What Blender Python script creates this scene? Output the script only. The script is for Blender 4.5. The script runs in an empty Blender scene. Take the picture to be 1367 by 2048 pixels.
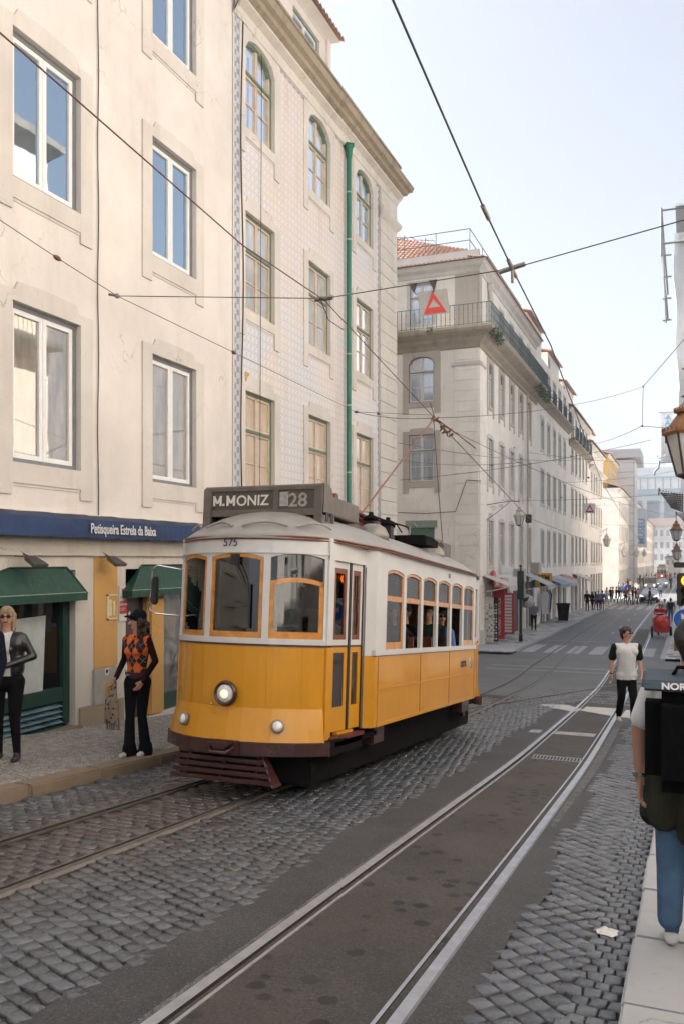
import bpy, bmesh, math, random
import numpy as np
from mathutils import Matrix, Vector, noise as mnoise
random.seed(7)
PI = math.pi
R = math.radians
# ---------------------------------------------------------------- camera
F, HX, HY, VX = 1700.0, 683.5, 1120.0, 1377.0
TH = math.atan((VX - HX) / F)
CAMZ = 1.7
scene = bpy.context.scene
COL = scene.collection
cd = bpy.data.cameras.new("camera")
cam = bpy.data.objects.new("camera", cd)
COL.objects.link(cam)
cam.location = (0, 0, CAMZ)
cam.rotation_euler = (PI / 2, 0, TH)
cd.sensor_fit = 'VERTICAL'
cd.sensor_height = 36.0
cd.sensor_width = 24.0
cd.lens = F / 2048 * 36
cd.shift_y = (HY - 1024) / 2048
cd.clip_start = 0.1
cd.clip_end = 3000
scene.camera = cam
# ---------------------------------------------------------------- light
SUN_EL, SUN_AZ = R(47), R(-4)      # sun stands high over the left-hand roofs, a little behind the camera
w = bpy.data.worlds.new("World")
scene.world = w
w.use_nodes = True
nt = w.node_tree
bg = nt.nodes['Background']
sky = nt.nodes.new('ShaderNodeTexSky')
sky.sky_type = 'NISHITA'
sky.sun_disc = False
sky.sun_elevation = SUN_EL
sd = Vector((-math.cos(SUN_EL) * math.cos(SUN_AZ), math.cos(SUN_EL) * math.sin(SUN_AZ), math.sin(SUN_EL)))
sky.sun_rotation = math.atan2(sd.x, sd.y)
sky.air_density = 1.0
sky.dust_density = 4.0
sky.ozone_density = 1.0
bg.inputs['Strength'].default_value = 0.072
veil = nt.nodes.new('ShaderNodeHueSaturation')      # thin high veil of cloud: the same sky, paler
veil.inputs['Saturation'].default_value = 0.45
nt.links.new(sky.outputs[0], veil.inputs['Color'])
nt.links.new(veil.outputs[0], bg.inputs[0])
sl = bpy.data.lights.new("sun", 'SUN')
sl.energy = 5.0
sl.angle = R(0.6)
sl.color = (1.0, 0.955, 0.90)
so = bpy.data.objects.new("sun", sl)
COL.objects.link(so)
so.rotation_euler = sd.to_track_quat('Z', 'Y').to_euler()
scene.view_settings.view_transform = 'Standard'
scene.view_settings.look = 'None'
scene.view_settings.gamma = 1.0
scene.view_settings.exposure = 1.88
scene.render.engine = 'CYCLES'
scene.cycles.max_bounces = 8
scene.cycles.diffuse_bounces = 4
scene.cycles.transparent_max_bounces = 16
# ---------------------------------------------------------------- calibration helpers (photo pixel -> world)
CC, SS = math.cos(TH), math.sin(TH)
GP = [(-60, 4.836), (26, -2.096), (30, -2.33), (35, -2.47), (90, -3.0), (900, -3.0)]
def g(Y):
    for (a, b), (d, e) in zip(GP, GP[1:]):
        if Y <= d: return b + (e - b) * (Y - a) / (d - a)
    return -3.0
def ray(x, y):
    a = (x - HX) / F
    return (-SS + a * CC, CC + a * SS, -(y - HY) / F)
def onX(x, y, X):
    r = ray(x, y); t = X / r[0]
    return (X, r[1] * t, CAMZ + r[2] * t)
def onY(x, y, Y):
    r = ray(x, y); t = Y / r[1]
    return (r[0] * t, Y, CAMZ + r[2] * t)
def gr(x, y, dz=0.0):
    r = ray(x, y); lo, hi = 0.5, 800
    for _ in range(50):
        m = (lo + hi) / 2
        if CAMZ + r[2] * m > g(r[1] * m) + dz: lo = m
        else: hi = m
    return (r[0] * lo, r[1] * lo, CAMZ + r[2] * lo)
# ---------------------------------------------------------------- object helpers
def tag(o, label=None, cat=None, group=None, kind=None):
    if label: o['label'] = label
    if cat: o['category'] = cat
    if group: o['group'] = group
    if kind: o['kind'] = kind
    return o
def empty(name, loc=(0, 0, 0), rz=0.0, label=None, cat=None, group=None, rx=0.0):
    o = bpy.data.objects.new(name, None)
    COL.objects.link(o)
    o.empty_display_size = 0.2
    o.location = loc; o.rotation_euler = (rx, 0, rz)
    return tag(o, label, cat, group)
def link(name, me, parent=None, loc=(0, 0, 0), rz=0.0):
    o = bpy.data.objects.new(name, me)
    COL.objects.link(o)
    if parent: o.parent = parent
    o.location = loc; o.rotation_euler = (0, 0, rz)
    return o
def copy_tree(o, parent=None):
    c = o.copy(); COL.objects.link(c)
    c.parent = parent
    for ch in list(o.children): copy_tree(ch, c)
    return c
class MB:
    def __init__(s):
        s.v = []; s.f = []; s.m = []; s.sm = []; s.M = None; s.mat = 0
    def add(s, vs, fs, smooth=False, mat=None):
        b = len(s.v)
        if s.M is not None: vs = [tuple(s.M @ Vector(v)) for v in vs]
        s.v += [tuple(v) for v in vs]
        for f in fs:
            s.f.append([i + b for i in f]); s.m.append(s.mat if mat is None else mat); s.sm.append(smooth)
        return s
    def box(s, x0, x1, y0, y1, z0, z1, mat=None):
        vs = [(x0, y0, z0), (x1, y0, z0), (x1, y1, z0), (x0, y1, z0), (x0, y0, z1), (x1, y0, z1), (x1, y1, z1), (x0, y1, z1)]
        return s.add(vs, [(0, 3, 2, 1), (4, 5, 6, 7), (0, 1, 5, 4), (1, 2, 6, 5), (2, 3, 7, 6), (3, 0, 4, 7)], mat=mat)
    def cbox(s, c, sx, sy, sz, mat=None):
        return s.box(c[0] - sx / 2, c[0] + sx / 2, c[1] - sy / 2, c[1] + sy / 2, c[2] - sz / 2, c[2] + sz / 2, mat)
    def quad(s, a, b, c, d, mat=None, smooth=False): return s.add([a, b, c, d], [(0, 1, 2, 3)], smooth, mat)
    def prism(s, poly, y0, y1, mat=None, axis='y'):
        """extrude a 2-D outline (x,z) along y (or (x,y) along z, or (y,z) along x)"""
        n = len(poly)
        if axis == 'y': P = lambda p, t: (p[0], t, p[1])
        elif axis == 'z': P = lambda p, t: (p[0], p[1], t)
        else: P = lambda p, t: (t, p[0], p[1])
        vs = [P(p, y0) for p in poly] + [P(p, y1) for p in poly]
        fs = [tuple(range(n)), tuple(range(2 * n - 1, n - 1, -1))]
        fs += [(i, i + n, (i + 1) % n + n, (i + 1) % n) for i in range(n)]
        return s.add(vs, fs, mat=mat)
    def tube(s, pts, r, n=8, mat=None, cap=True, smooth=True):
        pts = [Vector(p) for p in pts]
        rs = r if isinstance(r, (list, tuple)) else [r] * len(pts)
        vs = []; fs = []; up = None
        for i, p in enumerate(pts):
            d = (pts[min(i + 1, len(pts) - 1)] - pts[max(i - 1, 0)])
            if d.length < 1e-9: d = Vector((0, 0, 1))
            d.normalize()
            if up is None: up = Vector((0, 0, 1)) if abs(d.z) < .9 else Vector((1, 0, 0))
            a = d.cross(up)
            if a.length < 1e-4: a = d.cross(Vector((0, 1, 0)))
            a.normalize(); b = d.cross(a); up = -b if False else up
            for k in range(n):
                t = 2 * PI * k / n
                q = p + (a * math.cos(t) + b * math.sin(t)) * rs[i]
                vs.append(tuple(q))
        for i in range(len(pts) - 1):
            for k in range(n):
                k2 = (k + 1) % n
                fs.append((i * n + k, i * n + k2, (i + 1) * n + k2, (i + 1) * n + k))
        s.add(vs, fs, smooth, mat)
        if cap:
            m = len(pts) - 1
            s.add(vs[:n], [tuple(range(n - 1, -1, -1))], False, mat)
            s.add(vs[m * n:], [tuple(range(n))], False, mat)
        return s
    def lathe(s, prof, n=16, c=(0, 0, 0), mat=None, smooth=True, axis='z', sx=1.0):
        vs = []; fs = []
        for (r, h) in prof:
            for k in range(n):
                t = 2 * PI * k / n
                x, y = r * math.cos(t) * sx, r * math.sin(t)
                if axis == 'z': vs.append((c[0] + x, c[1] + y, c[2] + h))
                elif axis == 'y': vs.append((c[0] + x, c[1] + h, c[2] - y))
                else: vs.append((c[0] + h, c[1] + x, c[2] + y))
        for i in range(len(prof) - 1):
            for k in range(n):
                k2 = (k + 1) % n
                fs.append((i * n + k, i * n + k2, (i + 1) * n + k2, (i + 1) * n + k))
        m = len(prof) - 1
        fs.append(tuple(range(n - 1, -1, -1))); fs.append(tuple(range(m * n, m * n + n)))
        return s.add(vs, fs, smooth, mat)
    def ball(s, c, r, n=10, mat=None, sq=(1, 1, 1)):
        vs = []; fs = []; h = n // 2 + 1
        for i in range(1, h):
            ph = PI * i / h
            for k in range(n):
                t = 2 * PI * k / n
                vs.append((c[0] + r * sq[0] * math.sin(ph) * math.cos(t), c[1] + r * sq[1] * math.sin(ph) * math.sin(t), c[2] + r * sq[2] * math.cos(ph)))
        for i in range(h - 2):
            for k in range(n):
                k2 = (k + 1) % n
                fs.append((i * n + k, (i + 1) * n + k, (i + 1) * n + k2, i * n + k2))
        b = len(vs); vs += [(c[0], c[1], c[2] + r * sq[2]), (c[0], c[1], c[2] - r * sq[2])]
        for k in range(n):
            k2 = (k + 1) % n
            fs.append((b, k, k2)); fs.append((b + 1, (h - 2) * n + k2, (h - 2) * n + k))
        return s.add(vs, fs, True, mat)
    def mesh(s, name, mats):
        me = bpy.data.meshes.new(name)
        me.from_pydata(s.v, [], s.f)
        if not isinstance(mats, (list, tuple)): mats = [mats]
        for m in mats: me.materials.append(m)
        me.polygons.foreach_set('material_index', s.m)
        me.polygons.foreach_set('use_smooth', s.sm)
        me.update()
        return me
    def build(s, name, mats, parent=None, loc=(0, 0, 0), rz=0.0, bevel=0.0, recalc=True):
        me = s.mesh(name, mats)
        if recalc or bevel:
            bm = bmesh.new(); bm.from_mesh(me)
            if bevel:
                bmesh.ops.remove_doubles(bm, verts=bm.verts, dist=1e-5)
                es = [e for e in bm.edges if len(e.link_faces) == 2 and e.calc_face_angle(0) > 0.6]
                bmesh.ops.bevel(bm, geom=es, offset=bevel, segments=2, affect='EDGES', clamp_overlap=True)
            bmesh.ops.recalc_face_normals(bm, faces=bm.faces)
            bm.to_mesh(me); bm.free()
        return link(name, me, parent, loc, rz)
# ---------------------------------------------------------------- materials
MATS = {}
def newmat(name):
    m = bpy.data.materials.new(name); m.use_nodes = True
    return m, m.node_tree, m.node_tree.nodes['Principled BSDF']
def N(nt, t, **k):
    n = nt.nodes.new(t)
    for a, b in k.items():
        if a.startswith('i_'):
            key = a[2:]
            key = int(key) if key.isdigit() else key
            n.inputs[key].default_value = b
        else: setattr(n, a, b)
    return n
def mth(nt, op, a, b=None, c=None, clamp=False):
    n = nt.nodes.new('ShaderNodeMath'); n.operation = op; n.use_clamp = clamp
    for i, v in enumerate((a, b, c)):
        if v is None: continue
        if isinstance(v, (int, float)): n.inputs[i].default_value = v
        else: nt.links.new(v, n.inputs[i])
    return n.outputs[0]
def mixc(nt, fac, a, b, mode='MIX'):
    n = nt.nodes.new('ShaderNodeMix'); n.data_type = 'RGBA'; n.blend_type = mode
    for i, v in ((0, fac), (6, a), (7, b)):
        if isinstance(v, (int, float)): n.inputs[i].default_value = v
        elif isinstance(v, (tuple, list)): n.inputs[i].default_value = tuple(v[:3]) + (1,)
        else: nt.links.new(v, n.inputs[i])
    return n.outputs[2]
def ramp(nt, fac, stops):
    n = nt.nodes.new('ShaderNodeValToRGB')
    e = n.color_ramp.elements
    while len(e) < len(stops): e.new(0.5)
    for k, (p, c) in enumerate(stops):
        e[k].position = p; e[k].color = (c if isinstance(c, (tuple, list)) else (c, c, c))[:3] + (1,) if isinstance(c, (tuple, list)) else (c, c, c, 1)
    nt.links.new(fac, n.inputs[0])
    return n.outputs[0]
def coords(nt, kind='Object', scale=None, rot=None):
    tc = nt.nodes.new('ShaderNodeTexCoord')
    if kind == 'World':
        ge = nt.nodes.new('ShaderNodeNewGeometry'); o = ge.outputs['Position']
    else: o = tc.outputs[kind]
    if scale or rot:
        mp = nt.nodes.new('ShaderNodeMapping')
        if scale: mp.inputs['Scale'].default_value = scale
        if rot: mp.inputs['Rotation'].default_value = rot
        nt.links.new(o, mp.inputs[0]); o = mp.outputs[0]
    return o
def noise(nt, co, scale, detail=4, rough=.6, dist=0.0):
    n = nt.nodes.new('ShaderNodeTexNoise')
    n.inputs['Scale'].default_value = scale; n.inputs['Detail'].default_value = detail
    n.inputs['Roughness'].default_value = rough; n.inputs['Distortion'].default_value = dist
    nt.links.new(co, n.inputs['Vector'])
    return n.outputs['Fac']
def bump(nt, b, h, strength=.3, dist=.01):
    n = nt.nodes.new('ShaderNodeBump'); n.inputs['Strength'].default_value = strength
    n.inputs['Distance'].default_value = dist
    nt.links.new(h, n.inputs['Height']); nt.links.new(n.outputs[0], b.inputs['Normal'])
    return n
def paint(name, col, rough=.5, metal=0.0, var=.12, nscale=6.0, bmp=.15, spec=.5, coat=0.0, dirt=None, kind='Object'):
    if name in MATS: return MATS[name]
    m, nt, b = newmat(name)
    co = coords(nt, kind)
    n1 = noise(nt, co, nscale, 5)
    c = ramp(nt, n1, [(.3, tuple(x * (1 - var) for x in col)), (.7, tuple(min(1, x * (1 + var)) for x in col))])
    if dirt:
        n2 = noise(nt, coords(nt, kind, scale=(1, 1, .35)), nscale * .35, 6, .7)
        f = ramp(nt, n2, [(.45, 0.0), (.72, 1.0)])
        c = mixc(nt, mth(nt, 'MULTIPLY', f, dirt[1]), c, dirt[0])
    nt.links.new(c, b.inputs['Base Color'])
    b.inputs['Roughness'].default_value = rough; b.inputs['Metallic'].default_value = metal
    b.inputs['Specular IOR Level'].default_value = spec
    if coat: b.inputs['Coat Weight'].default_value = coat; b.inputs['Coat Roughness'].default_value = .08
    if bmp: bump(nt, b, noise(nt, co, nscale * 14, 3), bmp, .004)
    MATS[name] = m
    return m
def wrinkle(m, scale, strength, dist=.04, vec=(1, 1, .4)):
    nt = m.node_tree; b = nt.nodes['Principled BSDF']
    bump(nt, b, noise(nt, coords(nt, 'Object', scale=vec), scale, 3, .55, 1.5), strength, dist); return m
def emis(name, col, st):
    m, nt, b = newmat(name)
    b.inputs['Base Color'].default_value = col + (1,)
    b.inputs['Emission Color'].default_value = col + (1,); b.inputs['Emission Strength'].default_value = st
    MATS[name] = m; return m
def plaster(name, col, streak=.25, stain=(.34, .27, .2), fine=.25, vscale=.22):
    m, nt, b = newmat(name)
    co = coords(nt, 'World')
    n1 = noise(nt, co, .6, 6, .65)
    c = ramp(nt, n1, [(.3, tuple(x * .86 for x in col)), (.7, tuple(min(.9, x * 1.08) for x in col))])
    n2 = noise(nt, coords(nt, 'World', scale=(2.2, 2.2, .22)), 1.3, 7, .7)
    f = ramp(nt, n2, [(.52, 0.0), (.78, 1.0)])
    c = mixc(nt, mth(nt, 'MULTIPLY', f, streak), c, stain)
    n3 = noise(nt, co, 9, 8, .75)
    f3 = ramp(nt, n3, [(.6, 0.0), (.72, 1.0)])
    c = mixc(nt, mth(nt, 'MULTIPLY', f3, fine), c, tuple(x * .7 for x in stain))
    # hairline cracks in patches
    wv = nt.nodes.new('ShaderNodeVectorMath'); wv.operation = 'ADD'; nt.links.new(co, wv.inputs[0])
    nz = nt.nodes.new('ShaderNodeTexNoise'); nz.inputs['Scale'].default_value = 2.2; nz.inputs['Detail'].default_value = 6; nt.links.new(co, nz.inputs['Vector']); nt.links.new(nz.outputs['Color'], wv.inputs[1])
    vo = nt.nodes.new('ShaderNodeTexVoronoi'); vo.feature = 'DISTANCE_TO_EDGE'; vo.inputs['Scale'].default_value = .75; nt.links.new(wv.outputs[0], vo.inputs['Vector'])
    ck = mth(nt, 'MULTIPLY', ramp(nt, vo.outputs['Distance'], [(.0, 1.0), (.009, 0.0)]), ramp(nt, noise(nt, co, .45, 3), [(.5, 0.0), (.6, .6)]))
    c = mixc(nt, ck, c, tuple(x * .6 for x in stain))
    nt.links.new(c, b.inputs['Base Color'])
    b.inputs['Roughness'].default_value = .9; b.inputs['Specular IOR Level'].default_value = .2
    bump(nt, b, noise(nt, co, 22, 6, .7), .35, .012)
    MATS[name] = m; return m
def glossglass(name, col=(.05, .06, .07), fac=.42, rough=.02, tint=(.92, .95, 1.0), cloth=None, warp=.02):
    """window pane backed by a dim room or a blind: body colour under a mirror reflection"""
    m, nt, b = newmat(name)
    out = nt.nodes['Material Output']
    nt.nodes.remove(b)
    d = nt.nodes.new('ShaderNodeBsdfDiffuse')
    co = coords(nt, 'Object')
    if cloth:
        n = noise(nt, coords(nt, 'World', scale=(3, 3, .8)), 1.6, 4)
        c = ramp(nt, n, [(.35, col), (.65, cloth)])
        nt.links.new(c, d.inputs['Color'])
    else: d.inputs['Color'].default_value = col + (1,)
    gl = nt.nodes.new('ShaderNodeBsdfGlossy'); gl.inputs['Color'].default_value = tint + (1,); gl.inputs['Roughness'].default_value = rough
    bp = nt.nodes.new('ShaderNodeBump'); bp.inputs['Strength'].default_value = warp; bp.inputs['Distance'].default_value = .05
    nt.links.new(noise(nt, coords(nt, 'World'), 1.6, 2), bp.inputs['Height']); nt.links.new(bp.outputs[0], gl.inputs['Normal'])
    lw = nt.nodes.new('ShaderNodeFresnel'); lw.inputs['IOR'].default_value = 1.5
    mx = nt.nodes.new('ShaderNodeMixShader')
    nt.links.new(mth(nt, 'ADD', mth(nt, 'MULTIPLY', lw.outputs[0], 1 - fac), fac, clamp=True), mx.inputs[0])
    nt.links.new(d.outputs[0], mx.inputs[1]); nt.links.new(gl.outputs[0], mx.inputs[2]); nt.links.new(mx.outputs[0], out.inputs[0])
    MATS[name] = m; return m
def clearglass(name, tint=(.8, .85, .85), fac=.1):
    m, nt, b = newmat(name)
    out = nt.nodes['Material Output']; nt.nodes.remove(b)
    t = nt.nodes.new('ShaderNodeBsdfTransparent'); t.inputs[0].default_value = tint + (1,)
    gl = nt.nodes.new('ShaderNodeBsdfGlossy'); gl.inputs['Roughness'].default_value = .015
    fr = nt.nodes.new('ShaderNodeFresnel'); fr.inputs['IOR'].default_value = 1.5
    mx = nt.nodes.new('ShaderNodeMixShader')
    nt.links.new(mth(nt, 'ADD', fr.outputs[0], fac, clamp=True), mx.inputs[0])
    nt.links.new(t.outputs[0], mx.inputs[1]); nt.links.new(gl.outputs[0], mx.inputs[2]); nt.links.new(mx.outputs[0], out.inputs[0])
    MATS[name] = m; return m
def text_mesh(body, size, mat, ext=.004, bold=0.0, squeeze=1.0, align='LEFT', spacing=1.0):
    cu = bpy.data.curves.new('lettering', 'FONT')
    cu.body = body; cu.size = size; cu.extrude = ext; cu.offset = bold; cu.align_x = align; cu.space_character = spacing
    o = bpy.data.objects.new('lettering', cu); COL.objects.link(o)
    bpy.context.view_layer.update()
    me = bpy.data.meshes.new_from_object(o.evaluated_get(bpy.context.evaluated_depsgraph_get()))
    bpy.data.objects.remove(o); bpy.data.curves.remove(cu)
    me.transform(Matrix.Diagonal((squeeze, 1, 1, 1)))
    me.materials.clear(); me.materials.append(mat)
    return me
def put_text(name, me, parent, M):
    o = bpy.data.objects.new(name, me); COL.objects.link(o); o.parent = parent
    o.matrix_local = M
    return o
def lerp(a, b, t): return a + (b - a) * t
# ================================================================ GROUND
def stone_mat(name, c1, c2, rough=.42, stain=None, spec=.6):
    m, nt, b = newmat(name)
    at = nt.nodes.new('ShaderNodeAttribute'); at.attribute_name = 'rnd'
    co = coords(nt, 'World')
    c = mixc(nt, at.outputs['Fac'], c1, c2)
    n = noise(nt, co, 45, 5, .7)
    c = mixc(nt, ramp(nt, n, [(.35, .0), (.75, .5)]), c, tuple(min(1, x * 1.9) for x in c2))
    if stain:   # rust-brown brake dust lying in a band along the far track
        sp = nt.nodes.new('ShaderNodeSeparateXYZ'); nt.links.new(co, sp.inputs[0])
        d = mth(nt, 'ABSOLUTE', mth(nt, 'ADD', sp.outputs[0], 4.35))
        f = ramp(nt, mth(nt, 'ADD', mth(nt, 'MULTIPLY', d, .45), mth(nt, 'MULTIPLY', noise(nt, co, 1.7, 5), .35)), [(.28, 1.0), (.66, 0.0)])
        c = mixc(nt, mth(nt, 'MULTIPLY', f, .55), c, stain)
    nt.links.new(c, b.inputs['Base Color'])
    rr = mth(nt, 'ADD', mth(nt, 'MULTIPLY', noise(nt, co, 8, 3), .35), rough - .17)
    nt.links.new(rr, b.inputs['Roughness']); b.inputs['Specular IOR Level'].default_value = spec
    bump(nt, b, noise(nt, co, 70, 4, .7), .5, .004)
    return m
M_SETT = stone_mat('basalt_setts', (.026, .030, .037), (.095, .102, .114), .31, stain=(.07, .042, .028))
M_CALC = stone_mat('limestone_setts', (.15, .14, .125), (.30, .28, .255), .6, spec=.35)
M_CALCD = stone_mat('dark_setts', (.06, .06, .062), (.12, .115, .11), .6)
def ground_mat(name, c1, c2, rough=.85, spots=None, sc=1.0, gloss=0.0):
    m, nt, b = newmat(name)
    co = coords(nt, 'World')
    n = noise(nt, co, 1.3 * sc, 7, .7)
    c = ramp(nt, n, [(.3, c1), (.7, c2)])
    g2 = noise(nt, co, 48, 5, .85)
    c = mixc(nt, ramp(nt, g2, [(.38, .65), (.52, 0.0)]), c, tuple(x * .3 for x in c1))
    sp = noise(nt, co, 75, 4, .8)
    c = mixc(nt, ramp(nt, sp, [(.54, 0.0), (.66, .6)]), c, tuple(min(1, x * 2.6) for x in c2))
    if spots:
        v = nt.nodes.new('ShaderNodeTexVoronoi'); v.inputs['Scale'].default_value = 5.5; v.inputs['Randomness'].default_value = 1
        nt.links.new(co, v.inputs['Vector'])
        f = mth(nt, 'ADD', v.outputs['Distance'], mth(nt, 'MULTIPLY', noise(nt, co, 14, 4), .22))
        f2 = mth(nt, 'MULTIPLY', ramp(nt, f, [(.34, 1.0), (.4, 0.0)]), ramp(nt, noise(nt, co, .8, 2), [(.36, 0.0), (.46, 1.0)]))
        c = mixc(nt, mth(nt, 'MULTIPLY', f2, .95), c, spots)
        f3 = ramp(nt, noise(nt, co, .8, 6, .7), [(.48, 0.0), (.7, .6)])
        c = mixc(nt, f3, c, (.085, .055, .04))
    nt.links.new(c, b.inputs['Base Color'])
    b.inputs['Roughness'].default_value = rough; b.inputs['Specular IOR Level'].default_value = .4
    bump(nt, b, noise(nt, co, 110, 4, .8), .8, .006)
    return m
M_DIRT = ground_mat('joint_dirt', (.02, .017, .015), (.12, .1, .08), .95)
M_ASPH = ground_mat('track_asphalt', (.032, .030, .029), (.07, .064, .06), .72, spots=(.012, .012, .013))
M_ASPH2 = ground_mat('edge_asphalt', (.034, .034, .037), (.072, .071, .074), .7)
M_ROADF = ground_mat('far_asphalt', (.085, .09, .1), (.135, .14, .15), .62, sc=.35)
M_ROADX = ground_mat('crossing_asphalt', (.1, .098, .098), (.17, .165, .16), .75, sc=.5)
M_STEEL = paint('worn_steel', (.5, .52, .56), .42, .9, .15, 9, .1)
M_GROOVE = paint('rail_groove', (.02, .018, .017), .8, 0, .2, 30)
M_DUST = ground_mat('pale_dust', (.03, .03, .031), (.17, .17, .17), .8, sc=7)
M_KERB = plaster('kerb_limestone', (.36, .365, .375), .2, (.22, .2, .18), .5)
M_KERBB = plaster('kerb_brown', (.26, .2, .145), .4, (.12, .09, .06), .6)
M_MARK = ground_mat('road_marking', (.2, .2, .205), (.42, .42, .42), .7, sc=4)

def ribbon(name, Ls, Rs, mat, dz=0.0, step=1.0, kind='structure', flat=None):
    """sheet between two polylines [(X,Y)...] draped over the ground profile"""
    def at(P, Y):
        for a, b in zip(P, P[1:]):
            if Y <= b[1]: return a[0] + (b[0] - a[0]) * (Y - a[1]) / (b[1] - a[1])
        return P[-1][0]
    Y0 = max(Ls[0][1], Rs[0][1]); Y1 = min(Ls[-1][1], Rs[-1][1])
    n = max(1, int((Y1 - Y0) / step))
    ys = sorted(set([Y0 + (Y1 - Y0) * i / n for i in range(n + 1)] + [y for (y, z) in GP if Y0 < y < Y1]))
    mb = MB()
    vs = []
    for y in ys:
        vs += [(at(Ls, y), y, g(y) + dz), (at(Rs, y), y, g(y) + dz)]
    mb.add(vs, [(2 * i, 2 * i + 1, 2 * i + 3, 2 * i + 2) for i in range(len(ys) - 1)])
    o = mb.build(name, mat); tag(o, kind=kind)
    return o
def gsheet(name, x0, x1, y0, y1, mat, dz):
    return ribbon(name, [(x0, y0), (x0, y1)], [(x1, y0), (x1, y1)], mat, dz, 2.0)

ribbon('ground', [(-400, -60), (-400, 900)], [(400, -60), (400, 900)], M_DIRT, -.06, 10)
# far street and the crossing
gsheet('road', -60, 60, 21.5, 37.6, M_ROADX, -.006)
gsheet('far_road', -8.6, -.1, 37.6, 600, M_ROADF, -.006)
# rails: measured centre lines
NRL = [(-2.03, -3), (-2.07, 5.3), (-2.06, 11), (-2.25, 18.7), (-2.72, 32.3), (-3.05, 57), (-3.35, 112), (-3.6, 330)]
NRR = [(-1.15, -3), (-1.19, 5.2), (-1.22, 11), (-1.42, 19.3), (-1.86, 33), (-2.15, 57), (-2.45, 112), (-2.7, 330)]
FRL = [(-4.73, -3), (-4.74, 7.2), (-4.85, 20.3), (-5.35, 28), (-5.72, 34), (-5.92, 47), (-6.2, 82), (-6.4, 330)]
FRR = [(-3.87, -3), (-3.88, 7.6), (-3.97, 17), (-4.5, 28), (-4.86, 35), (-5.02, 50), (-5.3, 82), (-5.5, 330)]
def resample(P, step=.8):
    out = []
    for a, b in zip(P, P[1:]):
        d = math.dist(a, b); st = step if a[1] < 60 else 6
        n = max(1, int(d / st))
        for i in range(n): out.append((a[0] + (b[0] - a[0]) * i / n, a[1] + (b[1] - a[1]) * i / n))
    out.append(P[-1]); return smooth_poly(out)
def smooth_poly(P, it=3):
    for _ in range(it):
        P = [P[0]] + [((a[0] + 2 * b[0] + c[0]) / 4, (a[1] + 2 * b[1] + c[1]) / 4) for a, b, c in zip(P, P[1:], P[2:])] + [P[-1]]
    return P
M_STEELD = paint('dull_steel', (.16, .145, .13), .5, .6, .25, 9, .1)
def rail(P, side, label, lift=0.0, steel=None):
    """grooved tram rail; side=+1 when the running head is on the right of the groove"""
    P = resample(P)
    prof = [(-.072, -.012), (-.072, .006), (-.052, .006), (-.048, -.028), (-.014, -.028), (-.010, .010), (.05, .011), (.062, -.012)]
    mt = [0, 0, 1, 1, 1, 0, 0]
    vs = []; mb = MB()
    for i, p in enumerate(P):
        a = P[max(i - 1, 0)]; b = P[min(i + 1, len(P) - 1)]
        d = Vector((b[0] - a[0], b[1] - a[1])).normalized(); nx = Vector((d.y, -d.x))
        for (u, z) in prof:
            q = Vector(p) + nx * u * side
            vs.append((q.x, q.y, g(q.y) + z + lift))
    n = len(prof); fs = []; ms = []
    for i in range(len(P) - 1):
        for k in range(n - 1):
            fs.append((i * n + k, i * n + k + 1, (i + 1) * n + k + 1, (i + 1) * n + k)); ms.append(mt[k])
    mb.add(vs, fs); mb.m = ms
    o = mb.build('tram_rail', [steel or M_STEEL, M_GROOVE])
    tag(o, label, 'rail', 'tram rails set in the street')
rail(NRL, -1, 'left steel rail of the near track beside the wide strip of cobbles')
rail(NRR, 1, 'steel rail nearest the right kerb, edged by asphalt and diamond cobbles')
rail(FRL, -1, 'steel rail nearest the left kerb, running under the yellow tram', steel=M_STEELD)
rail(FRR, 1, 'steel rail on the brown cobbles running under the right side of the yellow tram', steel=M_STEELD)
# curved junction rails that leave the far track and swing to the right across the near track
def curve(a, b, c, n=26):
    return [((1 - t) ** 2 * a[0] + 2 * t * (1 - t) * b[0] + t * t * c[0], (1 - t) ** 2 * a[1] + 2 * t * (1 - t) * b[1] + t * t * c[1]) for t in [i / n for i in range(n + 1)]]
A1 = [gr(*p)[:2] for p in ((945, 1438), (1060, 1408), (1175, 1392), (1262, 1376), (1330, 1366))]
A2 = [gr(*p)[:2] for p in ((960, 1420), (1090, 1392), (1185, 1375), (1262, 1366), (1310, 1352))]
rail(smooth_poly([(-3.9, 14.5), (-3.93, 16)] + A1 + [(8, 29)], 1), 1, 'nearer rail of the curve that branches off the far track towards the right', .002, M_STEELD)
rail(smooth_poly([(-4.76, 14.5), (-4.74, 17)] + A2 + [(8, 31)], 1), -1, 'farther rail of the curve that branches off the far track towards the right', .002, M_STEELD)
# dusty worn edges along the near rails
ribbon('dust_strip', [(-2.16, -3), (-2.15, 11), (-2.36, 18.7)], [(-2.11, -3), (-2.11, 11), (-2.31, 18.7)], M_DUST, -.0005)
ribbon('dust_strip', [(-1.12, 7.5), (-1.14, 11), (-1.32, 19.3)], [(-1.07, 7.5), (-1.04, 11), (-1.2, 19.3)], M_DUST, -.0005)
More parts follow.
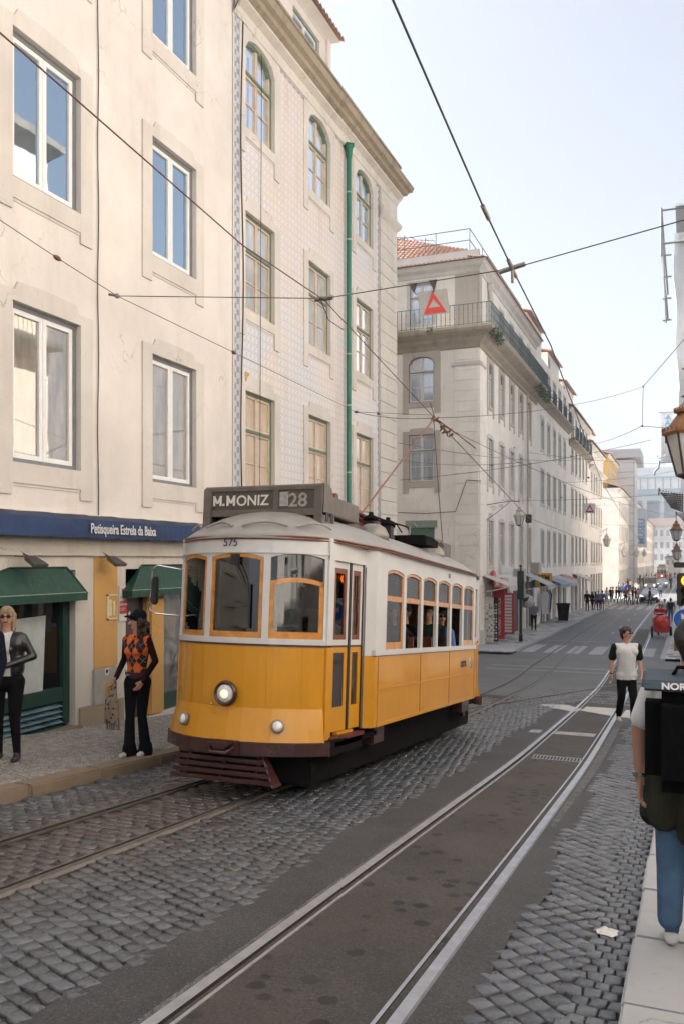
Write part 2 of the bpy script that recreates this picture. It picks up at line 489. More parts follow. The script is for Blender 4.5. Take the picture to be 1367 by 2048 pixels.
# asphalt between and beside the near rails (edges are the rail lines)
sh = lambda P, d: [(x + d, y) for x, y in P]
ribbon('track_bed', sh(NRL[:6], .02), sh(NRR[:6], -.02), M_ASPH, -.001, 1)
CUTL = lambda y: -2.47 + .05 * math.sin(y * 1.7) + (.12 if 9.4 < y < 10.6 else 0) - .012 * y
CUTR = lambda y: -.86 + .05 * math.sin(y * 2.3 + 1) + (-.0 if y < 3.2 else 0) - .01 * y
def jag(fn, y0, y1, dx=0):
    P = []; y = y0
    while y < y1:
        P.append((fn(y) + dx + random.uniform(-.018, .018), y)); y += .13
    return P
jl = [(-2.75, -3)] + jag(CUTL, 1.2, 20.5); jr = [(-.75, -3)] + jag(CUTR, 1.2, 20.5)
ribbon('asphalt_strip', [(x - .03, y) for x, y in jl], sh(NRL[:5], -.03), M_ASPH2, -.0022, .12)
ribbon('asphalt_strip', sh(NRR[:5], .03), [(x + .03, y) for x, y in jr], M_ASPH2, -.0022, .12)
# painted sliver of sunlight across the track, thin pale line, drain
def patch(name, pts, mat, dz, **k):
    mb = MB(); vs = [(x, y, g(y) + dz) for x, y in pts]
    mb.add(vs, [tuple(range(len(vs)))]); o = mb.build(name, mat); tag(o, **k); return o
M_SUNPATCH = ground_mat('painted_sun_patch', (.42, .4, .37), (.62, .6, .56), .85, sc=3)  # sunlit road tone put into the colour of these patches
patch('road', [gr(*p)[:2] for p in ((1070, 1408), (1135, 1410), (1165, 1419), (1146, 1424))], M_SUNPATCH, .0015, kind='structure')  # painted sunlight laid over the road
patch('road', [gr(*p)[:2] for p in ((1172, 1413), (1232, 1417), (1222, 1432), (1160, 1421))], M_SUNPATCH, .0015, kind='structure')  # painted sunlight laid over the road
patch('road', [gr(*p)[:2] for p in ((1250, 1420), (1310, 1424), (1305, 1442), (1240, 1434))], M_SUNPATCH, .0015, kind='structure')  # painted sunlight laid over the road
patch('road', [gr(*p)[:2] for p in ((1108, 1462), (1192, 1468), (1186, 1474), (1100, 1467))], M_MARK, .0015, kind='structure')
patch('road', [gr(*p)[:2] for p in ((1062, 1459), (1085, 1460), (1078, 1466), (1055, 1464))], M_MARK, .0015, kind='structure')
mb = MB()
dY = 11.45; x0, x1 = -1.92, -1.32
M_GRATE = paint('drain_iron', (.3, .31, .32), .5, .6)
for k in range(15):
    xx = lerp(x0, x1, k / 14)
    mb.box(xx - .008, xx + .008, dY - .09, dY + .09, -.03, .008)
mb.box(x0 - .02, x1 + .02, dY + .09, dY + .115, -.03, .009); mb.box(x0 - .02, x1 + .02, dY - .115, dY - .09, -.03, .009)
mb.box(x0 - .02, x1 + .02, dY - .088, dY + .088, -.002, .0035, mat=1)
o = mb.build('drain_grate', [M_GRATE, M_GROOVE], loc=(0, 0, g(dY)))
o.rotation_euler.x = -.0
tag(o, 'iron drain grate with slots between the two rails of the near track', 'drain')

# ---- individually laid setts (thousands of stones in one paved surface)
def pave(name, ang, sx, sy, inside, zfun, mat, gap=.0055, jit=.16, h=.010, bounds=None, row_off=.5, tilt=.0035, skip=0.0, seed=1, curve=0.0):
    rnd = random.Random(seed)
    ca, sa = math.cos(ang), math.sin(ang)
    X0, X1, Y0, Y1 = bounds
    cs = [(X0, Y0), (X1, Y0), (X0, Y1), (X1, Y1)]
    us = [c[0] * ca + c[1] * sa for c in cs]; vs_ = [-c[0] * sa + c[1] * ca for c in cs]
    i0, i1 = int(min(us) / sx) - 2, int(max(us) / sx) + 2
    j0, j1 = int(min(vs_) / sy) - 2, int(max(vs_) / sy) + 2
    V = []; Fc = []; Rn = []
    ji = {}
    def J(i, j):
        if (i, j) not in ji: ji[(i, j)] = (rnd.uniform(-jit, jit) * sx * .55, rnd.uniform(-jit, jit) * sy)
        return ji[(i, j)]
    for j in range(j0, j1):
        off = (j % 2) * row_off * sx
        for i in range(i0, i1):
            uc, vc = (i + .5) * sx + off, (j + .5) * sy
            if curve: vc0 = vc; 
            X = uc * ca - vc * sa; Y = uc * sa + vc * ca
            if not inside(X, Y) or rnd.random() < skip: continue
            gx = gap * rnd.uniform(.6, 1.5); gy = gap * rnd.uniform(.6, 1.5)
            a = [(i * sx + off + gx, j * sy + gy), ((i + 1) * sx + off - gx, j * sy + gy), ((i + 1) * sx + off - gx, (j + 1) * sy - gy), (i * sx + off + gx, (j + 1) * sy - gy)]
            cj = [J(i * 2 + (j % 2), j), J(i * 2 + 2 + (j % 2), j), J(i * 2 + 2 + (j % 2), j + 1), J(i * 2 + (j % 2), j + 1)]
            a = [(p[0] + q[0], p[1] + q[1] + (.03 * math.sin(p[0] * 3.1) if curve else 0)) for p, q in zip(a, cj)]
            mu = sum(p[0] for p in a) / 4; mv = sum(p[1] for p in a) / 4
            tz = rnd.uniform(-tilt, tilt); tx = rnd.uniform(-tilt, tilt) / sx; ty = rnd.uniform(-tilt, tilt) / sy
            b = len(V)
            ins = .14
            for (k, hh) in ((0.0, -.012), (.02, h * .55), (ins, h)):
                for (u, v) in a:
                    uu = lerp(u, mu, k); vv = lerp(v, mv, k)
                    x = uu * ca - vv * sa; y = uu * sa + vv * ca
                    V.append((x, y, zfun(x, y) + hh - h + (tz + tx * (uu - mu) + ty * (vv - mv) if hh > 0 else 0)))
            for r in (0, 4):
                for k in range(4):
                    k2 = (k + 1) % 4
                    Fc.append((b + r + k, b + r + k2, b + r + 4 + k2, b + r + 4 + k))
            Fc.append((b + 8, b + 9, b + 10, b + 11))
            Rn += [rnd.random()] * 12
    me = bpy.data.meshes.new(name); me.from_pydata(V, [], Fc)
    at = me.attributes.new('rnd', 'FLOAT', 'POINT'); at.data.foreach_set('value', Rn)
    me.materials.append(mat)
    me.polygons.foreach_set('use_smooth', [True] * len(Fc)); me.update()
    o = link(name, me); tag(o, kind='structure'); return o
def at(P, Y):
    for a, b in zip(P, P[1:]):
        if Y <= b[1]: return a[0] + (b[0] - a[0]) * (Y - a[1]) / (b[1] - a[1])
    return P[-1][0]
KL = -5.68   # left kerb face
def KR(Y): return -.27 - .0 * Y
gz = lambda x, y: g(y)
def in_mid(X, Y): return at(FRR, Y) + .09 < X < CUTL(Y) + .0 and 2 < Y < 21.4
def in_farbed(X, Y): return at(FRL, Y) + .1 < X < at(FRR, Y) - .1 and 2 < Y < 20.5
def in_left(X, Y): return KL + .03 < X < at(FRL, Y) - .08 and 3 < Y < 20.5
def in_right(X, Y): return CUTR(Y) < X < KR(Y) - .27 and 1 < Y < 21
def in_gut(X, Y): return KR(Y) - .26 < X < KR(Y) - .02 and 1 < Y < 21
pave('cobbled_road', R(-22), .118, .098, in_mid, gz, M_SETT, bounds=(-4, -2, 2, 22), seed=3)
pave('cobbled_road', R(0), .15, .11, in_farbed, gz, M_SETT, bounds=(-5, -3.5, 2, 21), seed=4, h=.01, gap=.005)
pave('cobbled_road', R(12), .14, .11, in_left, gz, M_SETT, bounds=(-6, -4.5, 3, 21), seed=5, tilt=.007)
pave('cobbled_road', R(47), .118, .110, in_right, gz, M_SETT, bounds=(-1.3, -.2, 1, 21), seed=6, row_off=0, jit=.07, tilt=.004, h=.013)
pave('cobbled_road', R(0), .085, .1, in_gut, gz, M_SETT, bounds=(-.7, -.2, 1, 21), seed=7, h=.008, gap=.004)
pave('cobbled_road', R(8), .2, .17, lambda X, Y: -3.6 < X < 3 and 20.6 < Y < 25.5 and not (at(NRL, Y) - .12 < X < at(NRL, Y) + .12) and not (at(NRR, Y) - .12 < X < at(NRR, Y) + .12), gz, M_CALCD, bounds=(-4, 3, 20, 26), seed=8, h=.008)
gsheet('road', -6, 4, -3, 22, M_DIRT, -.019)
# kerbs: chains of stone blocks
def kerb(name, x0, x1, y0, y1, mat, n, top, round_=.02, lab=None, cat='kerb', grp=None):
    L = (y1 - y0) / n
    mb = MB()
    for k in range(n):
        a = y0 + k * L + .004; b = y0 + (k + 1) * L - .004
        dx = random.uniform(-.006, .006); dzk = random.uniform(-.004, .004)
        vs = []
        for y in (a, b):
            zz = g(y)
            vs += [(x0 + dx, y, zz - .1), (x1 + dx, y, zz - .1), (x1 + dx, y, zz + top + dzk), (x0 + dx, y, zz + top + dzk)]
        mb.add(vs, [(0, 1, 2, 3), (4, 7, 6, 5), (0, 4, 5, 1), (1, 5, 6, 2), (2, 6, 7, 3), (3, 7, 4, 0)])
    o = mb.build(name, mat, bevel=round_); tag(o, kind='structure'); return o
kerb('kerb_left', KL - .24, KL, 1, 22, M_KERBB, 20, .105)
kerb('kerb_right', KR(0), KR(0) + .30, 1.2, 21.5, M_KERB, 23, .105, .012)
SW = lambda x, y: g(y) + .1
def sidewalk(name, x0, x1, y0, y1, dz=.1, mat=None):
    return gsheet(name, x0, x1, y0, y1, mat or M_DIRT, dz)
sidewalk('pavement_left', -10, KL - .22, -5, 22.5, .085)
sidewalk('pavement_right', KR(0) + .29, 12, -30, 22, .085)
pave('pavement_left', R(38), .076, .072, lambda X, Y: -8.12 < X < KL - .25 and 5 < Y < 22, SW, M_CALC, bounds=(-8.2, -5.9, 5, 22), seed=11, gap=.0065, jit=.24, h=.009, tilt=.002)
pave('pavement_right', R(43), .085, .08, lambda X, Y: KR(0) + .33 < X < 1.2 and 1.4 < Y < 12, SW, M_CALC, bounds=(0, 1.3, 1.4, 12), seed=12, gap=.005, jit=.12, h=.01, tilt=.002)
# far pavements beyond the crossing with their two-tone stone pattern
def pattern_mat():
    m, nt, b = newmat('patterned_pavement')
    co = coords(nt, 'World', scale=(1 / .95, 1 / 1.6, 1), rot=(0, 0, 0))
    br = nt.nodes.new('ShaderNodeTexBrick'); nt.links.new(co, br.inputs['Vector'])
    br.inputs['Scale'].default_value = 1.0; br.inputs['Mortar Size'].default_value = .06; br.inputs['Brick Width'].default_value = .62; br.inputs['Row Height'].default_value = .5
    br.inputs['Color1'].default_value = (.09, .09, .1, 1); br.inputs['Color2'].default_value = (.5, .48, .45, 1); br.inputs['Mortar'].default_value = (.45, .43, .4, 1)
    c = mixc(nt, .2, br.outputs['Color'], ramp(nt, noise(nt, coords(nt, 'World'), 14, 3), [(.3, .12), (.7, .5)]))
    nt.links.new(c, b.inputs['Base Color']); b.inputs['Roughness'].default_value = .7
    return m
M_PAT = pattern_mat()
ribbon('pavement_far_left', [(-9.5, 37.7), (-9.5, 330)], [(-7.3, 37.7), (-7.35, 42), (-7.4, 330)], M_PAT, .1, 4)
kerb('kerb_far_left', -7.5, -7.3, 39.0, 104, M_KERB, 60, .105, 0)
mb = MB()
pts = [(-60, 38.0), (-8.4, 38.0), (-7.75, 38.35), (-7.3, 39.1), (-7.3, 41), (-9.6, 41), (-60, 41)]
mb.prism([(x, y) for x, y in pts], -2.8, g(38) + .1, axis='z')
tag(mb.build('pavement_far_left', M_KERB), kind='structure')
ribbon('pavement_far_right', [(-.95, 37.7), (-.95, 330)], [(6, 37.7), (6, 330)], M_PAT, .1, 4)
kerb('kerb_far_right', -1.12, -.92, 37.7, 104, M_KERB, 60, .105, 0)
# painted markings
def mark(pxs, dz=.0015):
    pts = [gr(*p)[:2] for p in pxs]
    o = patch('road_marking', pts, M_MARK, dz, kind='structure')
for q in (((1050, 1297), (1075, 1291), (1105, 1291), (1085, 1297)),):
    pass
for k, x in enumerate((-6.9, -5.9, -4.9, -3.9, -2.9, -1.75)):
    patch('zebra_stripe', [(x - .3, 39.3), (x + .3, 39.3), (x + .3, 43.4), (x - .3, 43.4)], M_MARK, .0015, kind='structure')
for x0, x1, y in ((-7, -2.9, 46.0), (-7.2, -1.1, 33.2), (-7.2, -1.1, 31.8)):
    patch('road_marking', [(x0, y), (x1, y), (x1, y + .16), (x0, y + .16)], M_MARK, .0015, kind='structure')
for k in range(8):
    x = -7.0 + k * .85
    patch('zebra_stripe', [(x - .22, 84), (x + .22, 84), (x + .22, 92), (x - .22, 92)], M_MARK, .0015, kind='structure')
for y in (93.5, 128, 131):
    patch('road_marking', [(-7, y), (-1.2, y), (-1.2, y + .5), (-7, y + .5)], M_MARK, .0015, kind='structure')
for y in (52, 58, 66, 74):
    patch('road_marking', [(-4.25, y), (-4.12, y), (-4.12, y + 1.6), (-4.25, y + 1.6)], M_MARK, .0015, kind='structure')
# crushed white paper on the right cobbles, cigarette end
c = gr(1208, 1868)
mb = MB(); pts = []
rr = random.Random(5)
ring = [(.06 * (1 + .45 * rr.uniform(-1, 1)) * math.cos(t), .05 * (1 + .45 * rr.uniform(-1, 1)) * math.sin(t), rr.uniform(0, .012)) for t in [2 * PI * k / 12 for k in range(12)]]
ring2 = [(x * .5, y * .5, .012 + rr.uniform(0, .012)) for x, y, z in ring]
mb.add(ring + ring2 + [(0, 0, .014)], [(k, (k + 1) % 12, 12 + (k + 1) % 12, 12 + k) for k in range(12)] + [(12 + k, 12 + (k + 1) % 12, 24) for k in range(12)])
tag(mb.build('crumpled_paper', paint('litter_paper', (.62, .6, .57), .8), loc=(c[0], c[1], c[2] + .008)), 'crumpled piece of white paper lying on the cobbles by the right kerb', 'litter')
# ================================================================ FACADE KIT (local frame: x along wall, -y out of the wall, z up)
M_PL1 = plaster('beige_plaster', (.70, .643, .6), .3, (.5, .4, .32), .3)
M_ST1 = plaster('window_stone', (.62, .575, .53), .35, (.36, .3, .24), .45)
M_STONE = plaster('limestone', (.62, .575, .52), .38, (.3, .24, .18), .5)
M_STD = plaster('grimy_stone', (.35, .29, .22), .8, (.12, .1, .075), .8)
M_WGREY = paint('grey_frame', (.17, .175, .185), .45)
M_WHITE = paint('white_pvc', (.74, .74, .74), .35, var=.05)
M_WGREEN = paint('green_frame', (.11, .165, .12), .55, dirt=((.2, .17, .12), .5))
M_WCREAM = paint('cream_sash', (.55, .45, .34), .55, dirt=((.25, .15, .08), .4))
M_BLACKW = paint('dark_room', (.02, .02, .022), .9)
G_SKY = glossglass('mirror_pane', (.05, .08, .12), .5, tint=(.72, .86, 1.0))
G_LOW = glossglass('lower_pane', (.2, .18, .16), .26, tint=(.8, .76, .72), cloth=(.34, .31, .28))
G_MILK = glossglass('milky_pane', (.34, .35, .36), .22, .12, cloth=(.52, .52, .52))
G_BLIND = glossglass('blind_pane', (.5, .37, .25), .1, .15, cloth=(.6, .5, .4))
G_FAR = glossglass('far_pane', (.22, .24, .27), .3, .08, cloth=(.4, .42, .45))
M_ROOF = None
def tile_mat(name='roof_tiles', c1=(.25, .12, .085), c2=(.42, .26, .19)):
    m, nt, b = newmat(name)
    co = coords(nt, 'Object')
    n = noise(nt, co, 3, 6, .7)
    c = ramp(nt, n, [(.3, c1), (.7, c2)])
    c = mixc(nt, ramp(nt, noise(nt, co, 11, 5), [(.5, 0.0), (.7, .5)]), c, (.3, .25, .2))
    nt.links.new(c, b.inputs['Base Color']); b.inputs['Roughness'].default_value = .9
    return m
M_ROOF = tile_mat()
def azulejo():
    m, nt, b = newmat('patterned_wall_tiles')
    co = coords(nt, 'World')
    sp = nt.nodes.new('ShaderNodeSeparateXYZ'); nt.links.new(co, sp.inputs[0])
    T = .17
    def saw(o):
        v = mth(nt, 'FRACT', mth(nt, 'DIVIDE', o, T)); return mth(nt, 'ABSOLUTE', mth(nt, 'SUBTRACT', v, .5))
    a, c_ = saw(sp.outputs[1]), saw(sp.outputs[2])
    dia = mth(nt, 'ADD', a, c_)                       # 0 at tile centre, 1 at corners
    ring = mth(nt, 'ABSOLUTE', mth(nt, 'SUBTRACT', dia, .5))
    line = ramp(nt, ring, [(.0, 1.0), (.06, 1.0), (.11, 0.0)])
    dots = ramp(nt, mth(nt, 'MULTIPLY', a, c_), [(.008, 1.0), (.02, 0.0)])
    core = ramp(nt, dia, [(.12, 1.0), (.2, 0.0)])
    hue = ramp(nt, noise(nt, co, .32, 4, .6), [(.42, (.26, .32, .46)), (.56, (.62, .36, .2))])
    base = ramp(nt, noise(nt, co, .5, 5), [(.35, (.66, .65, .65)), (.65, (.69, .62, .56))])
    c = mixc(nt, mth(nt, 'MULTIPLY', line, .5), base, hue)
    c = mixc(nt, mth(nt, 'MULTIPLY', core, .55), c, hue)
    c = mixc(nt, mth(nt, 'MULTIPLY', dots, .25), c, (.3, .32, .4))
    g1 = mth(nt, 'MAXIMUM', a, c_)
    grout = ramp(nt, g1, [(.478, 0.0), (.492, 1.0)])
    c = mixc(nt, mth(nt, 'MULTIPLY', grout, .3), c, (.32, .28, .24))
    st = ramp(nt, noise(nt, coords(nt, 'World', scale=(1, 1.6, .2)), 1.1, 6, .7), [(.55, 0.0), (.75, .45)])
    c = mixc(nt, st, c, (.5, .3, .17))
    nt.links.new(c, b.inputs['Base Color']); b.inputs['Roughness'].default_value = .38
    b.inputs['Specular IOR Level'].default_value = .4
    bump(nt, b, noise(nt, co, 12, 3), .1, .004)
    return m
M_AZ = azulejo()
def azborder():
    m, nt, b = newmat('tile_border')
    co = coords(nt, 'World', scale=(1, 9, 9))
    ch = nt.nodes.new('ShaderNodeTexChecker'); nt.links.new(co, ch.inputs[0]); ch.inputs['Scale'].default_value = 1
    ch.inputs[1].default_value = (.22, .26, .36, 1); ch.inputs[2].default_value = (.5, .5, .5, 1)
    nt.links.new(ch.outputs[0], b.inputs['Base Color']); b.inputs['Roughness'].default_value = .5
    return m
M_AZB = azborder()

def wall_mesh(mb, u0, u1, z0, z1, holes, depth=.22, mat=0, reveal=None, y=0.0):
    us = sorted(set([u0, u1] + [h[0] for h in holes] + [h[1] for h in holes])); us = [u for u in us if u0 <= u <= u1]
    zs = sorted(set([z0, z1] + [h[2] for h in holes] + [h[3] for h in holes])); zs = [z for z in zs if z0 <= z <= z1]
    for zi, zj in zip(zs, zs[1:]):
        run = None
        for ui, uj in zip(us, us[1:]):
            uc, zc = (ui + uj) / 2, (zi + zj) / 2
            solid = not any(h[0] < uc < h[1] and h[2] < zc < h[3] for h in holes)
            if solid: run = (run[0], uj) if run else (ui, uj)
            if (not solid or uj == us[-1]) and run:
                mb.quad((run[0], y, zi), (run[1], y, zi), (run[1], y, zj), (run[0], y, zj), mat); run = None
    r = mat if reveal is None else reveal
    for (a, b, c, d) in holes:
        a, b, c, d = a - .004, b + .004, c - .004, d + .004; y_ = y; y = y + .002
        mb.quad((a, y, c), (a, y + depth, c), (a, y + depth, d), (a, y, d), r)
        mb.quad((b, y, c), (b, y, d), (b, y + depth, d), (b, y + depth, c), r)
        mb.quad((a, y, d), (a, y + depth, d), (b, y + depth, d), (b, y, d), r)
        mb.quad((a, y, c), (b, y, c), (b, y + depth, c), (a, y + depth, c), r)
        y = y_
def shell(mb, u0, u1, z0, z1, D, mat=0, left=True, right=True, top=True):
    """side, back and top faces of the building volume"""
    if left: mb.quad((u0, 0, z0), (u0, 0, z1), (u0, D, z1), (u0, D, z0), mat)
    if right: mb.quad((u1, 0, z0), (u1, D, z0), (u1, D, z1), (u1, 0, z1), mat)
    if top: mb.quad((u0, 0, z1), (u1, 0, z1), (u1, D, z1), (u0, D, z1), mat)
    mb.quad((u0, D, z0), (u0, D, z1), (u1, D, z1), (u1, D, z0), mat)
def surround(w, h, rise=0.0, jw=.2, ear=.3, cap=.2, proud=.035, shoulder=True, sill=.16):
    """stone frame round an opening whose bottom centre is the origin"""
    mb = MB(); y0, y1 = -proud, .1; a = w / 2
    for s in (-1, 1):
        x0, x1 = sorted((s * a, s * (a + jw)))
        mb.box(x0, x1, y0, y1, -ear, h)
    mb.box(-a, a, y0, y1, -sill, 0)
    if ear > sill + .05: mb.box(-a, a, -.012, .05, -sill - .04, -sill)
    # lintel
    top = h + cap
    if rise:
        n = 10
        arc = [(-a + 2 * a * k / n, h - rise + rise * (1 - (2 * k / n - 1) ** 2) ** .5 * 1.0) for k in range(n + 1)]
        pts = arc + [(a, h + .001), (a + jw, h + .001), (a + jw, top), (-a - jw, top), (-a - jw, h + .001), (-a, h + .001)]
        # split into quads so the outline stays convex per face
        for k in range(n):
            (xa, za), (xb, zb) = arc[k], arc[k + 1]
            for yy, rev in ((y0, 0), (y1, 1)):
                q = [(xa, yy, za), (xb, yy, zb), (xb, yy, h), (xa, yy, h)]
                mb.add(q[::-1] if rev else q, [(0, 1, 2, 3)])
            mb.quad((xa, y0, za), (xa, y1, za), (xb, y1, zb), (xb, y0, zb))
        mb.box(-a - jw, a + jw, y0, y1, h, top)
    else:
        mb.box(-a - jw, a + jw, y0, y1, h, h + cap * .55)
        if shoulder:
            n = 6
            pl = [(-a - jw, h + cap * .55)]
            pl = [(-a * .95, h + cap * .55), (-a * .85, h + cap)] + [(-a * .85 + 1.7 * a * k / n, h + cap + .02 * math.sin(PI * k / n)) for k in range(1, n)] + [(a * .85, h + cap), (a * .95, h + cap * .55)]
            mb.prism(pl, y0 + .003, y1)
        else: mb.box(-a - jw, a + jw, y0 + .002, y1, h + cap * .55, top)
    return mb
def arc_pts(w, h, rise, n=10, inset=0.0):
    a = w / 2 - inset
    return [(-a + 2 * a * k / n, h - rise - inset + rise * max(0, 1 - (2 * k / n - 1) ** 2) ** .5) for k in range(n + 1)]
def win_frame(w, h, style, rise=0.0, tr=None):
    """returns frame MB with mats [outer, sash] and pane MB list"""
    f = MB(); a = w / 2; p = MB(); fy = .06
    o = {'A': .065, 'B': .05, 'C': .04, 'D': .03}[style]
    s = {'A': .065, 'B': .045, 'C': .06, 'D': .03}[style]
    htop = h - rise
    f.box(-a, -a + o, fy, fy + .09, 0, htop, 0); f.box(a - o, a, fy, fy + .09, 0, htop, 0)
    f.box(-a + o, a - o, fy, fy + .09, 0, o, 0)
    if rise:
        P = arc_pts(w, h, rise); Q = arc_pts(w, h, rise, inset=o)
        for (p1, p2, q1, q2) in zip(P, P[1:], Q, Q[1:]):
            f.add([(p1[0], fy, p1[1]), (p2[0], fy, p2[1]), (q2[0], fy, q2[1]), (q1[0], fy, q1[1]),
                   (p1[0], fy + .09, p1[1]), (p2[0], fy + .09, p2[1]), (q2[0], fy + .09, q2[1]), (q1[0], fy + .09, q1[1])],
                  [(0, 3, 2, 1), (3, 7, 6, 2), (4, 5, 6, 7)], mat=0)
    else: f.box(-a + o, a - o, fy, fy + .09, h - o, h, 0)
    it = h - o if not rise else h - o * .9
    b0 = o
    ys, ye = fy + .012, fy + .07
    def sash(x0, x1, z0, z1, bars=0, arched=False):
        f.box(x0, x0 + s, ys, ye, z0, z1, 1); f.box(x1 - s, x1, ys, ye, z0, z1, 1)
        f.box(x0 + s, x1 - s, ys, ye, z0, z0 + s, 1)
        if not arched: f.box(x0 + s, x1 - s, ys, ye, z1 - s, z1, 1)
        for k in range(bars):
            zz = lerp(z0, z1, (k + 1) / (bars + 1)); f.box(x0 + s, x1 - s, ys + .01, ye - .01, zz - .012, zz + .012, 1)
    tz = None
    if tr: tz = lerp(0, h, tr)
    if style == 'A':
        sash(-a + o, -.004, b0, it); sash(.004, a - o, b0, it)
    else:
        f.box(-a + o, a - o, fy - .015, fy + .06, tz - .03, tz + .03, 0)
        bars = 1
        sash(-a + o, -.003, b0, tz - .03, bars); sash(.003, a - o, b0, tz - .03, bars)
        zt = htop if rise else it
        sash(-a + o, -.003, tz + .03, zt, 0, bool(rise)); sash(.003, a - o, tz + .03, zt, 0, bool(rise))
        if rise: f.box(-s, s, ys, ye, zt, h - o - .01, 1)
    yp = fy + .045
    if rise:
        p.add([(q[0], yp, q[1]) for q in arc_pts(w, h, rise, inset=.01)] + [(a - .01, yp, .01), (-a + .01, yp, .01)], [tuple(range(13))])
    else: p.quad((-a + .01, yp, .01), (a - .01, yp, .01), (a - .01, yp, h - .01), (-a + .01, yp, h - .01))
    return f, p
WCACHE = {}
def put_window(parent, u, z, w, h, style='B', rise=0.0, tr=.62, mats=None, pane=None, sur=True, surm=None, surk=None, name='window', y=0.0):
    key = (round(w, 3), round(h, 3), style, rise, tr, str(mats), str(surk), surm.name if surm else '')
    if key not in WCACHE:
        f, p = win_frame(w, h, style, rise, tr)
        sm = surround(w, h, rise, **(surk or {})).mesh('window_surround', surm or M_ST1) if sur else None
        WCACHE[key] = (f.mesh('window', mats or [M_WGREEN, M_WCREAM]), {}, p, sm)
    fm, pm, p, sm = WCACHE[key]
    pane = pane or G_MILK
    if pane.name not in pm: pm[pane.name] = p.mesh('pane', pane)
    o = link(name, fm, parent, (u, y, z)); link('pane', pm[pane.name], o)
    if sm: link('window_surround', sm, o)
    return o
def cornice(mb, u0, u1, prof, mat=0, y=0.0, endl=0.0, endr=0.0):
    """prof: list of (out, z) from wall bottom to top; swept along x, mitred outward at ends by their 'out'"""
    n = len(prof); vs = []
    for (o, z) in prof: vs.append((u0 - o * endl, y - o, z))
    for (o, z) in prof: vs.append((u1 + o * endr, y - o, z))
    fs = [(i, i + n, i + n + 1, i + 1) for i in range(n - 1)]
    mb.add(vs, fs, mat=mat)
    mb.add(vs[:n], [tuple(range(n))], mat=mat); mb.add(vs[n:], [tuple(range(n - 1, -1, -1))], mat=mat)
def tiles(mb, u0, u1, y0, y1, z0, z1, pitch=.24, mat=0, seg=6, hip0=0.0, hip1=0.0, rows=1):
    """run of half-round roof tiles sloping from eave (y0,z0) up to (y1,z1)"""
    n = int((u1 - u0) / pitch)
    for k in range(n):
        u = u0 + (k + .5) * (u1 - u0) / n
        ya, za = y1, z1
        if hip1 and u > u1 - hip1: t = (u1 - u) / hip1; ya, za = lerp(y0, y1, t), lerp(z0, z1, t)
        if hip0 and u < u0 + hip0: t = (u - u0) / hip0; ya, za = lerp(y0, y1, t), lerp(z0, z1, t)
        for r in range(rows):
            t0, t1 = r / rows, (r + 1) / rows + .0
            yA, yB, zA, zB = lerp(y0, ya, t0), lerp(y0, ya, t1), lerp(z0, za, t0), lerp(z0, za, t1)
            rr = pitch * .36; vs = []
            for (yy, zz, sc) in ((yA, zA + .035, 1.15), (yB, zB, .92)):
                for i in range(seg + 1):
                    t = PI * i / seg
                    vs.append((u + rr * sc * math.cos(t), yy, zz + rr * sc * math.sin(t) * .8))
            m = seg + 1
            mb.add(vs, [(i, i + 1, i + 1 + m, i + m) for i in range(seg)] + [tuple(range(m))], mat=mat)
    mb.quad((u0, y0, z0 + .01), (u1, y0, z0 + .01), (u1 - hip1, y1, z1 + .01), (u0 + hip0, y1, z1 + .01), mat)
def railing(mb, P, z, h=1.0, pitch=.14, r=.011, mat=0, base=.06):
    """iron railing along polyline P [(x,y)]"""
    for (a, b) in zip(P, P[1:]):
        L = math.dist(a, b); n = max(1, int(L / pitch))
        for zz, rr in ((z + h, .02), (z + base, .014)):
            mb.tube([(a[0], a[1], zz), (b[0], b[1], zz)], rr, 6, mat)
        for k in range(n + 1):
            x, y = lerp(a[0], b[0], k / n), lerp(a[1], b[1], k / n)
            mb.tube([(x, y, z), (x, y, z + h)], r, 4, mat, cap=False)
            mb.ball((x, y, z + h * .35), r * 2.1, 4, mat); mb.ball((x, y, z + h * .75), r * 2.1, 4, mat)
# ================================================================ NEAR LEFT BUILDINGS
WX = -8.1
WR = [M_WGREY, M_WHITE]
# ---- building 1: plain beige front with the restaurant on its ground floor
B1 = empty('beige_building', (WX, 0, 0), PI / 2, 'plain beige plaster building with grey framed windows above the restaurant awning', 'building')
wins1 = []
for uc in (6.1, 9.22, 12.31):
    wins1 += [(uc, 10.26, 1.33, 1.95, 'top'), (uc, 6.665, 1.33, 1.95, 'mid'), (uc, 2.975, 1.33, 2.09, 'low')]
holes = [(u - w_ / 2, u + w_ / 2, z, z + h) for u, z, w_, h, _ in wins1]
m = MB(); wall_mesh(m, -12, 14.3, 2.3, 14.2, holes, .16); shell(m, -12, 14.3, -3, 14.2, 9, left=True, right=False)
m.build('wall', M_PL1, B1, recalc=False)
for u, z, w_, h, k in wins1:
    o = put_window(B1, u, z, w_, h, 'A', mats=WR, pane=G_SKY if k != 'low' else G_LOW, surm=M_ST1, surk=dict(jw=.26, ear=.42, cap=.26, proud=.03, sill=.27))
# the half-open tilted sash
m = MB()
m.box(-.58, -.02, .0, .04, .07, 1.86)
tw = MB()
for a, b, c, d in ((-.6, -.545, .0, 1.8), (-.075, -.02, .0, 1.8), (-.545, -.075, .0, .06), (-.545, -.075, 1.74, 1.8)): tw.box(a, b, -.02, .03, c, d)
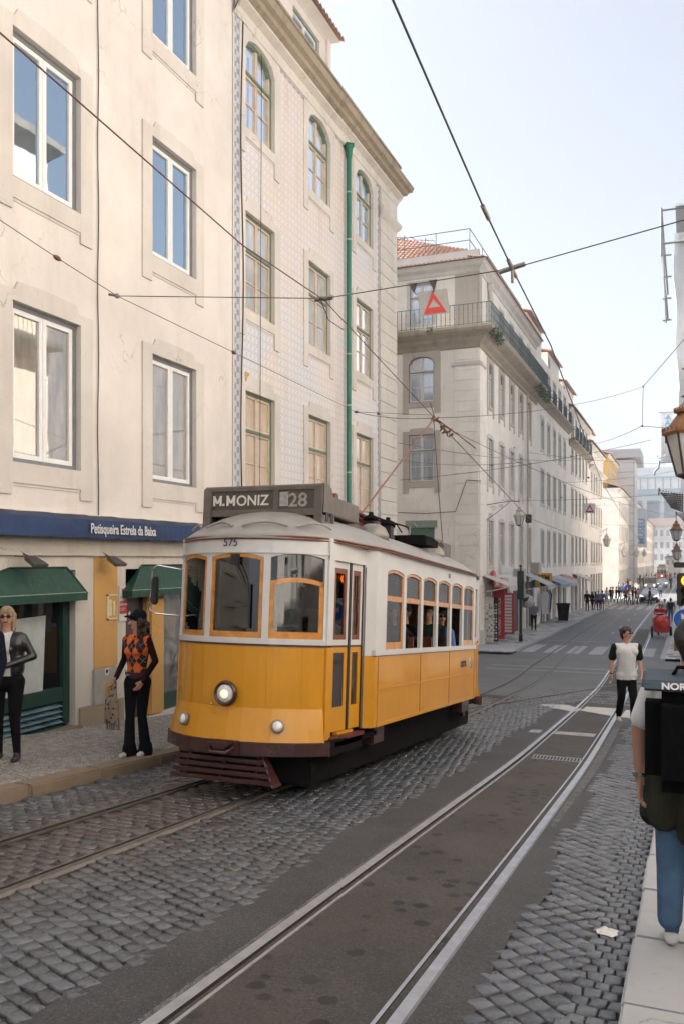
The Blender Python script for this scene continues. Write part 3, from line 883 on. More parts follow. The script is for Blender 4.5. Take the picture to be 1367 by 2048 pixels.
# ground floor in limestone, with real openings
GF = [(6.7, 9.8, -1.0, 1.56), (10.97, 12.95, -1.2, 1.56)]
m = MB(); wall_mesh(m, -12, 14.3, -3, 2.3, GF, .3)
m.build('ground_floor_wall', M_STONE, B1, recalc=False)
m = MB(); m.box(-12, 14.3, -.05, .1, 2.3, 2.36); m.box(-12, 14.3, -.06, 0, 1.76, 1.8); m.box(-12, 14.3, -.035, 0, 1.8, 2.28)
m.build('string_course', M_STONE, B1, bevel=.006)
m = MB(); m.box(6.7, 12.95, .9, 1.0, -2, 2.2); m.box(6.7, 12.95, .3, .9, 1.56, 1.6); m.box(6.6, 6.7, .3, 1, -2, 1.6); m.box(12.95, 13.05, .3, 1, -2, 1.6)
m.build('interior', M_BLACKW, B1)
# shop front window: green timber, dark glass, board leaning inside, louvres
M_DGREEN = paint('dark_green_paint', (.012, .05, .04), .35, var=.2, dirt=((.05, .06, .05), .3))
M_PGREEN = paint('green_canvas', (.009, .055, .036), .6, var=.25, dirt=((.008, .04, .025), .6))
wrinkle(M_PGREEN, 5, .6)
M_BOARD = paint('pale_board', (.46, .5, .49), .6, dirt=((.3, .33, .33), .5))
m = MB()
m.box(9.66, 9.8, .1, .2, -.62, 1.56); m.box(6.7, 9.66, .1, .2, 1.22, 1.56); m.box(6.7, 9.66, .1, .2, -.3, -.1)
m.box(6.7, 9.66, .1, .2, -.7, -.62); m.box(8.4, 8.47, .11, .19, -.62, -.3); m.box(6.7, 6.8, .1, .2, -.62, 1.22)
sf = m.build('shop_window', M_DGREEN, B1, bevel=.006)
m = MB(); m.quad((6.8, .16, -.1), (9.66, .16, -.1), (9.66, .16, 1.22), (6.8, .16, 1.22)); m.build('pane', glossglass('shop_glass', (.012, .012, .014), .03, .02), sf, recalc=False)
m = MB(); m.prism([(6.95, -.12), (9.3, -.1), (9.36, .93), (6.95, .86)], .145, .155); m.build('notice_board', M_BOARD, sf)
m = MB()
for k in range(4):
    z = -.6 + k * .075
    m.add([(6.8, .1, z), (8.4, .1, z), (8.4, .17, z + .05), (6.8, .17, z + .05)], [(0, 1, 2, 3)]); m.add([(8.47, .1, z), (9.66, .1, z), (9.66, .17, z + .05), (8.47, .17, z + .05)], [(0, 1, 2, 3)])
m.build('louvre', paint('louvre_blue', (.12, .2, .24), .35, var=.5, nscale=3), sf, recalc=False)
m = MB(); m.box(6.6, 9.85, -.1, .3, -1.1, -.66); m.build('door_sill', M_KERBB, B1, bevel=.012)
m = MB(); m.box(10.95, 14, -.08, .3, -1.5, -.83); m.build('door_sill', M_STONE, B1, bevel=.012)
# plinth stones
m = MB(); m.box(9.86, 10.9, -.03, .0, -1.2, -.42); m.build('plinth', M_STD, B1, bevel=.01)
# yellow panel and pier
M_YEL = plaster('ochre_plaster', (.62, .36, .13), .12, (.4, .22, .08), .15)
m = MB(); m.box(10.2, 10.75, -.012, 0, .1, 1.74); m.build('ochre_panel', M_YEL, B1)
m = MB(); m.box(11.56, 12.0, -.04, .35, -.85, 1.24); m.build('ochre_pier', M_YEL, B1, bevel=.05)
m = MB(); m.box(10.97, 11.5, .12, .17, -.85, 1.3)
d = m.build('door', paint('brown_door', (.055, .035, .024), .4, dirt=((.12, .09, .07), .4)), B1, bevel=.004)
m = MB(); m.lathe([(.0, -.012), (.025, -.012), (.03, 0)], 12, (11.1, .118, .45), axis='y'); m.ball((11.42, .1, .02), .03); m.build('door_handle', paint('old_brass', (.3, .24, .14), .35, .8), d)
m = MB(); m.box(11.5, 11.56, .1, .2, -.85, 1.56); m.box(12.0, 12.06, .1, .2, -.85, 1.56); m.box(12.06, 12.95, .1, .2, -.85, -.55); m.box(12.06, 12.95, .1, .2, 1.3, 1.56); m.box(12.85, 12.95, .1, .2, -.5, 1.3)
d2 = m.build('side_door', M_DGREEN, B1, bevel=.005)
m = MB(); m.quad((12.06, .15, -.55), (12.85, .15, -.55), (12.85, .15, 1.3), (12.06, .15, 1.3)); m.build('pane', glossglass('side_glass', (.05, .045, .04), .1, .1, warp=.5, cloth=(.2, .18, .15)), d2, recalc=False)
# stickers and paper notes on the door
def sticker(name, x, z, w_, h, mat, parent, y=.117):
    mm = MB(); mm.box(x, x + w_, y - .003, y, z, z + h); return mm.build(name, mat, parent)
M_PAPER = paint('note_paper', (.66, .66, .62), .8, var=.05)
M_RED = paint('sign_red', (.48, .035, .03), .5, var=.08)
M_SIGNW = paint('sign_white', (.62, .62, .62), .5, var=.06)
sticker('sticker', 11.3, .62, .12, .12, M_SIGNW, d); sticker('sticker', 11.28, .53, .16, .07, M_RED, d); sticker('sticker', 11.26, .36, .18, .14, M_PAPER, d)
sticker('sticker', 11.27, .37, .09, .11, paint('sticker_green', (.05, .28, .16), .5), d, .113)
sticker('notice', 10.98, -.06, .2, .36, M_PAPER, d)
put_text('lettering', text_mesh('NAO\nESTACIONAR', .045, paint('ink', (.1, .1, .13), .7), .001), d, Matrix.Translation((11.0, .113, .18)) @ Matrix.Rotation(PI / 2, 4, 'X'))
# alarm sign beside the panel
a = MB(); a.box(10.79, 10.97, -.02, 0, .75, 1.3); AS = a.build('alarm_sign', M_SIGNW, B1, bevel=.004)
sticker('red_field', 10.795, .87, .17, .2, M_RED, AS, -.0205); sticker('red_field', 10.85, 1.2, .06, .06, M_RED, AS, -.0205)
put_text('lettering', text_mesh('Alarme', .06, M_SIGNW, .001, .001), AS, Matrix.Translation((10.8, -.0245, 1.0)) @ Matrix.Rotation(PI / 2, 4, 'X'))
put_text('lettering', text_mesh('Securit', .05, M_RED, .001), AS, Matrix.Translation((10.8, -.0215, 1.11)) @ Matrix.Rotation(PI / 2, 4, 'X'))
put_text('lettering', text_mesh('com ligacao\na central', .028, M_SIGNW, .001), AS, Matrix.Translation((10.8, -.0245, .95)) @ Matrix.Rotation(PI / 2, 4, 'X'))
# small acrylic sign holder
a = MB(); a.box(10.48, 10.52, -.03, -.012, .8, 1.18); a.box(10.48, 10.72, -.03, -.012, 1.16, 1.18); a.box(10.48, 10.72, -.03, -.012, .8, .82); a.box(10.54, 10.6, -.02, -.013, .86, 1.1); a.box(10.64, 10.68, -.02, -.013, .86, 1.08)
a.build('sign_holder', paint('cream_plastic', (.7, .6, .4), .4), B1)
# utility box
a = MB(); a.box(10.17, 10.71, -.04, 0, -.44, .09); UB = a.build('utility_box', paint('meter_box_grey', (.38, .36, .33), .5, dirt=((.25, .2, .15), .4)), B1, bevel=.008)
a = MB(); a.box(10.42, 10.54, -.047, -.04, -.33, -.15); a.build('warning_plate', paint('ochre_plate', (.5, .3, .05), .5), UB)
put_text('lettering', text_mesh('GAS\n123', .05, paint('ink'
, (.1, .1, .13), .7), .001), UB, Matrix.Translation((10.435, -.049, -.22)) @ Matrix.Rotation(PI / 2, 4, 'X'))
sticker('sticker', 10.41, -.02, .09, .1, M_SIGNW, UB, -.0405)
a = MB(); a.lathe([(.03, 0), (.03, .002), (.02, .002), (.02, 0)], 14, (10.455, -.044, .035), axis='y'); a.build('prohibition_ring', M_RED, UB)
# green canopies
def canopy(label, t0, t1, b0, b1, zt, zb, out):
    c = empty('door_canopy', (WX, (b0 + b1) / 2, 0), PI / 2, label, 'canopy', 'dark green canopies of the restaurant')
    mm = MB(); o_ = (b0 + b1) / 2
    A = [(t0 - o_, -.02, zt), (t1 - o_, -.02, zt), (b1 - o_, -out, zb), (b0 - o_, -out, zb), (b1 - o_, 0, zb), (b0 - o_, 0, zb)]
    mm.add(A, [(0, 3, 2, 1), (1, 2, 4), (0, 5, 3)])
    mm.build('canvas_top', M_PGREEN, c, recalc=False)
    v = MB(); v.box(b0 - o_, b1 - o_, -out, -out + .008, zb - .1, zb); v.box(b0 - o_, b0 - o_ + .008, -out + .008, 0, zb - .1, zb); v.box(b1 - o_ - .008, b1 - o_, -out + .008, 0, zb - .1, zb)
    v.build('valance', M_PGREEN, c)
    v = MB(); v.box(b0 - o_, b1 - o_, -out - .004, -out, zb + .01, zb + .02); v.build('trim', paint('canopy_trim', (.3, .38, .28), .6), c)
    v = MB(); v.tube([(t0 - o_, -.03, zt), (t1 - o_, -.03, zt), (b1 - o_, -out, zb)], .012, 6); v.tube([(t0 - o_, -.03, zt), (b0 - o_, -out, zb)], .012, 6); v.build('frame', M_DGREEN, c)
canopy('dark green canvas canopy over the shop window, left one of two', 8.5, 9.58, 7.0, 9.82, 1.6, 1.23, .2)
canopy('dark green canvas canopy over the brown restaurant door', 11.35, 13.0, 10.86, 13.3, 1.62, 1.22, .2)
# blue awning with lettering
M_BLUE = paint('blue_canvas', (.018, .042, .12), .75, var=.25, nscale=2, dirt=((.01, .02, .06), .6))
wrinkle(M_BLUE, 4, .7)
M_BLUED = paint('faded_canvas', (.035, .045, .07), .8, var=.4, nscale=3)
AW = empty('blue_awning', (WX, 9, 0), PI / 2, 'long blue fabric awning with white lettering above the restaurant', 'awning')
m = MB(); n = 60; vs = []
for k in range(n + 1):
    u = lerp(-4, 5.2, k / n); wv = .006 * math.sin(k * 1.3) + .004 * math.sin(k * 2.9)
    vs += [(u, -.02, 2.345), (u, -.2, 2.335 + wv), (u, -.3 + wv, 2.27), (u, -.315 + wv * 1.6, 2.14), (u, -.31 + wv, 2.01 + wv)]
m.add(vs, [(5 * k + j, 5 * k + 5 + j, 5 * k + 6 + j, 5 * k + 1 + j) for k in range(n) for j in range(2)], True, 1)
m.add(vs, [(5 * k + j, 5 * k + 5 + j, 5 * k + 6 + j, 5 * k + 1 + j) for k in range(n) for j in (2, 3)], True, 0)
m.build('awning_cloth', [M_BLUE, M_BLUED], AW, recalc=False)
m = MB(); m.box(-4, 5.2, -.16, -.0, 2.02, 2.12); m.build('roller_case', paint('dark_case', (.03, .03, .035), .6), AW)
put_text('lettering', text_mesh('Petisqueira Estrela da Baixa', .2, paint('letter_white', (.6, .6, .6), .7), .002, .003, squeeze=.71), AW, Matrix.Translation((.72, -.335, 2.08)) @ Matrix.Rotation(PI / 2, 4, 'X'))
# floodlights
M_DKMET = paint('weathered_metal', (.14, .135, .13), .5, .5, dirt=((.2, .14, .09), .5))
def flood(Y, label):
    f = empty('flood_light', (WX, Y, 1.7), PI / 2, label, 'floodlight', 'floodlights over the restaurant front')
    mm = MB(); mm.tube([(-.02, 0, .12), (0, -.12, .05), (0, -.2, .02)], .012, 6); mm.tube([(-.2, -.1, .05), (0, -.12, .04)], .01, 5); mm.build('arm', M_DKMET, f)
    mm = MB(); mm.add([(-.1, -.16, .06), (.1, -.16, .06), (.14, -.36, -.06), (-.14, -.36, -.06), (-.09, -.14, .0), (.09, -.14, .0), (.13, -.33, -.1), (-.13, -.33, -.1)],
                     [(0, 1, 2, 3), (7, 6, 5, 4), (3, 2, 6, 7), (1, 0, 4, 5), (0, 3, 7, 4), (2, 1, 5, 6)]); mm.build('lamp_housing', M_DKMET, f, bevel=.008)
flood(8.72, 'grey metal floodlight on a short arm above the left green canopy')
flood(10.4, 'grey metal floodlight on a short arm above the ochre wall panel')
# cable down the facade, drawn beside the windows
def cable(name, pts, r, mat, label, cat='cable', grp=None, n=5):
    mb = MB(); mb.tube(pts, r, n, cap=False); o = mb.build(name, mat); return tag(o, label, cat, grp)
M_CAB = paint('black_cable', (.03, .028, .027), .7, bmp=0)
M_WIRE = paint('wire_dark', (.05, .045, .045), .5, .3, bmp=0)
M_WIRER = paint('copper_wire', (.12, .055, .035), .5, .5, bmp=0)
M_INS = paint('insulator_brown', (.14, .06, .035), .4, bmp=0)
cable('facade_cable', [(WX + .02, 10.28 + .012 * math.sin(z * 3), z) for z in [2.36 + .4 * k for k in range(30)]], .008, M_CAB, 'thin black cable running down the beige wall between the two window columns')
cable('facade_cable', [(WX + .04, 14.62 + .05 * math.sin(z * 1.1), z) for z in [-.9 + .4 * k for k in range(36)]], .014, M_CAB, 'thick black cable running down the joint between beige wall and tiled wall')
cable('facade_cable', [(WX + .05, 15.42 - .06 * (12.2 - z) * .15, z) for z in [2.5 + .5 * k for k in range(20)]], .007, M_CAB, 'thin dark cable hanging in front of the first window column of the tiled building')
# ---- building 2: tiled facade
Y2 = 14.3
B2 = empty('tiled_building', (WX, Y2, 0), PI / 2, 'building faced in faded pattern tiles with green framed windows and a stained cornice', 'building')
cols = [15.42 - Y2, 18.42 - Y2, 21.42 - Y2]; L2 = 24.0 - Y2
W2 = 1.28
rows = [(10.25, 1.86, .3), (6.65, 1.95, 0), (2.98, 2.07, 0)]
holes = [(c - W2 / 2, c + W2 / 2, z, z + h) for c in cols for z, h, r in rows]
gholes = [(c - .75, c + .75, -2.0, 1.3) for c in cols]
m = MB(); wall_mesh(m, .32, 8.3, 2.2, 12.3, holes, .16, 0, 1); m.build('wall', [M_AZ, M_ST1], B2, recalc=False)
m = MB(); wall_mesh(m, 0, L2, -3.5, 2.2, gholes, .3); wall_mesh(m, 0, .32, 2.2, 12.3, [], y=-.01); shell(m, 0, L2, -3.5, 13.3, 9)
m.quad((0, 0, 12.3), (L2, 0, 12.3), (L2, 0, 13.3), (0, 0, 13.3)); m.build('stone_wall', M_STONE, B2, recalc=False)
m = MB(); m.box(.08, .26, -.014, -.011, 2.4, 12.2); m.box(.32, 8.3, -.003, .0, 12.16, 12.28); m.box(8.18, 8.28, -.003, 0, 2.4, 12.1); m.build('tile_border', M_AZB, B2)
m = MB()
for k in range(26): m.box(8.3, L2 + .03, -.06, .0, 2.2 + k * .4 + .006, 2.2 + (k + 1) * .4 - .006)
m.box(8.3, L2 + .028, -.056, 0, -3.5, 2.2)
m.build('corner_pier', M_STONE, B2, bevel=.005)
m = MB(); cornice(m, 8.25, L2 + .03, [(.06, 11.45), (.1, 11.5), (.16, 11.6), (.16, 11.68), (.06, 11.7)], endr=1); m.build('pier_capital', M_STONE, B2)
for ci, c in enumerate(cols):
    for ri, (z, h, r) in enumerate(rows):
        put_window(B2, c, z, W2, h, 'B', rise=r, tr=.63, pane=[G_SKY if ci == 2 else G_MILK, G_MILK, G_BLIND][ri], surm=M_ST1, surk=dict(jw=.24, ear=.52, cap=.3 if not r else .16, proud=.03, sill=.2))
for c in cols:
    m = MB(); m.box(c - .75, c + .75, .2, .25, -2, 1.3); m.build('shutter', M_DGREEN, B2)
m = MB()
cornice(m, 0, L2, [(.0, 12.2), (.05, 12.22), (.07, 12.42), (.2, 12.5), (.2, 12.55)], endr=1)
m.build('frieze_moulding', M_STONE, B2)
m = MB(); cornice(m, 0, L2, [(.2, 12.55), (.3, 12.6), (.33, 12.68), (.42, 12.72), (.46, 12.86), (.42, 12.92), (.0, 12.95)], endr=1); m.build('cornice', M_STD, B2)
m = MB(); cornice(m, 0, L2 - .05, [(.16, 12.95), (.16, 13.3), (.2, 13.31), (.2, 13.37), (.0, 13.38)], endr=.5); m.box(0, L2 - .05, 0, .3, 12.96, 13.38); m.build('parapet', M_STD, B2)
# dormer
m = MB(); dx0, dx1 = 16.9 - Y2, 20.1 - Y2
wall_mesh(m, dx0, dx1, 13.2, 15.05, [(18.05 - Y2, 19.6 - Y2, 13.45, 14.75)], .12, y=.5)
m.quad((dx1, .5, 13.2), (dx1, 4, 13.2), (dx1, 4, 15.05), (dx1, .5, 15.05)); m.quad((dx0, .5, 13.2), (dx0, 4, 13.2), (dx0, 4, 15.05), (dx0, .5, 15.05))
m.box(dx1 - .15, dx1 + .04, .42, .5, 13.2, 15.05)
m.build('dormer_wall', M_PL1, B2, recalc=False)
put_window(B2, 18.82 - Y2, 13.45, 1.5, 1.3, 'B', tr=.7, sur=False, pane=G_SKY, y=.5, mats=[M_WGREEN, M_WHITE])
m = MB(); cornice(m, dx0, dx1, [(.0, 14.95), (.06, 15.0), (.18, 15.06), (.26, 15.1)], y=.5, endl=1, endr=1); m.build('dormer_eave', M_ST1, B2)
m = MB(); tiles(m, dx0 - .3, dx1 + .3, .15, 3.5, 15.1, 16.2, .2, hip1=1.5); m.build('dormer_roof', M_ROOF, B2)
m = MB(); m.quad((0, .4, 13.3), (L2, .4, 13.3), (L2 - 2, 5, 16.2), (0, 5, 16.2)); m.build('roof', M_ROOF, B2, recalc=False)
# vent
m = MB(); m.box(.5, .68, -.012, 0, 5.25, 5.42); m.build('vent', M_YEL, B2)
# green drainpipe
dp = empty('drain_pipe', (WX + .12, 20.02, 0), 0, 'dark green painted drainpipe with a funnel top on the tiled facade', 'drainpipe')
M_PIPE = paint('pipe_green', (.012, .15, .09), .35, var=.12)
m = MB(); m.tube([(0, 0, -1.6), (0, 0, 11.9)], .065, 12); m.build('pipe', M_PIPE, dp)
m = MB(); m.lathe([(.065, 11.85), (.09, 11.95), (.1, 12.1), (.15, 12.16), (.15, 12.24), (.12, 12.24)], 4); m.build('funnel', M_PIPE, dp)
for z in (.5, 2.2, 3.9, 5.6, 6.9, 8.4, 9.8, 11.0):
    m = MB(); m.tube([(0, 0, z), (0, 0, z + .035)], .069, 12); m.build('joint_ring', paint('pipe_mark', (.4, .42, .4), .5), dp)
# bracket sign at the left picture edge
hs = empty('hanging_sign', (WX, 8.1, 0), 0, 'small projecting sign with a pitched metal cap and a grey letter, at the left edge', 'sign')
s0 = onX(8, 960, -6.6)
hs.location = (-6.9, s0[1] - .12, 0)
zc = s0[2]
M_SGN = paint('sign_metal', (.5, .42, .34), .5, dirt=((.3, .2, .12), .5))
m = MB(); m.box(-.3, .0, -.18, .16, zc + .1, zc + .2); m.prism([(-.2, zc + .2), (.18, zc + .2), (-.02, zc + .36)], -.3, 0, axis='x'); m.box(-.3, .0, -.14, .12, zc - .12, zc + .1); m.build('sign_case', M_SGN, hs, bevel=.006)
m = MB(); m.tube([(-1.2, 0, zc + .5), (-.15, 0, zc + .5), (-.15, 0, zc + .3)], .018, 6); m.build('bracket', M_SGN, hs)
put_text('lettering', text_mesh('O', .2, paint('grey_letter', (.2, .2, .2), .6), .003, .006), hs, Matrix.Translation((.002, -.08, zc - .08)) @ Matrix.Rotation(PI / 2, 4, 'Z') @ Matrix.Rotation(PI / 2, 4, 'X'))
# ================================================================ CORNER BUILDING BEYOND THE CROSSING
M_PL3 = plaster('pale_plaster', (.84, .765, .675), .35, (.55, .43, .33), .3)
M_PL4 = plaster('cream_plaster', (.78, .73, .66), .2, (.45, .38, .3), .15)
M_PL5 = plaster('rose_plaster', (.73, .68, .63), .2, (.45, .38, .3), .2)
M_IRON = paint('railing_iron', (.07, .1, .1), .6, .3)
M_LEAF = paint('weed_green', (.06, .1, .03), .8, var=.4, nscale=20)
M_WHITEW = paint('white_sash', (.62, .6, .57), .5, var=.06)
M_WDARK = paint('dark_sash', (.12, .12, .11), .5)
WC = [paint('olive_frame', (.2, .2, .16), .55), M_WHITEW]
FX = -9.4
Y3 = 40.4
B3 = empty('corner_building', (FX, Y3, 0), PI / 2, 'stone corner building with a long weedy iron balcony and a red tiled roof', 'building')
L3 = 57.0 - Y3
nc = [43.0 - Y3 + 2.83 * k for k in range(5)]
W3 = 1.15
rows3 = [(9.5, 2.2, .42, .66), (5.62, 2.25, 0, .66), (1.46, 2.25, 0, .66)]
holes = [(c - W3 / 2, c + W3 / 2, z, z + h) for c in nc for z, h, r, t in rows3] + [(c - .5, c + .5, 12.95, 15.1) for c in nc]
shops3 = [(.7, 2.3, -3, .5), (2.75, 5.15, -3, .45), (5.6, 8.2, -3, .4), (8.7, 10.9, -3, .4), (11.3, 12.4, -3, .3), (12.9, 15.9, -3, .4)]
m = MB(); wall_mesh(m, 0, L3, -4, 16.0, holes + shops3, .25)
# front face, turned a quarter to look back down the street
MF = Matrix.Rotation(-PI / 2, 4, 'Z')
fc = -12.25 - FX
fh = [(fc - .66, fc + .66, z, z + h) for z, h in ((9.5, 2.25), (5.55, 2.35), (1.3, 2.3))] + [(fc - .6, fc + .6, 13.3, 15.35)]
fh += [(fc - 4.5, fc - 3.2, z, z + 2.2) for z in (9.5, 5.6, 1.4)]
m.M = MF; wall_mesh(m, -16, 0, -4, 16.0, fh, .25); m.M = None
m.quad((0, 0, 16), (L3, 0, 16), (L3, 16, 16), (0, 16, 16)); m.quad((L3, 0, 10), (L3, 16, 10), (L3, 16, 16), (L3, 0, 16))
m.build('wall', M_PL3, B3, recalc=False)
def fwin(u, z, w, h, **k):
    o = put_window(B3, 0, 0, w, h, **k)
    o.matrix_local = MF @ Matrix.Translation((u, 0, z)); return o
M_STD2 = plaster('brown_stone', (.5, .43, .36), .5, (.25, .19, .14), .5)
for c in nc:
    for z, h, r, t in rows3:
        put_window(B3, c, z, W3, h, 'C', rise=r, tr=t, mats=WC, pane=G_FAR, surm=M_STD2 if r else M_STONE, surk=dict(jw=.22, ear=.5, cap=.2, proud=.04, sill=.16))
    put_window(B3, c, 12.95, 1.0, 2.15, 'C', tr=.68, mats=WC, pane=G_FAR, surm=M_STONE, surk=dict(jw=.14, ear=0, cap=.14, proud=.03, sill=.02, shoulder=False))
for i, (z, h, r) in enumerate(((9.5, 2.25, .36), (5.55, 2.35, 0))):
    fwin(fc, z, 1.32, h, style='C', rise=r, tr=.66, mats=WC, pane=G_FAR, surm=M_STD2, surk=dict(jw=.3, ear=.55, cap=.3, proud=.05, sill=.25))
fwin(fc, 13.3, 1.2, 2.05, style='C', tr=.68, mats=WC, pane=G_FAR, surm=M_STONE, surk=dict(jw=.16, ear=0, cap=.16, proud=.03, sill=.05, shoulder=False))
# roller shutter window
m = MB(); m.M = MF; m.box(fc - .66, fc + .66, .08, .12, 1.3, 3.3); 
for k in range(22): m.box(fc - .64, fc + .64, .065, .08, 1.35 + k * .09, 1.35 + k * .09 + .07)
m.build('roller_shutter', paint('shutter_green', (.12, .2, .15), .6), B3)
m = MB(); m.M = MF; m.box(fc - .8, fc + .8, -.1, .1, 3.3, 3.65); m.build('shutter_box', paint('box_green_grey', (.24, .28, .23), .6), B3)
# corner pilasters with ashlar joints
m = MB(); m.M = MF
for k in range(30):
    z0 = -2.6 + k * .5
    if z0 > 11.6: break
    m.box(-1.15, .02, -.09, 0, z0 + .006, z0 + .494)
m.M = None
for k in range(29):
    z0 = -2.6 + k * .5
    m.box(.0, 1.0, -.085, 0, z0 + .006, z0 + .494)
m.build('corner_pilaster', M_PL3, B3)
m = MB(); m.M = MF; m.box(-1.3, .1, -.16, 0, 11.1, 11.3); m.M = None; m.box(-.0, 1.15, -.16, 0, 11.1, 11.3); m.build('pilaster_capital', M_STONE, B3, bevel=.03)
m = MB(); m.M = MF; m.box(-1.15, .02, -.04, 0, 13, 15.7); m.M = None; m.box(0, .6, -.035, 0, 13, 15.7); m.build('upper_pilaster', M_STD2, B3)
m = MB(); m.box(.02, 1.2, -.14, 0, -4, -1.7); m.box(2.4, 2.65, -.06, 0, -4, .5); m.box(11.0, 11.2, -.06, 0, -4, .5); m.build('plinth', M_STONE, B3, bevel=.02)
# belt course and big dirty balcony slab, mitred round the corner
prof = [(.0, 11.95), (.08, 12.0), (.12, 12.15), (.3, 12.3), (.36, 12.42), (.55, 12.5), (.8, 12.62), (.84, 12.74), (.84, 12.86), (0, 12.88)]
m = MB(); cornice(m, 0, L3, prof, endl=1); m.M = MF; cornice(m, -16, 0, prof, endr=1); m.M = None; m.build('balcony_slab', M_STD, B3)
m = MB(); railing(m, [(L3 - .1, -.78), (-.78, -.78)], 12.87, 1.0, .15, .012); b = MB()
m2 = MB(); railing(m2, [(-.78, -.78), (-.78, 6.5)], 12.87, 1.0, .22, .016)
m.build('balcony_railing', M_IRON, B3, recalc=False); m2.build('balcony_railing', M_IRON, B3, recalc=False)
def tuft(mb, c, r, n, rnd):
    for k in range(n):
        d = Vector((rnd.gauss(0, 1), rnd.gauss(0, 1), rnd.gauss(0, .6))).normalized() * r * rnd.random() ** .5
        p = Vector(c) + d; s = .05 + .05 * rnd.random()
        a = Vector((rnd.gauss(0, 1), rnd.gauss(0, 1), rnd.gauss(0, 1))).normalized() * s; bb = Vector((rnd.gauss(0, 1), rnd.gauss(0, 1), rnd.gauss(0, 1))).normalized() * s * .5
        mb.add([tuple(p - a), tuple(p + bb), tuple(p + a), tuple(p - bb)], [(0, 1, 2, 3)])
rn = random.Random(3)
def weeds(spots, label):
    m = MB()
    for (x, y, z, r, n) in spots: tuft(m, (x, y, z), r, n, rn)
    o = m.build('weeds', M_LEAF, recalc=False); tag(o, label, 'weeds', 'weeds growing out of the ledges')
weeds([(FX + .8, Y3 - .3 + .5 * k, 12.6 - .12 * (k % 2), .28, 90) for k in range(4)], 'green weeds growing from the balcony slab at the corner of the stone building')
weeds([(FX - 2.2, Y3 - .85, 12.75, .22, 70)], 'small green tuft on the front of the balcony slab left of the corner')
weeds([(FX + .75, 53.5 + .8 * k, 12.55 - .05 * k, .4, 90) for k in range(6)], 'green weeds along the stained ledge farther down the street')
# upper cornice, eave tiles, parapet and roof
prof = [(.0, 15.6), (.06, 15.62), (.1, 15.78), (.28, 15.9), (.34, 16.05), (.42, 16.1), (0, 16.12)]
m = MB(); cornice(m, 0, L3, prof, endl=1); m.M = MF; cornice(m, -16, 0, prof, endr=1); m.M = None; m.build('cornice', M_STONE, B3)
m = MB(); tiles(m, -.4, L3, -.5, .5, 16.1, 16.32, .22); m.M = MF; tiles(m, -16, .4, -.5, .3, 16.1, 16.3, .22); m.M = None; m.build('eave_tiles', M_ROOF, B3)
m = MB(); m.M = MF; m.box(-16, .0, .12, .3, 16.2, 16.75); m.M = None; m.build('parapet', plaster('grey_parapet', (.42, .42, .42), .3), B3)
m = MB(); m.M = MF; tiles(m, -16, -.6, .35, 5.5, 16.78, 20.2, .26, rows=9, hip1=6.0); m.M = None; m.quad((.3, .3, 16.3), (L3, .3, 16.3), (L3, 5, 17.8), (4, 5, 17.8)); m.build('roof', M_ROOF, B3, recalc=False)
# rooftop handrail, aerials
m = MB()
zr = 16.75
for z in (zr + .55, zr + 1.1):
    m.tube([(.3, 5.5, z), (.3, .5, z), (14, .5, z)], .022, 5)
for q in ((.3, 4.2), (.3, 2.2), (.3, .5), (3, .5), (6, .5), (9, .5), (12, .5)): m.tube([(q[0], q[1], zr - .3), (q[0], q[1], zr + 1.1)], .02, 5)
m.build('roof_handrail', M_IRON, B3, recalc=False)
for k, (yy, zz) in enumerate(((4.0, 17.3), (2.9, 17.0))):
    m = MB(); m.tube([(.8, yy, zz - .8), (.8, yy, zz + .9)], .02, 5); m.tube([(.8, yy + .6, zz + .9), (.8, yy - .5, zz + .7)], .014, 4)
    for j in range(4): m.tube([(.5, yy + .5 - j * .3, zz + .88 - j * .05), (1.1, yy + .5 - j * .3, zz + .88 - j * .05)], .01, 4)
    m.build('aerial', M_IRON, B3, recalc=False)
# facade plumbing
m = MB(); m.tube([(12.7, -.14, -3), (12.7, -.14, 12)], .06, 8); m.build('downpipe', M_STD2, B3)
m = MB(); m.tube([(2.0, -.3, 13.1), (2.0, -.12, 15.6)], .09, 8); m.lathe([(.09, 15.2), (.2, 15.4), (.2, 15.6)], 10, (2.0, -.12, 0)); m.build('downpipe', M_STONE, B3)
# ---- shop fronts along the first block
M_SHUT = paint('roller_grey', (.1, .09, .085), .6, .3, dirt=((.06, .05, .05), .5))
M_SHOPD = paint('shop_dark', (.03, .03, .032), .5)
M_AWC = paint('awning_cream', (.52, .46, .4), .8, dirt=((.35, .3, .25), .4))
M_AWG = paint('awning_grey', (.38, .4, .42), .7, dirt=((.25, .25, .25), .4))
GZ = lambda lx: g(Y3 + lx) + .1
def shutter(x0, x1, z1, par=B3):
    mm = MB(); z0 = GZ(x0); mm.box(x0, x1, .12, .16, z0 - .3, z1)
    n = int((z1 - z0) / .11)
    for k in range(n): mm.box(x0, x1, .1, .12, z0 + k * .11, z0 + k * .11 + .09)
    return mm.build('roller_shutter', M_SHUT, par)
def sfascia(x0, x1, z0, z1, out, mat, body=None, tm=None, ts=.3, label=None, par=B3, sq=.8, name='shop_sign'):
    mm = MB(); mm.box(x0, x1, -out, -.002, z0, z1); o = mm.build(name, mat, par, bevel=.01)
    if body:
        put_text('lettering', text_mesh(body, ts, tm, .004, .008, squeeze=sq), o, Matrix.Translation((x0 + .1, -out - .006, z0 + (z1 - z0) * .28)) @ Matrix.Rotation(PI / 2, 4, 'X'))
    return o
m = MB()
for a, b, c_, d_ in shops3: m.box(a, b, .9, 1.0, c_, d_)
m.build('shop_interior', M_BLACKW, B3)
shutter(2.75, 5.15, .1); shutter(5.6, 6.9, .1); shutter(9.5, 10.9, .3); shutter(13.6, 15.9, .3)
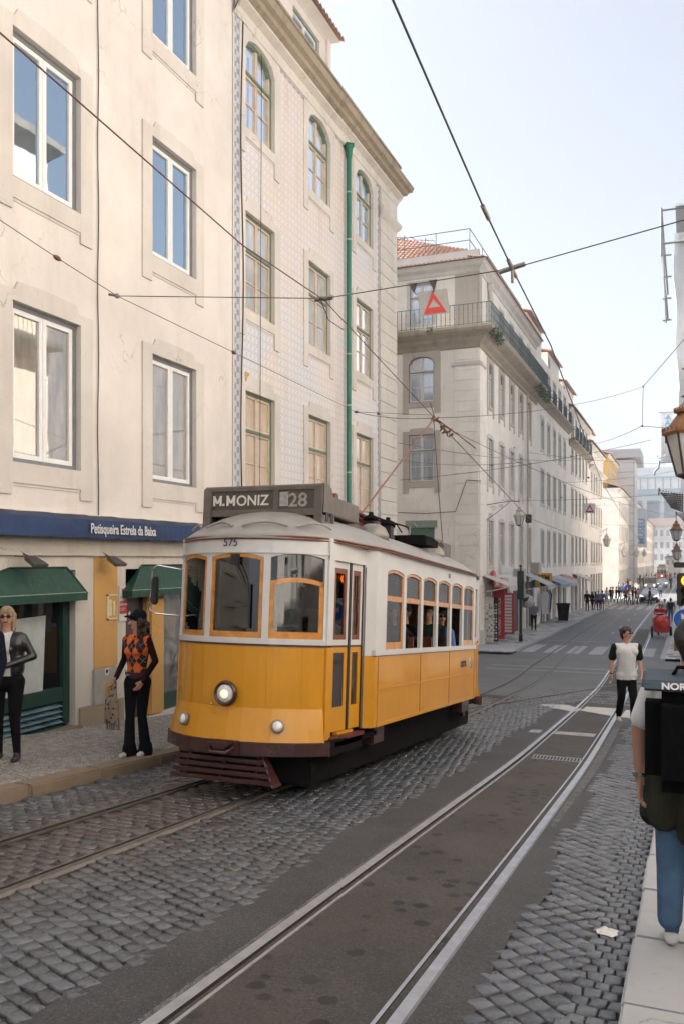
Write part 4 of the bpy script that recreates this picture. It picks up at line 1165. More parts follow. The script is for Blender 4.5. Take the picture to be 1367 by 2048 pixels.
sfascia(2.7, 5.2, .25, .75, .12, M_RED, 'TOURIST SERVICE', M_SIGNW, .26, sq=.62)
sfascia(5.5, 8.3, .2, .75, .35, M_SIGNW, None); sfascia(5.0, 8.0, .95, 1.3, .08, M_SIGNW, None)
m = MB(); m.M = Matrix.Translation((2.6, -.16, .75)) @ Matrix.Rotation(0, 4, 'Z'); m.lathe([(.42, -.05), (.42, .05)], 24, axis='y'); rd = m.build('round_sign', M_RED, B3)
put_text('lettering', text_mesh('i', .6, M_SIGNW, .004, .02), rd, Matrix.Translation((2.53, -.215, .55)) @ Matrix.Rotation(PI / 2, 4, 'X'))
def letters_down(body, par, x, y, z, size, mat):
    M_ = Matrix.Translation((x, y, z)) @ Matrix.Rotation(PI / 2, 4, 'X') @ Matrix.Rotation(PI / 2, 4, 'Z')
    return put_text('lettering', text_mesh(body, size, mat, .003, .006, squeeze=.95), par, M_)
# red vertical TOURIST SERVICE banner, faces back along the street
tb = empty('banner_sign', (-8.95, 42.95, GZ(2.4)), 0, 'tall red banner sign with white vertical writing beside the souvenir racks', 'sign')
m = MB(); m.box(-.3, .3, -.03, .03, .15, 2.75); m.build('panel', M_RED, tb, bevel=.01)
put_text('lettering', text_mesh('TOURIST SERVICE', .27, M_SIGNW, .002, .006, squeeze=.9), tb, Matrix.Translation((.1, -.035, .3)) @ Matrix.Rotation(PI / 2, 4, 'X') @ Matrix.Rotation(PI / 2, 4, 'Z'))
pb = empty('price_board', (-8.95, 45.6, GZ(5)), 0, 'red and white price board standing by the grey roller shutter', 'sign')
m = MB(); m.box(-.28, .28, -.03, .03, .2, 2.4); m.build('panel', M_RED, pb)
m = MB()
for k in range(12): m.box(-.24, .16, -.036, -.03, .3 + k * .17, .42 + k * .17)
m.build('price_rows', M_SIGNW, pb)
# souvenir racks
for (px_, Y_, lab) in ((-9.15, 41.35, 'tall postcard rack in the corner shop doorway'), (-9.0, 41.75, 'dark souvenir rack covered in small tiles, next to the postcard rack')):
    rk = empty('souvenir_rack', (px_, Y_, GZ(1)), 0, lab, 'display rack')
    m = MB(); m.box(-.27, .27, -.05, .05, .1, 2.3); m.build('back_board', M_BLACKW if 'dark' in lab else M_AWC, rk)
    m = MB(); rr = random.Random(8)
    for i in range(5):
        for j in range(13):
            m.box(-.25 + i * .1, -.25 + i * .1 + .075, -.06, -.05, .2 + j * .14, .2 + j * .14 + .1, mat=rr.randrange(3))
    m.build('souvenirs', [M_SIGNW, M_AWC, M_WGREY], rk)
def awning(label, x, Y0, Y1, z, out, drop, mat):
    a = empty('shop_awning', (x, Y0, z), PI / 2, label, 'awning', 'awnings of the shops on the far pavement')
    L = Y1 - Y0; mm = MB()
    mm.add([(0, 0, 0), (L, 0, 0), (L, -out, -drop), (0, -out, -drop), (0, -out, -drop - .22), (L, -out, -drop - .22)], [(0, 1, 2, 3), (3, 2, 5, 4)])
    mm.add([(0, 0, .02), (L, 0, .02), (L, -out, -drop + .02), (0, -out, -drop + .02)], [(3, 2, 1, 0)])
    mm.build('canvas', mat, a, recalc=False)
    mm = MB()
    for xx in (.02, L - .02): mm.tube([(xx, 0, -drop - .3), (xx, -out, -drop)], .02, 5)
    mm.build('arm', M_SIGNW, a)
awning('cream folding awning over the corner souvenir shop', FX, 40.9, 42.9, .95, 1.4, .55, M_AWC)
awning('pale grey sloping awning between the air conditioner and the cash machine sign', FX, 51.6, 54.6, .9, 1.6, .75, M_AWG)
awning('blue-grey awning over the shop behind the waiting people', FX, 59.0, 62.5, .6, 1.5, .6, paint('awning_blue', (.22, .27, .33), .7))
awning('grey awning farther along the shops', FX, 63.5, 67.5, .5, 1.5, .5, M_AWG)
awning('reddish awning past the grey ones', FX, 68.2, 71.0, .55, 1.2, .5, paint('awning_red', (.42, .2, .16), .7))
awning('pale awning before the next side street', FX, 76, 80, .5, 1.3, .5, M_AWC)
# ATM sign and air conditioners
at_ = empty('cash_machine_sign', (FX + .6, 56.3, -.1), 0, 'yellow cash machine sign on the shop wall', 'sign')
m = MB(); m.box(-.55, .55, -.08, .08, 0, .95); m.build('sign_box', paint('atm_yellow', (.62, .32, .015), .5), at_, bevel=.03)
m = MB(); m.box(-.75, -.55, -.08, .08, 0, .95); m.build('side_panel', paint('atm_blue', (.02, .12, .3), .5), at_)
put_text('lettering', text_mesh('ATM', .4, M_BLACKW, .003, .015), at_, Matrix.Translation((-.42, -.085, .52)) @ Matrix.Rotation(PI / 2, 4, 'X'))
m = MB(); m.lathe([(.22, 0), (.22, .012), (.12, .012), (.12, 0)], 16, (0, -.095, .25), axis='y'); m.build('emblem', M_BLACKW, at_)
for k, (Y_, z_, lab) in enumerate(((49.6, 1.35, 'air conditioner on the stone wall above the white shop sign, nearer of two'), (55.2, 1.7, 'air conditioner above the sloping grey awning, farther of two'))):
    ac = empty('air_conditioner', (FX + .3, Y_, z_ - .9), 0, lab, 'air conditioner', 'air conditioners on the corner building')
    m = MB(); m.box(-.28, .28, -.45, .45, 0, .75); m.build('casing', M_AWC, ac, bevel=.02)
    m = MB()
    for j in range(6): m.box(-.2 + j * .07, -.18 + j * .07, -.462, -.45, .06, .69)
    m.build('grille', M_WGREY, ac)
# ================================================================ REST OF THE ROW
def row_building(name, Y0, Y1, ztop, label, wallm, rows, spacing, w=1.1, zbase=-4, cor=None, roof='eave', style='C', shop=True, top_rows=(), dorm=None, depth=14, pane=None, X=FX, front=False, arch0=True, railz=None):
    b = empty(name, (X, Y0, 0), PI / 2, label, 'building', 'buildings along the left side of the street beyond the crossing')
    L = Y1 - Y0; n = max(1, int((L - 1.0) / spacing)); off = (L - (n - 1) * spacing) / 2
    cs = [off + k * spacing for k in range(n)]
    hs = [(c - w / 2, c + w / 2, z, z + h) for c in cs for (z, h, r) in rows]
    sh_ = [(c - spacing * .36, c + spacing * .36, -4, .2) for c in cs] if shop else []
    mm = MB(); wall_mesh(mm, 0, L, zbase, ztop, hs + sh_, .22); shell(mm, 0, L, zbase, ztop, depth, top=True)
    mm.build('wall', wallm, b, recalc=False)
    if shop:
        for k, c in enumerate(cs):
            mm = MB(); mm.box(c - spacing * .36, c + spacing * .36, .2, .24, -4, .2); mm.build('shop_front', [M_SHUT, M_SHOPD, M_STD2][k % 3], b)
    for c in cs:
        for (z, h, r) in rows:
            put_window(b, c, z, w, h, style, rise=r, tr=.66, mats=WC if style == 'C' else [M_WDARK, M_WHITEW], pane=pane or G_FAR, surm=M_STONE, surk=dict(jw=.18, ear=.3, cap=.16, proud=.04, sill=.14, shoulder=False))
    if cor:
        mm = MB()
        for cz in cor:
            cornice(mm, 0, L, [(0, cz - .5), (.06, cz - .45), (.2, cz - .3), (.5, cz - .12), (.52, cz), (0, cz + .02)])
        mm.build('cornice', M_STD if railz else M_STONE, b)
    if railz:
        for c in cs:
            mm = MB(); mm.box(c - .8, c + .8, -.5, 0, railz - .06, railz); railing(mm, [(c - .8, 0), (c - .8, -.46), (c + .8, -.46), (c + .8, 0)], railz, .95, .16, .014); mm.build('balcony', M_IRON, b, recalc=False)
    if roof == 'eave':
        mm = MB(); cornice(mm, 0, L, [(0, ztop - .35), (.05, ztop - .33), (.25, ztop - .1), (.3, ztop), (0, ztop + .02)], endl=.5, endr=.5); tiles(mm, -.1, L + .1, -.45, 4.5, ztop + .05, ztop + 1.7, .34, rows=1, mat=1); mm.build('roof', [M_STONE, M_ROOF], b)
    if dorm:
        for (a, c_, zt) in dorm:
            mm = MB(); mm.box(a, c_, .6, 4, ztop, zt); mm.build('dormer', M_PL4, b)
            mm = MB(); mm.box(a + .3, a + .9, .55, .6, zt - 1.5, zt - .35); mm.build('dormer_window', WC[0], b)
            mm = MB(); tiles(mm, a - .2, c_ + .2, .3, 3, zt, zt + .7, .34); mm.build('dormer_roof', M_ROOF, b)
    return b
R3 = [(9.35, 2.1, .4), (5.6, 2.25, 0), (1.45, 2.25, 0)]
row_building('terrace_building', 57.0, 73.5, 15.6, 'pale stone building with small iron balconies next to the corner building', M_PL3, R3 + [(12.9, 2.0, 0)], 2.83, cor=[12.75], railz=12.78, roof=None, dorm=[(0, 6, 18.2), (9, 15, 17.6)])
row_building('terrace_building', 73.5, 89.0, 14.6, 'cream building with an orange edged roof in the middle of the far terrace', M_PL4, R3 + [(12.4, 1.8, 0)], 2.7, cor=[11.9], railz=12.2, dorm=[(1, 8, 17.0)])
row_building('terrace_building', 89.0, 104.5, 13.6, 'cream building at the end of the first block by the crowd', M_PL5, [(8.9, 2.0, .3), (5.4, 2.1, 0), (1.4, 2.1, 0)], 2.6, cor=[11.4], dorm=[(2, 10, 15.6)])
# block after the side street
row_building('corner_block', 127, 150, 12.0, 'stone block past the side street with a street corner facing the camera', M_PL4, [(8.2, 1.9, 0), (4.8, 2.0, 0), (1.2, 2.0, 0)], 2.9, cor=[11.8], depth=26)
oc = row_building('ochre_attic', 128.5, 146, 17.0, 'ochre painted attic storey with a red tiled roof above the far stone block', paint('ochre_far', (.52, .34, .1), .9), [(13.4, 1.8, 0)], 3.2, zbase=12.0, shop=False, X=FX - 1.5, depth=22)
# scaffolding wrapped in netting on the left, with a grey sheet roof
M_NET = plaster('scaffold_netting', (.5, .5, .51), .25, (.4, .4, .4), .1)
sc = empty('scaffolding', (FX + .9, 150, 0), PI / 2, 'tall netted scaffolding with a grey temporary roof beyond the ochre attic', 'scaffolding')
m = MB(); m.box(0, 9, 0, 20, -3, 18.5); m.build('netting', M_NET, sc)
m = MB()
for k in range(9): m.box(-.04, 0, -.05, 20, -2 + k * 2.3, -1.92 + k * 2.3)
for k in range(7): m.box(-.05, -.0, k * 3.2, k * 3.2 + .08, -3, 18.5)
m.build('scaffold_tubes', M_WGREY, sc)
m = MB(); m.prism([(-1, 20.2), (9, 20.2), (11, 18.2), (-1, 18.8)], -1, 24, axis='y'); m.build('sheet_roof', paint('sheet_roof_grey', (.28, .28, .29), .6, .2), sc)
row_building('far_building', 159, 205, 12.5, 'long pale building beyond the netted scaffolding on the left', M_PL4, [(8.4, 2.0, 0), (5.0, 2.1, 0), (1.4, 2.1, 0)], 3.4, cor=[11.8], style='C')
row_building('far_building', 205, 262, 11.0, 'farthest pale building in the left row, where the street rises', M_PL5, [(7.4, 2.0, 0), (4.2, 2.1, 0), (1.2, 2.1, 0)], 4.2, cor=[10.6])
# banner on the far row
bn = empty('street_banner', (FX + 1.3, 165, 4), 0, 'narrow pale blue vertical banner hanging from the far left facades', 'banner', 'vertical banners hung over the street')
m = MB(); m.box(-.9, .9, -.05, .05, 0, 7.2); m.build('cloth', paint('banner_pale', (.5, .56, .62), .8), bn)
put_text('lettering', text_mesh('MUSEU', 1.5, paint('banner_blue', (.1, .25, .5), .8), .01, .03), bn, Matrix.Translation((.5, -.08, .6)) @ Matrix.Rotation(PI / 2, 4, 'X') @ Matrix.Rotation(PI / 2, 4, 'Z'))
# closing buildings and hill
def slab_building(name, x0, x1, y, zt, label, wallm, nx, rows, roofh=2.5, w=1.3, h=2.0, depth=14, z0=-4, roofm=None):
    b = empty(name, (x0, y, 0), 0, label, 'building')
    L = x1 - x0; cs = [L * (k + .5) / nx for k in range(nx)]
    hs = [(c - w / 2, c + w / 2, z, z + h) for c in cs for z in rows]
    mm = MB(); wall_mesh(mm, 0, L, z0, zt, hs, .3); shell(mm, 0, L, z0, zt, depth); mm.build('wall', wallm, b, recalc=False)
    for c in cs:
        for z in rows: mm = MB(); mm.quad((c - w / 2, .25, z), (c + w / 2, .25, z), (c + w / 2, .25, z + h), (c - w / 2, .25, z + h)); mm.box(c - .05, c + .05, .2, .24, z, z + h, mat=1); mm.build('window', [G_FAR, M_WHITEW], b, recalc=False)
    mm = MB(); mm.prism([(-.4, zt), (L + .4, zt), (L - 2.5, zt + roofh), (2.5, zt + roofh)], -.4, depth); mm.build('roof', roofm or M_ROOF, b)
    mm = MB(); mm.box(-.2, L + .2, -.25, 0, zt - .5, zt); mm.build('cornice', M_STONE, b)
    return b
M_WHT = plaster('white_render', (.72, .71, .69), .1, (.5, .48, .45), .05)
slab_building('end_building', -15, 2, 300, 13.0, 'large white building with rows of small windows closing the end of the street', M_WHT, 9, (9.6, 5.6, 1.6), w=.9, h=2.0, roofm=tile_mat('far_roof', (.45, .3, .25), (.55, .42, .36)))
slab_building('ramp_building', -6.4, 3, 262, 2.6, 'low beige building with small dark windows at the far end of the street', M_PL3, 7, (.4,), .6, w=.6, h=1.3)
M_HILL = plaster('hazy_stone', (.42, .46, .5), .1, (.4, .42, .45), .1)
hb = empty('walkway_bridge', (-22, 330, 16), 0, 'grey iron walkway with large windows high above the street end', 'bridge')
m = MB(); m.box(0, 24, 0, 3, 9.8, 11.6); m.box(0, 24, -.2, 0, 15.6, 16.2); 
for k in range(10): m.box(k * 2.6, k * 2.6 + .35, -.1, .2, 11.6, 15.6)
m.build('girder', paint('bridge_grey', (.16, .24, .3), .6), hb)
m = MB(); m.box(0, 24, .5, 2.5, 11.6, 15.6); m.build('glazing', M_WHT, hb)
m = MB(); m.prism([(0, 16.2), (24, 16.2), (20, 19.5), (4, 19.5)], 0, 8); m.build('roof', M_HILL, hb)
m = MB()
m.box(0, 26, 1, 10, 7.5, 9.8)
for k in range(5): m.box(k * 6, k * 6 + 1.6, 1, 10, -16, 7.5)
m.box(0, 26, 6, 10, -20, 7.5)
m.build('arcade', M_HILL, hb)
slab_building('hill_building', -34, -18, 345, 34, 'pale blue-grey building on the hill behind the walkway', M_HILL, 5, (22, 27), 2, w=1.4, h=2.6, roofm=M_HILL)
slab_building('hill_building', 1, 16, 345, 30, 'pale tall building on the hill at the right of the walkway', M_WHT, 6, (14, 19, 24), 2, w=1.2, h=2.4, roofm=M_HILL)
# ================================================================ RIGHT SIDE
RX = 2.9
def right_building(Y0, Y1, ztop, label, wallm, X=RX, rows=((8.6, 2.1, 0), (5.0, 2.1, 0), (1.6, 2.1, 0))):
    b = empty('street_building', (X, Y1, 0), -PI / 2, label, 'building', 'buildings on the right side of the street')
    L = Y1 - Y0; n = max(1, int((L - 1) / 3.2)); off = (L - (n - 1) * 3.2) / 2; cs = [off + k * 3.2 for k in range(n)]
    hs = [(c - .6, c + .6, z, z + h) for c in cs for z, h, r in rows]
    mm = MB(); wall_mesh(mm, 0, L, -4, ztop, hs, .2); shell(mm, 0, L, -4, ztop, 12); mm.build('wall', wallm, b, recalc=False)
    for c in cs:
        for z, h, r in rows: put_window(b, c, z, 1.2, h, 'B', tr=.66, mats=[M_WGREEN, M_WHITEW], pane=G_MILK, surm=M_STONE, surk=dict(jw=.2, ear=.3, cap=.18, proud=.04, sill=.14, shoulder=False))
    mm = MB(); cornice(mm, 0, L, [(0, ztop - .6), (.1, ztop - .5), (.4, ztop - .2), (.45, ztop), (0, ztop + .02)], endl=1, endr=1); mm.build('cornice', M_STD, b)
    if rows:
        mm = MB()
        mm.box(0, L, -.7, 0, rows[0][0] - .16, rows[0][0] - .04); railing(mm, [(0, -.66), (L, -.66)], rows[0][0] - .04, 1.0, .2, .014); mm.build('balcony', M_IRON, b, recalc=False)
    return b
right_building(-14, 4.5, 13.6, 'pale building with a long iron balcony behind the camera on the right', M_PL4)
right_building(4.5, 22, 15.2, 'cream building with a long iron balcony on the right near the camera', M_PL3)
right_building(80, 250, 12.0, 'long pale facade on the far right side of the street', M_PL5, X=.9, rows=())
# unseen building added across the side street to keep the crossing in shade
cb = row_building('shade_blocker_building', 22.5, 42, 18.0, 'unseen tall plain building added on the left to shade the crossing', M_PL3, [(8, 2, 0), (12, 2, 0)], 4.5, X=-17.5, shop=False)
# netted scaffolding on the right
rs = empty('scaffolding', (-.28, 45, 0), -PI / 2, 'white netted scaffolding rising beside the copper street lantern at the right edge', 'scaffolding')
m = MB()
nz = 28; ny = 8; vs = []
fr = random.Random(2)
for i in range(nz + 1):
    z = lerp(-2.6, 15.3, i / nz); bulge = .04 * math.sin(i * 1.3) + max(0, (z - 4) / 14.5) * .42
    vs += [(.0, -bulge, z), (7, -bulge, z)]
m.add(vs, [(2 * i, 2 * i + 1, 2 * i + 3, 2 * i + 2) for i in range(nz)], True)
vs = []
for i in range(nz + 1):
    z = lerp(-2.6, 15.3, i / nz); bulge = .04 * math.sin(i * 1.3) + max(0, (z - 4) / 14.5) * .42
    for j in range(ny + 1):
        vs.append((7 + (.06 * math.sin(i * .9 + j * 2.2) if 0 < j else 0), lerp(-bulge, 8, j / ny), z))
w9 = ny + 1
m.add(vs, [(i * w9 + j, i * w9 + j + 1, (i + 1) * w9 + j + 1, (i + 1) * w9 + j) for i in range(nz) for j in range(ny)], True)
m.build('netting', plaster('white_netting', (.6, .6, .61), .2, (.5, .5, .5), .05), rs, recalc=False)
m = MB()
for z in [14.9, 16.3]: m.tube([(7.1, -.8, z), (7.1, 8, z)], .05, 6); m.tube([(7.1, -.8, z), (-5, -.8, z)], .05, 6)
for k in range(6): m.tube([(7.1, -.8 + k * 1.1, 14.4), (7.1, -.8 + k * 1.1, 16.4)], .05, 6)
m.tube([(7.1, -.8, 16.4), (7.1, -.62, 11.6)], .045, 6)
for k in range(4): m.tube([(7.1, -.75, 14.4 - k * .9), (7.1, -.4, 14.4 - k * .9)], .04, 5); m.tube([(7.14, .2, 14 - k * 2.2), (7.14, 6, 14 - k * 2.2 - (k % 2) * .8)], .03, 5)
m.build('scaffold_tubes', paint('scaffold_steel', (.25, .26, .27), .5, .5), rs, recalc=False)
m = MB(); m.box(-8, 7.2, -.25, 8, 16.35, 16.45); m.build('top_sheet', paint('clear_sheet', (.6, .61, .62), .4), rs)
# ================================================================ TRAM
TX, TY = -4.10, 7.12
TR = empty('tram', (TX, TY, g(TY)), 0, 'old yellow and white wooden tram with passengers, coming up the cobbled street', 'tram')
TR.rotation_euler = (-math.atan(.0806), 0, 0)
def paint_t(name, col, rough, dirt=None, coat=.35):
    m, nt, b = newmat(name)
    co = coords(nt, 'Object')
    n = noise(nt, co, 2.2, 5, .6)
    c = ramp(nt, n, [(.3, tuple(x * .92 for x in col)), (.7, tuple(min(1, x * 1.05) for x in col))])
    if dirt:
        n2 = noise(nt, coords(nt, 'Object', scale=(3, 3, .6)), 2.5, 8, .75)
        c = mixc(nt, mth(nt, 'MULTIPLY', ramp(nt, n2, [(.5, 0.0), (.72, 1.0)]), dirt[1]), c, dirt[0])
        n3 = noise(nt, co, 40, 4, .8)
        c = mixc(nt, ramp(nt, n3, [(.68, 0.0), (.74, .35)]), c, dirt[0])
    nt.links.new(c, b.inputs['Base Color']); b.inputs['Roughness'].default_value = rough
    b.inputs['Coat Weight'].default_value = coat; b.inputs['Coat Roughness'].default_value = .06
    bump(nt, b, noise(nt, co, 1.6, 3), .22, .03)
    return m
T_YEL = paint_t('tram_yellow', (.58, .25, .001), .35, ((.25, .12, .02), .12))
T_WHT = paint_t('tram_white', (.56, .555, .55), .4, ((.35, .31, .26), .15))
T_MAR = paint_t('tram_maroon', (.045, .014, .014), .35, ((.09, .05, .04), .4))
T_ROOF = paint('tram_roof_grey', (.29, .275, .255), .42, .1, dirt=((.17, .15, .13), .5), nscale=3)
T_WOOD = paint('varnished_wood', (.52, .21, .03), .3, 0, .3, 9, coat=.6)
T_WOODD = paint('dark_wood', (.16, .045, .02), .35, 0, .3, 9)
T_BLK = paint('rubber_black', (.012, .012, .012), .6, bmp=0)
T_IRON = paint('under_iron', (.007, .006, .006), .85, 0, .4, 12, spec=.1)
T_BOX = paint('sign_box_brown', (.105, .09, .08), .5, .2, .2, 8, dirt=((.2, .17, .14), .4))
T_GRYM = paint('grey_metal', (.24, .22, .2), .45, .4, .2, 8)
T_RED = paint('oxide_red', (.13, .022, .02), .5, .1, .25, 10)
T_CHR = paint('chrome', (.6, .6, .6), .15, 1.0, .05, 8, 0)
T_GLASS = clearglass('tram_glass', (.42, .44, .44), .05)
T_IN = paint('cabin_dark', (.035, .028, .024), .8)
def half_outline(n=7):
    """right half of the plan outline, front to rear: list of (x, y)"""
    hw, dp = .82, .36
    Rr = (hw * hw + dp * dp) / (2 * dp); a = math.asin(hw / Rr)
    P = [(Rr * math.sin(a * k / n), Rr - Rr * math.cos(a * k / n)) for k in range(n + 1)]
    P += [(.84, .42), (.90, 1.20)]
    return P
LT = 7.15
RH = half_outline()
RIGHT = RH + [(1.0, 1.30), (1.0, LT - 1.30), (.90, LT - 1.2)] + [(x, LT - y) for x, y in reversed(RH[:-1])]
OUT = RIGHT + [(-x, y) for x, y in reversed(RIGHT[1:-1])]        # closed loop, front centre first, clockwise seen from above
class Path:
    def __init__(s, P):
        s.P = [Vector(p) for p in P]; s.c = [0.0]
        for a, b in zip(s.P, s.P[1:]): s.c.append(s.c[-1] + (b - a).length)
    def at(s, t, off=0.0):
        if t < 0: q, nn = s.at(-t, off)[0], None; return Vector((-q.x, q.y)), None
        for i in range(len(s.c) - 1):
            if t <= s.c[i + 1] or i == len(s.c) - 2:
                f = (t - s.c[i]) / (s.c[i + 1] - s.c[i]); d = (s.P[i + 1] - s.P[i]).normalized()
                p = s.P[i].lerp(s.P[i + 1], f); 
                return p + Vector((d.y, -d.x)) * off, d
FRp = Path(RH)      # s measured from the front centre round to the right
def strip(mb, s0, s1, z0, z1, off=0.0, th=.03, n=6, mat=0, z0b=None, z1b=None, offb=None):
    """upright panel that follows the curved front, s from s0 to s1; z0b/z1b give heights at s1 side via function"""
    vs = []
    for k in range(n + 1):
        s = lerp(s0, s1, k / n)
        za = z0(k / n) if callable(z0) else z0; zb = z1(k / n) if callable(z1) else z1
        ob = off if offb is None else offb
        a, _ = FRp.at(s, ob); b, _ = FRp.at(s, off); c, _ = FRp.at(s, off - th); d, _ = FRp.at(s, ob - th)
        vs += [(a.x, a.y, za), (b.x, b.y, zb), (c.x, c.y, zb), (d.x, d.y, za)]
    fs = []
    for k in range(n):
        for j in range(4): fs.append((4 * k + j, 4 * k + (j + 1) % 4, 4 * k + 4 + (j + 1) % 4, 4 * k + 4 + j))
    fs += [(0, 1, 2, 3), (4 * n + 3, 4 * n + 2, 4 * n + 1, 4 * n)]
    mb.add(vs, fs, mat=mat)
SF = FRp.c[7]        # arc length to the corner
S1 = FRp.c[8]
# dash panels (front and, mirrored lengthwise, rear)
def both_ends(name, mbf, mats, bevel=0.0):
    o = mbf.build(name, mats, TR, bevel=bevel)
    r = link(name, o.data.copy(), TR); r.data.transform(Matrix.Translation((0, LT, 0)) @ Matrix.Diagonal((1, -1, 1, 1))); r.data.flip_normals()
    return o
m = MB(); strip(m, -SF, SF, .86, 1.46, th=.03, n=26); both_ends('dash_panel', m, T_YEL)
m = MB(); strip(m, -SF, SF, .545, .86, off=.002, offb=.07, th=.03, n=26); both_ends('apron', m, T_YEL)
m = MB(); strip(m, -SF - .02, SF + .02, .42, .55, off=.085, th=.05, n=26); both_ends('bumper', m, T_MAR, bevel=.008)
m = MB(); strip(m, -S1, S1, 1.455, 1.475, off=.008, th=.02, n=26); both_ends('belt_line', m, T_MAR)
m = MB(); strip(m, -S1, S1, 1.475, 1.53, off=.012, th=.05, n=26)
strip(m, -S1, S1, 2.37, 2.53, off=.0, th=.03, n=26); strip(m, -S1, S1, 2.355, 2.37, off=.012, th=.02, n=26)
# pillars of the front
WI = [(-SF + .02, -.36), (-.295, .295), (.36, SF - .02)]
for a, b in ((-S1, WI[0][0]), (WI[0][1], WI[1][0]), (WI[1][1], WI[2][0]), (WI[2][1], S1)): strip(m, a, b, 1.53, 2.355, th=.06, n=2)
# arched heads above the window openings
for a, b in WI:
    strip(m, a, b, lambda t: 2.315 + .04 * (1 - (2 * t - 1) ** 2), 2.356, off=-.002, th=.04, n=8)
both_ends('front_bodywork', m, T_WHT)
def wood_frame(s0, s1, z0, z1, arch=.04, fr=.038, drop=None, glass=True, name='front_window'):
    mm = MB()
    top = lambda t: z1 + arch * (1 - (2 * t - 1) ** 2)
    strip(mm, s0, s0 + fr, z0, z1 + .01, off=-.01, th=.03, n=1); strip(mm, s1 - fr, s1, z0, z1 + .01, off=-.01, th=.03, n=1)
    strip(mm, s0 + fr, s1 - fr, z0, z0 + fr * 1.5, off=-.01, th=.03, n=6)
    strip(mm, s0, s1, lambda t: top(t) - fr, top, off=-.01, th=.03, n=8)
    o = mm.build(name, T_WOOD, TR)
    if glass:
        g_ = MB(); strip(g_, s0 + fr * .5, s1 - fr * .5, z0 + .01, lambda t: top(t) - .01, off=-.024, th=.004, n=8); g_.build('pane', T_GLASS, o)
    return o
wood_frame(WI[0][0], WI[0][1], 1.53, 2.315)
wood_frame(WI[1][0], WI[1][1], 1.53, 2.315)
wood_frame(WI[2][0], WI[2][1], 1.53, 2.08, arch=.045, fr=.045)
m = MB(); strip(m, WI[2][0], WI[2][1], 2.09, lambda t: 2.315 + .04 * (1 - (2 * t - 1) ** 2), off=-.035, th=.004, n=8); m.build('upper_pane', T_GLASS, TR)
m = MB()
for s_ in (-.70, -.36, .36, .70): strip(m, s_ - .003, s_ + .003, .56, 1.455, off=.002, th=.006, n=1, offb=.002) if False else strip(m, s_ - .002, s_ + .002, .87, 1.455, off=.001, th=.004, n=1)
m.build('panel_seam', paint('seam_ochre', (.38, .16, .004), .5), TR)
for s_ in (-.9, -.78, -.3, -.15, .12, .28, .62, .78):
    q, d = FRp.at(abs(s_), .035); m = MB(); m.ball((q.x * (1 if s_ > 0 else -1), q.y, .80 if int(s_ * 100) % 2 else .62), .006, 6); m.build('rivet', T_WOODD, TR)
# wiper
m = MB(); m.tube([(.02, -.01, 2.3), (.16, .0, 2.0), (.17, .01, 1.75)], .006, 5); m.tube([(-.02, -.01, 2.28), (.14, 0, 1.98)], .005, 5); m.tube([(.165, .0, 2.05), (.17, .01, 1.62)], .011, 5); m.box(-.04, .04, -.03, .02, 2.24, 2.34); m.build('wiper', T_BLK, TR)
